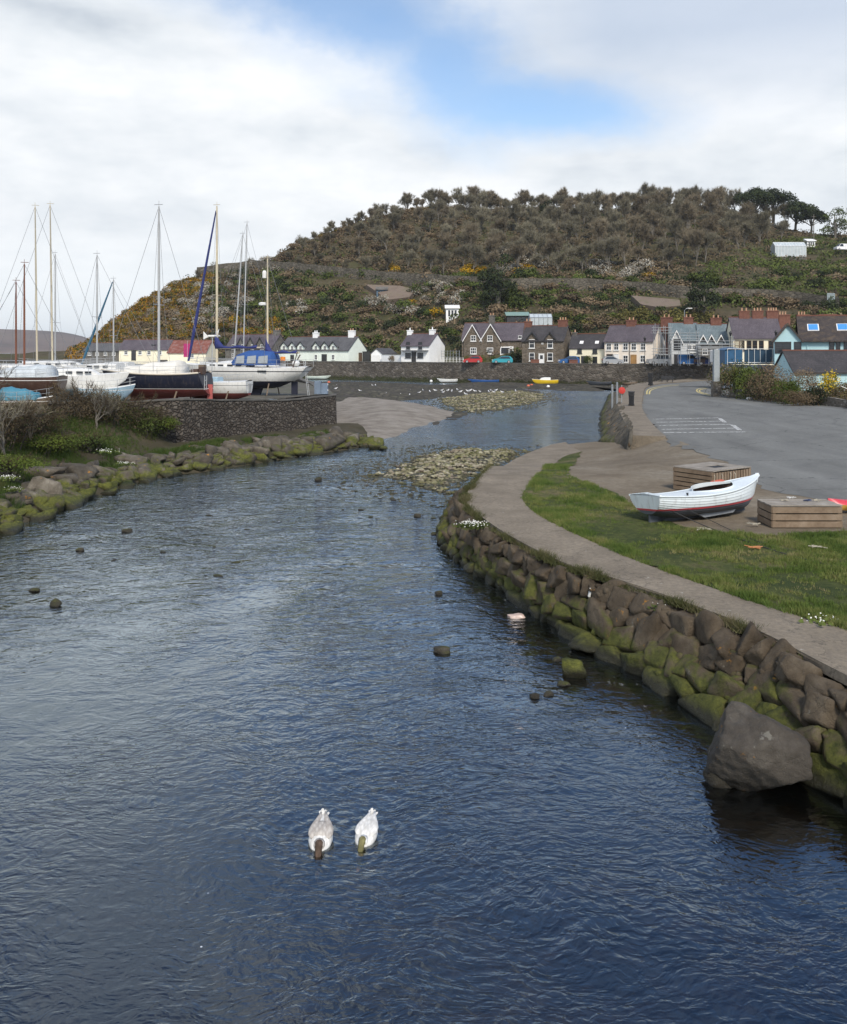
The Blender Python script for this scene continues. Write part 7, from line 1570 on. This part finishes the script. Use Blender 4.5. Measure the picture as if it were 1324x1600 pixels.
# deck with a long open cockpit, side decks narrow amidships
def dk(t0, t1, fin):
    g_ = MB(); rg = []
    for i in range(13):
        t = lerp(t0, t1, i / 12); k = t * (n - 1); a = int(min(n - 2, k)); u = k - a; x_, y_, z_ = [lerp(rings[a][-1][c], rings[a + 1][-1][c], u) for c in range(3)]; w = fin(t)
        rg.append([(x_, y_ + .01, z_ + .012), (x_, y_ * (1 - w), z_ + .05)] if w < 1 else [(x_, y_ + .01, z_ + .012), (x_, 0, z_ + .07)])
    for sg in (1, -1): g_.loft([[(p[0], sg * p[1], p[2]) for p in r] for r in rg], close=False, caps=(False, False))
    return g_
dk(0, .42, lambda t: 1).build('stern_deck', MBOATW, rowb, True); dk(.78, .999, lambda t: 1).build('bow_deck', MBOATW, rowb, True)
dk(.42, .78, lambda t: .30 + .7 * abs((t - .60) / .18) ** 2.5).build('side_deck', MBOATW, rowb, True)
ins = MB(); rg = []
for i in range(12):
    t = lerp(.425, .775, i / 11); k = t * (n - 1); a = int(k); u = k - a; x_, y_, z_ = [lerp(rings[a][-1][c], rings[a + 1][-1][c], u) for c in range(3)]
    rg.append([(x_, y_ * .95, z_ - .01), (x_, y_ * .85, z_ - .3), (x_, 0, z_ - .45), (x_, -y_ * .85, z_ - .3), (x_, -y_ * .95, z_ - .01)])
ins.loft(rg, close=False).build('cockpit', plain('dull_brown_paint', (.11, .07, .055), .8, .3), rowb, True)
# raised coaming on the far side, thwart, keel, bilge keel, skeg, breasthook
cm = MB(); pts_f = []; 
for sg in (1, -1):
    P = []
    for i in range(15):
        t = lerp(.40, .80, i / 14); k = t * (n - 1); a = int(k); u = k - a; x_, y_, z_ = [lerp(rings[a][-1][c], rings[a + 1][-1][c], u) for c in range(3)]; w = min(1, .30 + .7 * abs((t - .60) / .18) ** 2.5); hgt = (.12 if sg > 0 else .04) * math.sin(PI * i / 14) ** .6
        P.append(((x_, sg * y_ * (1 - w), z_ + .04), (x_, sg * y_ * (1 - w) - sg * .02, z_ + .05 + hgt)))
    cm.loft([[a, b, (b[0], b[1] + sg * .025, b[2]), (a[0], a[1] + sg * .025, a[2])] for a, b in P])
cm.build('coaming', MBOATW, rowb, 30)
MB().tube([(x_, y_ + .02, z_ + .0) for x_, y_, z_ in shr], .028, 6).tube([(x_, -y_ - .02, z_ + .0) for x_, y_, z_ in shr], .028, 6).build('gunwale', MBOATW, rowb)
MB().box((-.1, 0, .0), (L * .8, .07, .16)).prism([(-L / 2 + .02, -.12), (-L / 2 + .45, -.14), (-L / 2 + .75, .12), (-L / 2 + .05, .25)], -.035, .035).build('keel', MDKB, rowb)
for sg in (-1, 1): MB().prism([(-.75, .12), (-.45, -.05), (.75, -.02), (1.0, .16)], sg * .42 - .03, sg * .42 + .03).build('bilge_keel', plain('pale_grey_keel', (.2, .22, .24), .7, .3), rowb)
MB().prism([(L / 2 + .02, .72), (L / 2 + .12, .74), (L / 2 + .24, 1.03), (L / 2 + .14, 1.04)], -.03, .03).build('stem', MBOATW, rowb)
MB().lathe([(.03, 0), (.03, .06), (.05, .08)], 6, 0, (-L * .28, -.66, D + .03)).build('cleat', MBLK, rowb)
def rope(name, pts, r, mat, label, cat='rope', sag=0.0):
    P = [Vector(p) for p in pts]; Q = []
    for a, b in zip(P, P[1:]):
        for k in range(8): u = k / 8; Q.append(a.lerp(b, u) + Vector((0, 0, -sag * 4 * u * (1 - u))))
    Q.append(P[-1]); return tag(MB().tube(Q, r, 6).build(name, mat), label, cat)
MTAR = plain('tarred_rope', (.035, .035, .035), .9, .3)
gp_ = lambda px, py, z=1.45: Vector((*G(px, py, z), z))
rope('mooring_rope', [gp_(1012, 779, 2.12), gp_(1098, 820), gp_(1180, 850), gp_(1260, 874), gp_(1345, 892)], .014, MTAR, 'dark rope from the rowing boat stern running out across the lawn', sag=.02)
rope('mooring_rope', [gp_(1037, 776, 2.22), gp_(1115, 815), gp_(1190, 848)], .010, MTAR, 'second thinner dark rope from the boat gunwale joining the long one', sag=.02)
MPALER = plain('pale_rope', (.38, .35, .28), .9, .3)
for i, (px, py, lab) in enumerate(((1098, 828, 'tangled pale rope end under the rowing boat keel'), (1180, 857, 'orange rope scrap lying on the lawn below the flat crate'), (1277, 856, 'white rope scrap on the lawn at the right'), (1180, 820, 'pale rope scrap on the bare earth right of the boat'))):
    c = gp_(px, py, 1.46); P = [c + Vector((.22 * math.sin(k * 1.9 + i), .15 * math.cos(k * 2.7 + i), .02 + .015 * (k % 3))) for k in range(9)]; tag(MB().tube(P, .014, 5).build('rope_scrap', (MPALER, plain('orange_rope', (.45, .2, .08), .9), MPALER, MPALER)[i]), lab, 'rope')
# crates
def crate(label, corner, rz, w, d, h, vert_side=False, hole=False):
    t = thing('wooden_crate', label, 'crate', (*corner, 1.4), rz); rs = np.random.RandomState(int(w * 100))
    MB().box((w / 2, d / 2, h / 2), (w - .14, d - .14, h - .08)).build('shade_core', plain('crate_inside', (.012, .010, .008), .9), t)  # near-black core, painted shade that shows between the slats
    for (px_, py_) in ((.05, .05), (w - .05, .05), (w - .05, d - .05), (.05, d - .05)): MB().box((px_, py_, h / 2), (.10, .10, h - .04)).build('corner_post', MCRATE, t)
    def face(vertical, L_, place, nm):
        mb = MB()
        if vertical:
            k = int(L_ / .15)
            for i in range(k): mb.box(place((i + .5) * L_ / k, h / 2, 0), tuple(abs(v) for v in place.dim(.10 + .02 * rs.rand(), h - .10)))
        else:
            k = int(h / (.2 if h < .7 else .155))
            for i in range(k): mb.box(place(L_ / 2, (i + .5) * h / k, rs.uniform(-.008, .008)), tuple(abs(v) for v in place.dim(L_, h / k - .035)))
        mb.build(nm, MCRATE, t)
    class Pf:
        def __init__(s, f, dm): s.f = f; s.dm = dm
        def __call__(s, *a): return s.f(*a)
        def dim(s, l, z): return s.dm(l, z)
    face(False, w, Pf(lambda l, z, o: (l, -.012 + o, z), lambda l, z: (l, .03, z)), 'slatted_side'); face(vert_side, d, Pf(lambda l, z, o: (w + .012 + o, l, z), lambda l, z: (.03, l, z)), 'slatted_side')
    face(False, w, Pf(lambda l, z, o: (l, d + .012 + o, z), lambda l, z: (l, .03, z)), 'slatted_side'); face(vert_side, d, Pf(lambda l, z, o: (-.012 + o, l, z), lambda l, z: (.03, l, z)), 'slatted_side')
    lid = MB(); k = int(d / .19)
    for i in range(k):
        yy = (i + .5) * d / k
        if hole and .35 < yy / d < .75: lid.box((w * .2, yy, h + .012), (w * .42, d / k - .012, .035)).box((w * .86, yy, h + .012), (w * .3, d / k - .012, .035))
        else: lid.box((w / 2, yy, h + .012 + rs.uniform(-.006, .006)), (w + .06, d / k - .012, .035))
    lid.build('lid', two('bleached_crate_lid', [(.2, .175, .145), (.3, .27, .23), (.42, .39, .34)], 2.2, .9, .5, .02, 'obj'), t)
    if hole: MB().box((w * .56, d * .55, h - .0), (w * .3, d * .4, .01)).build('lid_opening', plain('dark_opening', (.01, .009, .008)), t)
    return t
c1 = G(1053, 764, 1.4); c2 = G(1110, 773, 1.4); r1 = math.atan2(c2[1] - c1[1], c2[0] - c1[0])
t1_ = crate('tall slatted wooden crate with a hole in its lid behind the rowing boat', c1, r1, math.dist(c1, c2) + .1, 2.2, .82, True, True)
c3 = G(1207, 825, 1.4); crate('flat slatted wooden crate right of the rowing boat bow', (c3[0], c3[1]), -.0, 2.0, 1.1, .62)
fl = thing('float_buoy', 'orange-red sausage float tucked between the tall crate and the boat', 'buoy', (*G(1122, 776, 1.75), 2.0), .6); MB().loft([[(x_, r * math.cos(a), r * math.sin(a)) for a in [2 * PI * k / 12 for k in range(12)]] for x_, r in ((-.36, .02), (-.34, .1), (-.25, .16), (.25, .16), (.34, .1), (.36, .02))]).build('body', plain('faded_red_float', (.52, .10, .05), .6, .25, 3), fl, True); MB().tube([(-.36, 0, 0), (-.5, 0, .02), (-.6, .05, -.1)], .015, 5).build('lanyard', MPALER, fl)
fl.location = (*G(1122, 757, 1.88), 1.88)
for i, (a, b, c) in enumerate(((1116, 742, 764), (1128, 740, 766), (1141, 738, 756), (1148, 738, 752))):
    p0 = gp_(a, b, 2.24); tag(MB().tube([p0, p0 + Vector((.02, -.05, -.05)), p0 + Vector((.1 * (i % 2) - .06, -.08, -.55))], .011, 5).build('cord', MPALER), ('first', 'second', 'third', 'last')[i] + ' pale cord from the left hanging down the tall crate side', 'cord')
for i, (px, py) in enumerate(((1226, 783), (1237, 779), (1262, 783), (1277, 783))):
    c = gp_(px, py, 2.06); P = [c + Vector((.12 * math.sin(k * 2.1 + i), .10 * math.cos(k * 2.9 + i), .015 + .012 * (k % 4))) for k in range(9)]; tag(MB().tube(P, .012, 5).build('rope_tangle', (MPALER, plain('white_rope', (.6, .6, .58), .9), plain('navy_rope', (.03, .05, .12), .9), MPALER)[i]), ('leftmost pale', 'white second', 'navy third', 'rightmost pale')[i] + ' rope tangle on the flat crate lid', 'rope')
ky = thing('kayak', 'red and yellow plastic kayak poking in beside the flat crate', 'kayak', (*G(1368, 800, 1.4), 1.42), .12); rgt, rgb = [], []
for i in range(13):
    t = i / 12; w = .38 * math.sin(PI * t) ** .55 + .02; x_ = -1.6 + 3.2 * t; zz = .12 * abs(2 * t - 1) ** 2
    rgt.append([(x_, w, .2 + zz), (x_, w * .6, .33 + zz), (x_, -w * .6, .33 + zz), (x_, -w, .2 + zz)]); rgb.append([(x_, w, .2 + zz), (x_, w * .6, .02 + zz), (x_, -w * .6, .02 + zz), (x_, -w, .2 + zz)])
MB().loft(rgt, close=False, caps=(False, False)).build('top_shell', plain('red_plastic_shell', (.55, .05, .07), .35, .1), ky, 60); MB().loft(rgb, close=False, caps=(False, False)).build('bottom_shell', plain('yellow_plastic_shell', (.7, .42, .08), .35, .1), ky, 60); MB().lathe([(.3, .34), (.26, .37), (.22, .34)], 14).build('cockpit_rim', MBLK, ky)
x, y = G(808, 963, .04); v, f = stone(np.random.RandomState(3), (.24, .13, .07), 3, 8, 8, .18, .05); o = mesh_obj('plastic_sheet', np_mesh('plastic_sheet', v, 3, f.ravel(), plain('pink_plastic_film', (.48, .37, .32), .4, .25, 6), True)); o.location = (x, y, .03); tag(o, 'crumpled pinkish plastic scrap caught at the foot of the embankment', 'litter')
tag(MB().bar((*G(921, 932, .95), .95), (*G(924, 919, 1.15), 1.15), .035, 8).build('drain_pipe', MGEL), 'short white drain pipe poking out between the embankment stones', 'pipe')

# ---------- ducks ----------
def feather(name, c, c2):
    m = N(name); p = m.pos('obj'); n1 = m.noise(m.mapv(p, (6, 16, 10)), 2.0, 5, .7); v = m.vor(m.mapv(p, (9, 20, 9)), 1.4); c_ = m.mix(m.ramp(m.math('MULTIPLY_ADD', v, .6, m.math('MULTIPLY', n1, .5)), [(.3, 0.0), (.7, 1.0)]), c, c2); return m.bsdf(c_, .85, m.bump(v, .7, .012), 0, .2)
MFW_ = feather('white_feathers', (.74, .73, .70), (.52, .51, .48)); MFG = feather('grey_brown_feathers', (.50, .47, .43), (.33, .30, .27)); MFBR = feather('brown_neck_feathers', (.11, .075, .055), (.06, .042, .03)); MFOL = feather('olive_neck_feathers', (.22, .20, .09), (.12, .11, .05))
def duck(label, px0, py0, px1, py1, grey):
    a, b = G(px0, py0), G(px1, py1)     # tail and breast at the surface
    L = math.dist(a, b) * .95; head = math.atan2(b[1] - a[1], b[0] - a[0]); t = thing('duck', label, 'duck', ((a[0] + b[0]) / 2, (a[1] + b[1]) / 2, 0), head); s = L / .62 * .80
    def ring(x_, w, h_, z, k=16): return [(x_ * s, w * s * math.cos(q), (z + h_ * math.sin(q) * (1.0 if math.sin(q) > 0 else .8)) * s) for q in [2 * PI * i / k for i in range(k)]]
    prof = [(-.33, .012, .012, .155), (-.27, .052, .03, .135), (-.2, .088, .06, .105), (-.1, .128, .095, .07), (.0, .15, .115, .045), (.1, .155, .115, .03), (.19, .135, .10, .015), (.25, .10, .078, .0), (.29, .06, .05, -.01), (.31, .02, .02, -.02)]
    MB().loft([ring(*p) for p in prof]).build('body', MFW_, t, True)
    for sg in (-1, 1):      # folded wings lying along the back
        w = MB(); rg = []
        for x_, y_, z_, ww, hh in ((.17, .10, .095, .02, .012), (.10, .105, .115, .055, .026), (0, .095, .135, .066, .03), (-.1, .075, .148, .055, .026), (-.2, .05, .16, .035, .018), (-.31, .03, .185, .010, .006)):
            rg.append([(x_ * s, (sg * y_ + ww * math.cos(q)) * s, (z_ + hh * math.sin(q) - .25 * abs(ww * math.cos(q)) * (1 if sg * math.cos(q) > 0 else 0)) * s) for q in [2 * PI * i / 10 for i in range(10)]])
        w.loft(rg).build('wing', MFG if grey else MFW_, t, True)
    if grey:
        rg = [ring(x_, w, h_, z_ + .012) for x_, w, h_, z_ in ((.16, .10, .10, .02), (.12, .14, .113, .035), (.03, .145, .118, .048), (-.05, .13, .105, .062), (-.1, .10, .09, .075), (-.12, .04, .06, .08))]; MB().loft(rg).build('back_feathers', MFG, t, True)
    for k, (ya, za) in enumerate(((-.045, .175), (-.012, .215), (.022, .185), (.06, .165))):     # tail feathers fanned and cocked
        MB().raw([((-.26) * s, (ya * .5 - .018) * s, .135 * s), ((-.26) * s, (ya * .5 + .018) * s, .135 * s), ((-.33 + .015 * (k % 2)) * s, (ya * 1.0 + .02) * s, za * s), ((-.365 + .02 * (k % 2)) * s, ya * 1.05 * s, (za + .0) * s), ((-.33 + .015 * (k % 2)) * s, (ya * 1.0 - .02) * s, za * s)], [(0, 1, 2, 3, 4)]).build('tail_feather', MFW_, t)
    nk = [(.22, .075, .04), (.28, .055, .075), (.335, .045, .06), (.385, .042, .0), (.42, .045, -.07), (.45, .048, -.12), (.48, .03, -.16)]
    MB().tube([(x_ * s, 0, z_ * s) for x_, r, z_ in nk], [r * s for x_, r, z_ in nk], 12).build('neck', MFBR if grey else MFOL, t, True)
    MB().tube([(.22 * s, 0, .035 * s), (.275 * s, 0, .06 * s), (.30 * s, 0, .05 * s)], [.085 * s, .066 * s, .056 * s], 12).build('breast_feathers', MFG if grey else MFW_, t, True)
    hb_ = MB().tube([(.48 * s, 0, -.16 * s), (.53 * s, 0, -.19 * s), (.57 * s, 0, -.2 * s)], [.03 * s, .026 * s, .012 * s], 8); hb_.build('bill', plain('orange_bill', (.5, .3, .08), .5), t)
    if not grey: MB().tube([(.405 * s, 0, -.035 * s), (.425 * s, 0, -.072 * s)], [.046 * s, .047 * s], 12).build('neck_ring', MFW_, t, True)
    return t
duck('grey-backed white duck dabbling with its brown neck under water', 507, 1284, 497, 1338, True); duck('all-white duck dabbling with olive neck and white neck ring', 585, 1282, 563, 1330, False)

# ---------- air between here and the far coast ----------
hz_ = N('sea_air'); v_ = hz_.n('ShaderNodeVolumePrincipled', i_Density=.00011, i_Anisotropy=.2); v_.inputs['Color'].default_value = (.92, .95, 1.0, 1)
hz_.link(v_.outputs[0], hz_.out.inputs['Volume'])
hb_ = MB().box((0, 2300, 47.0), (12400, 9600, 100.0)).build('haze', hz_.mat); hb_['kind'] = 'stuff'
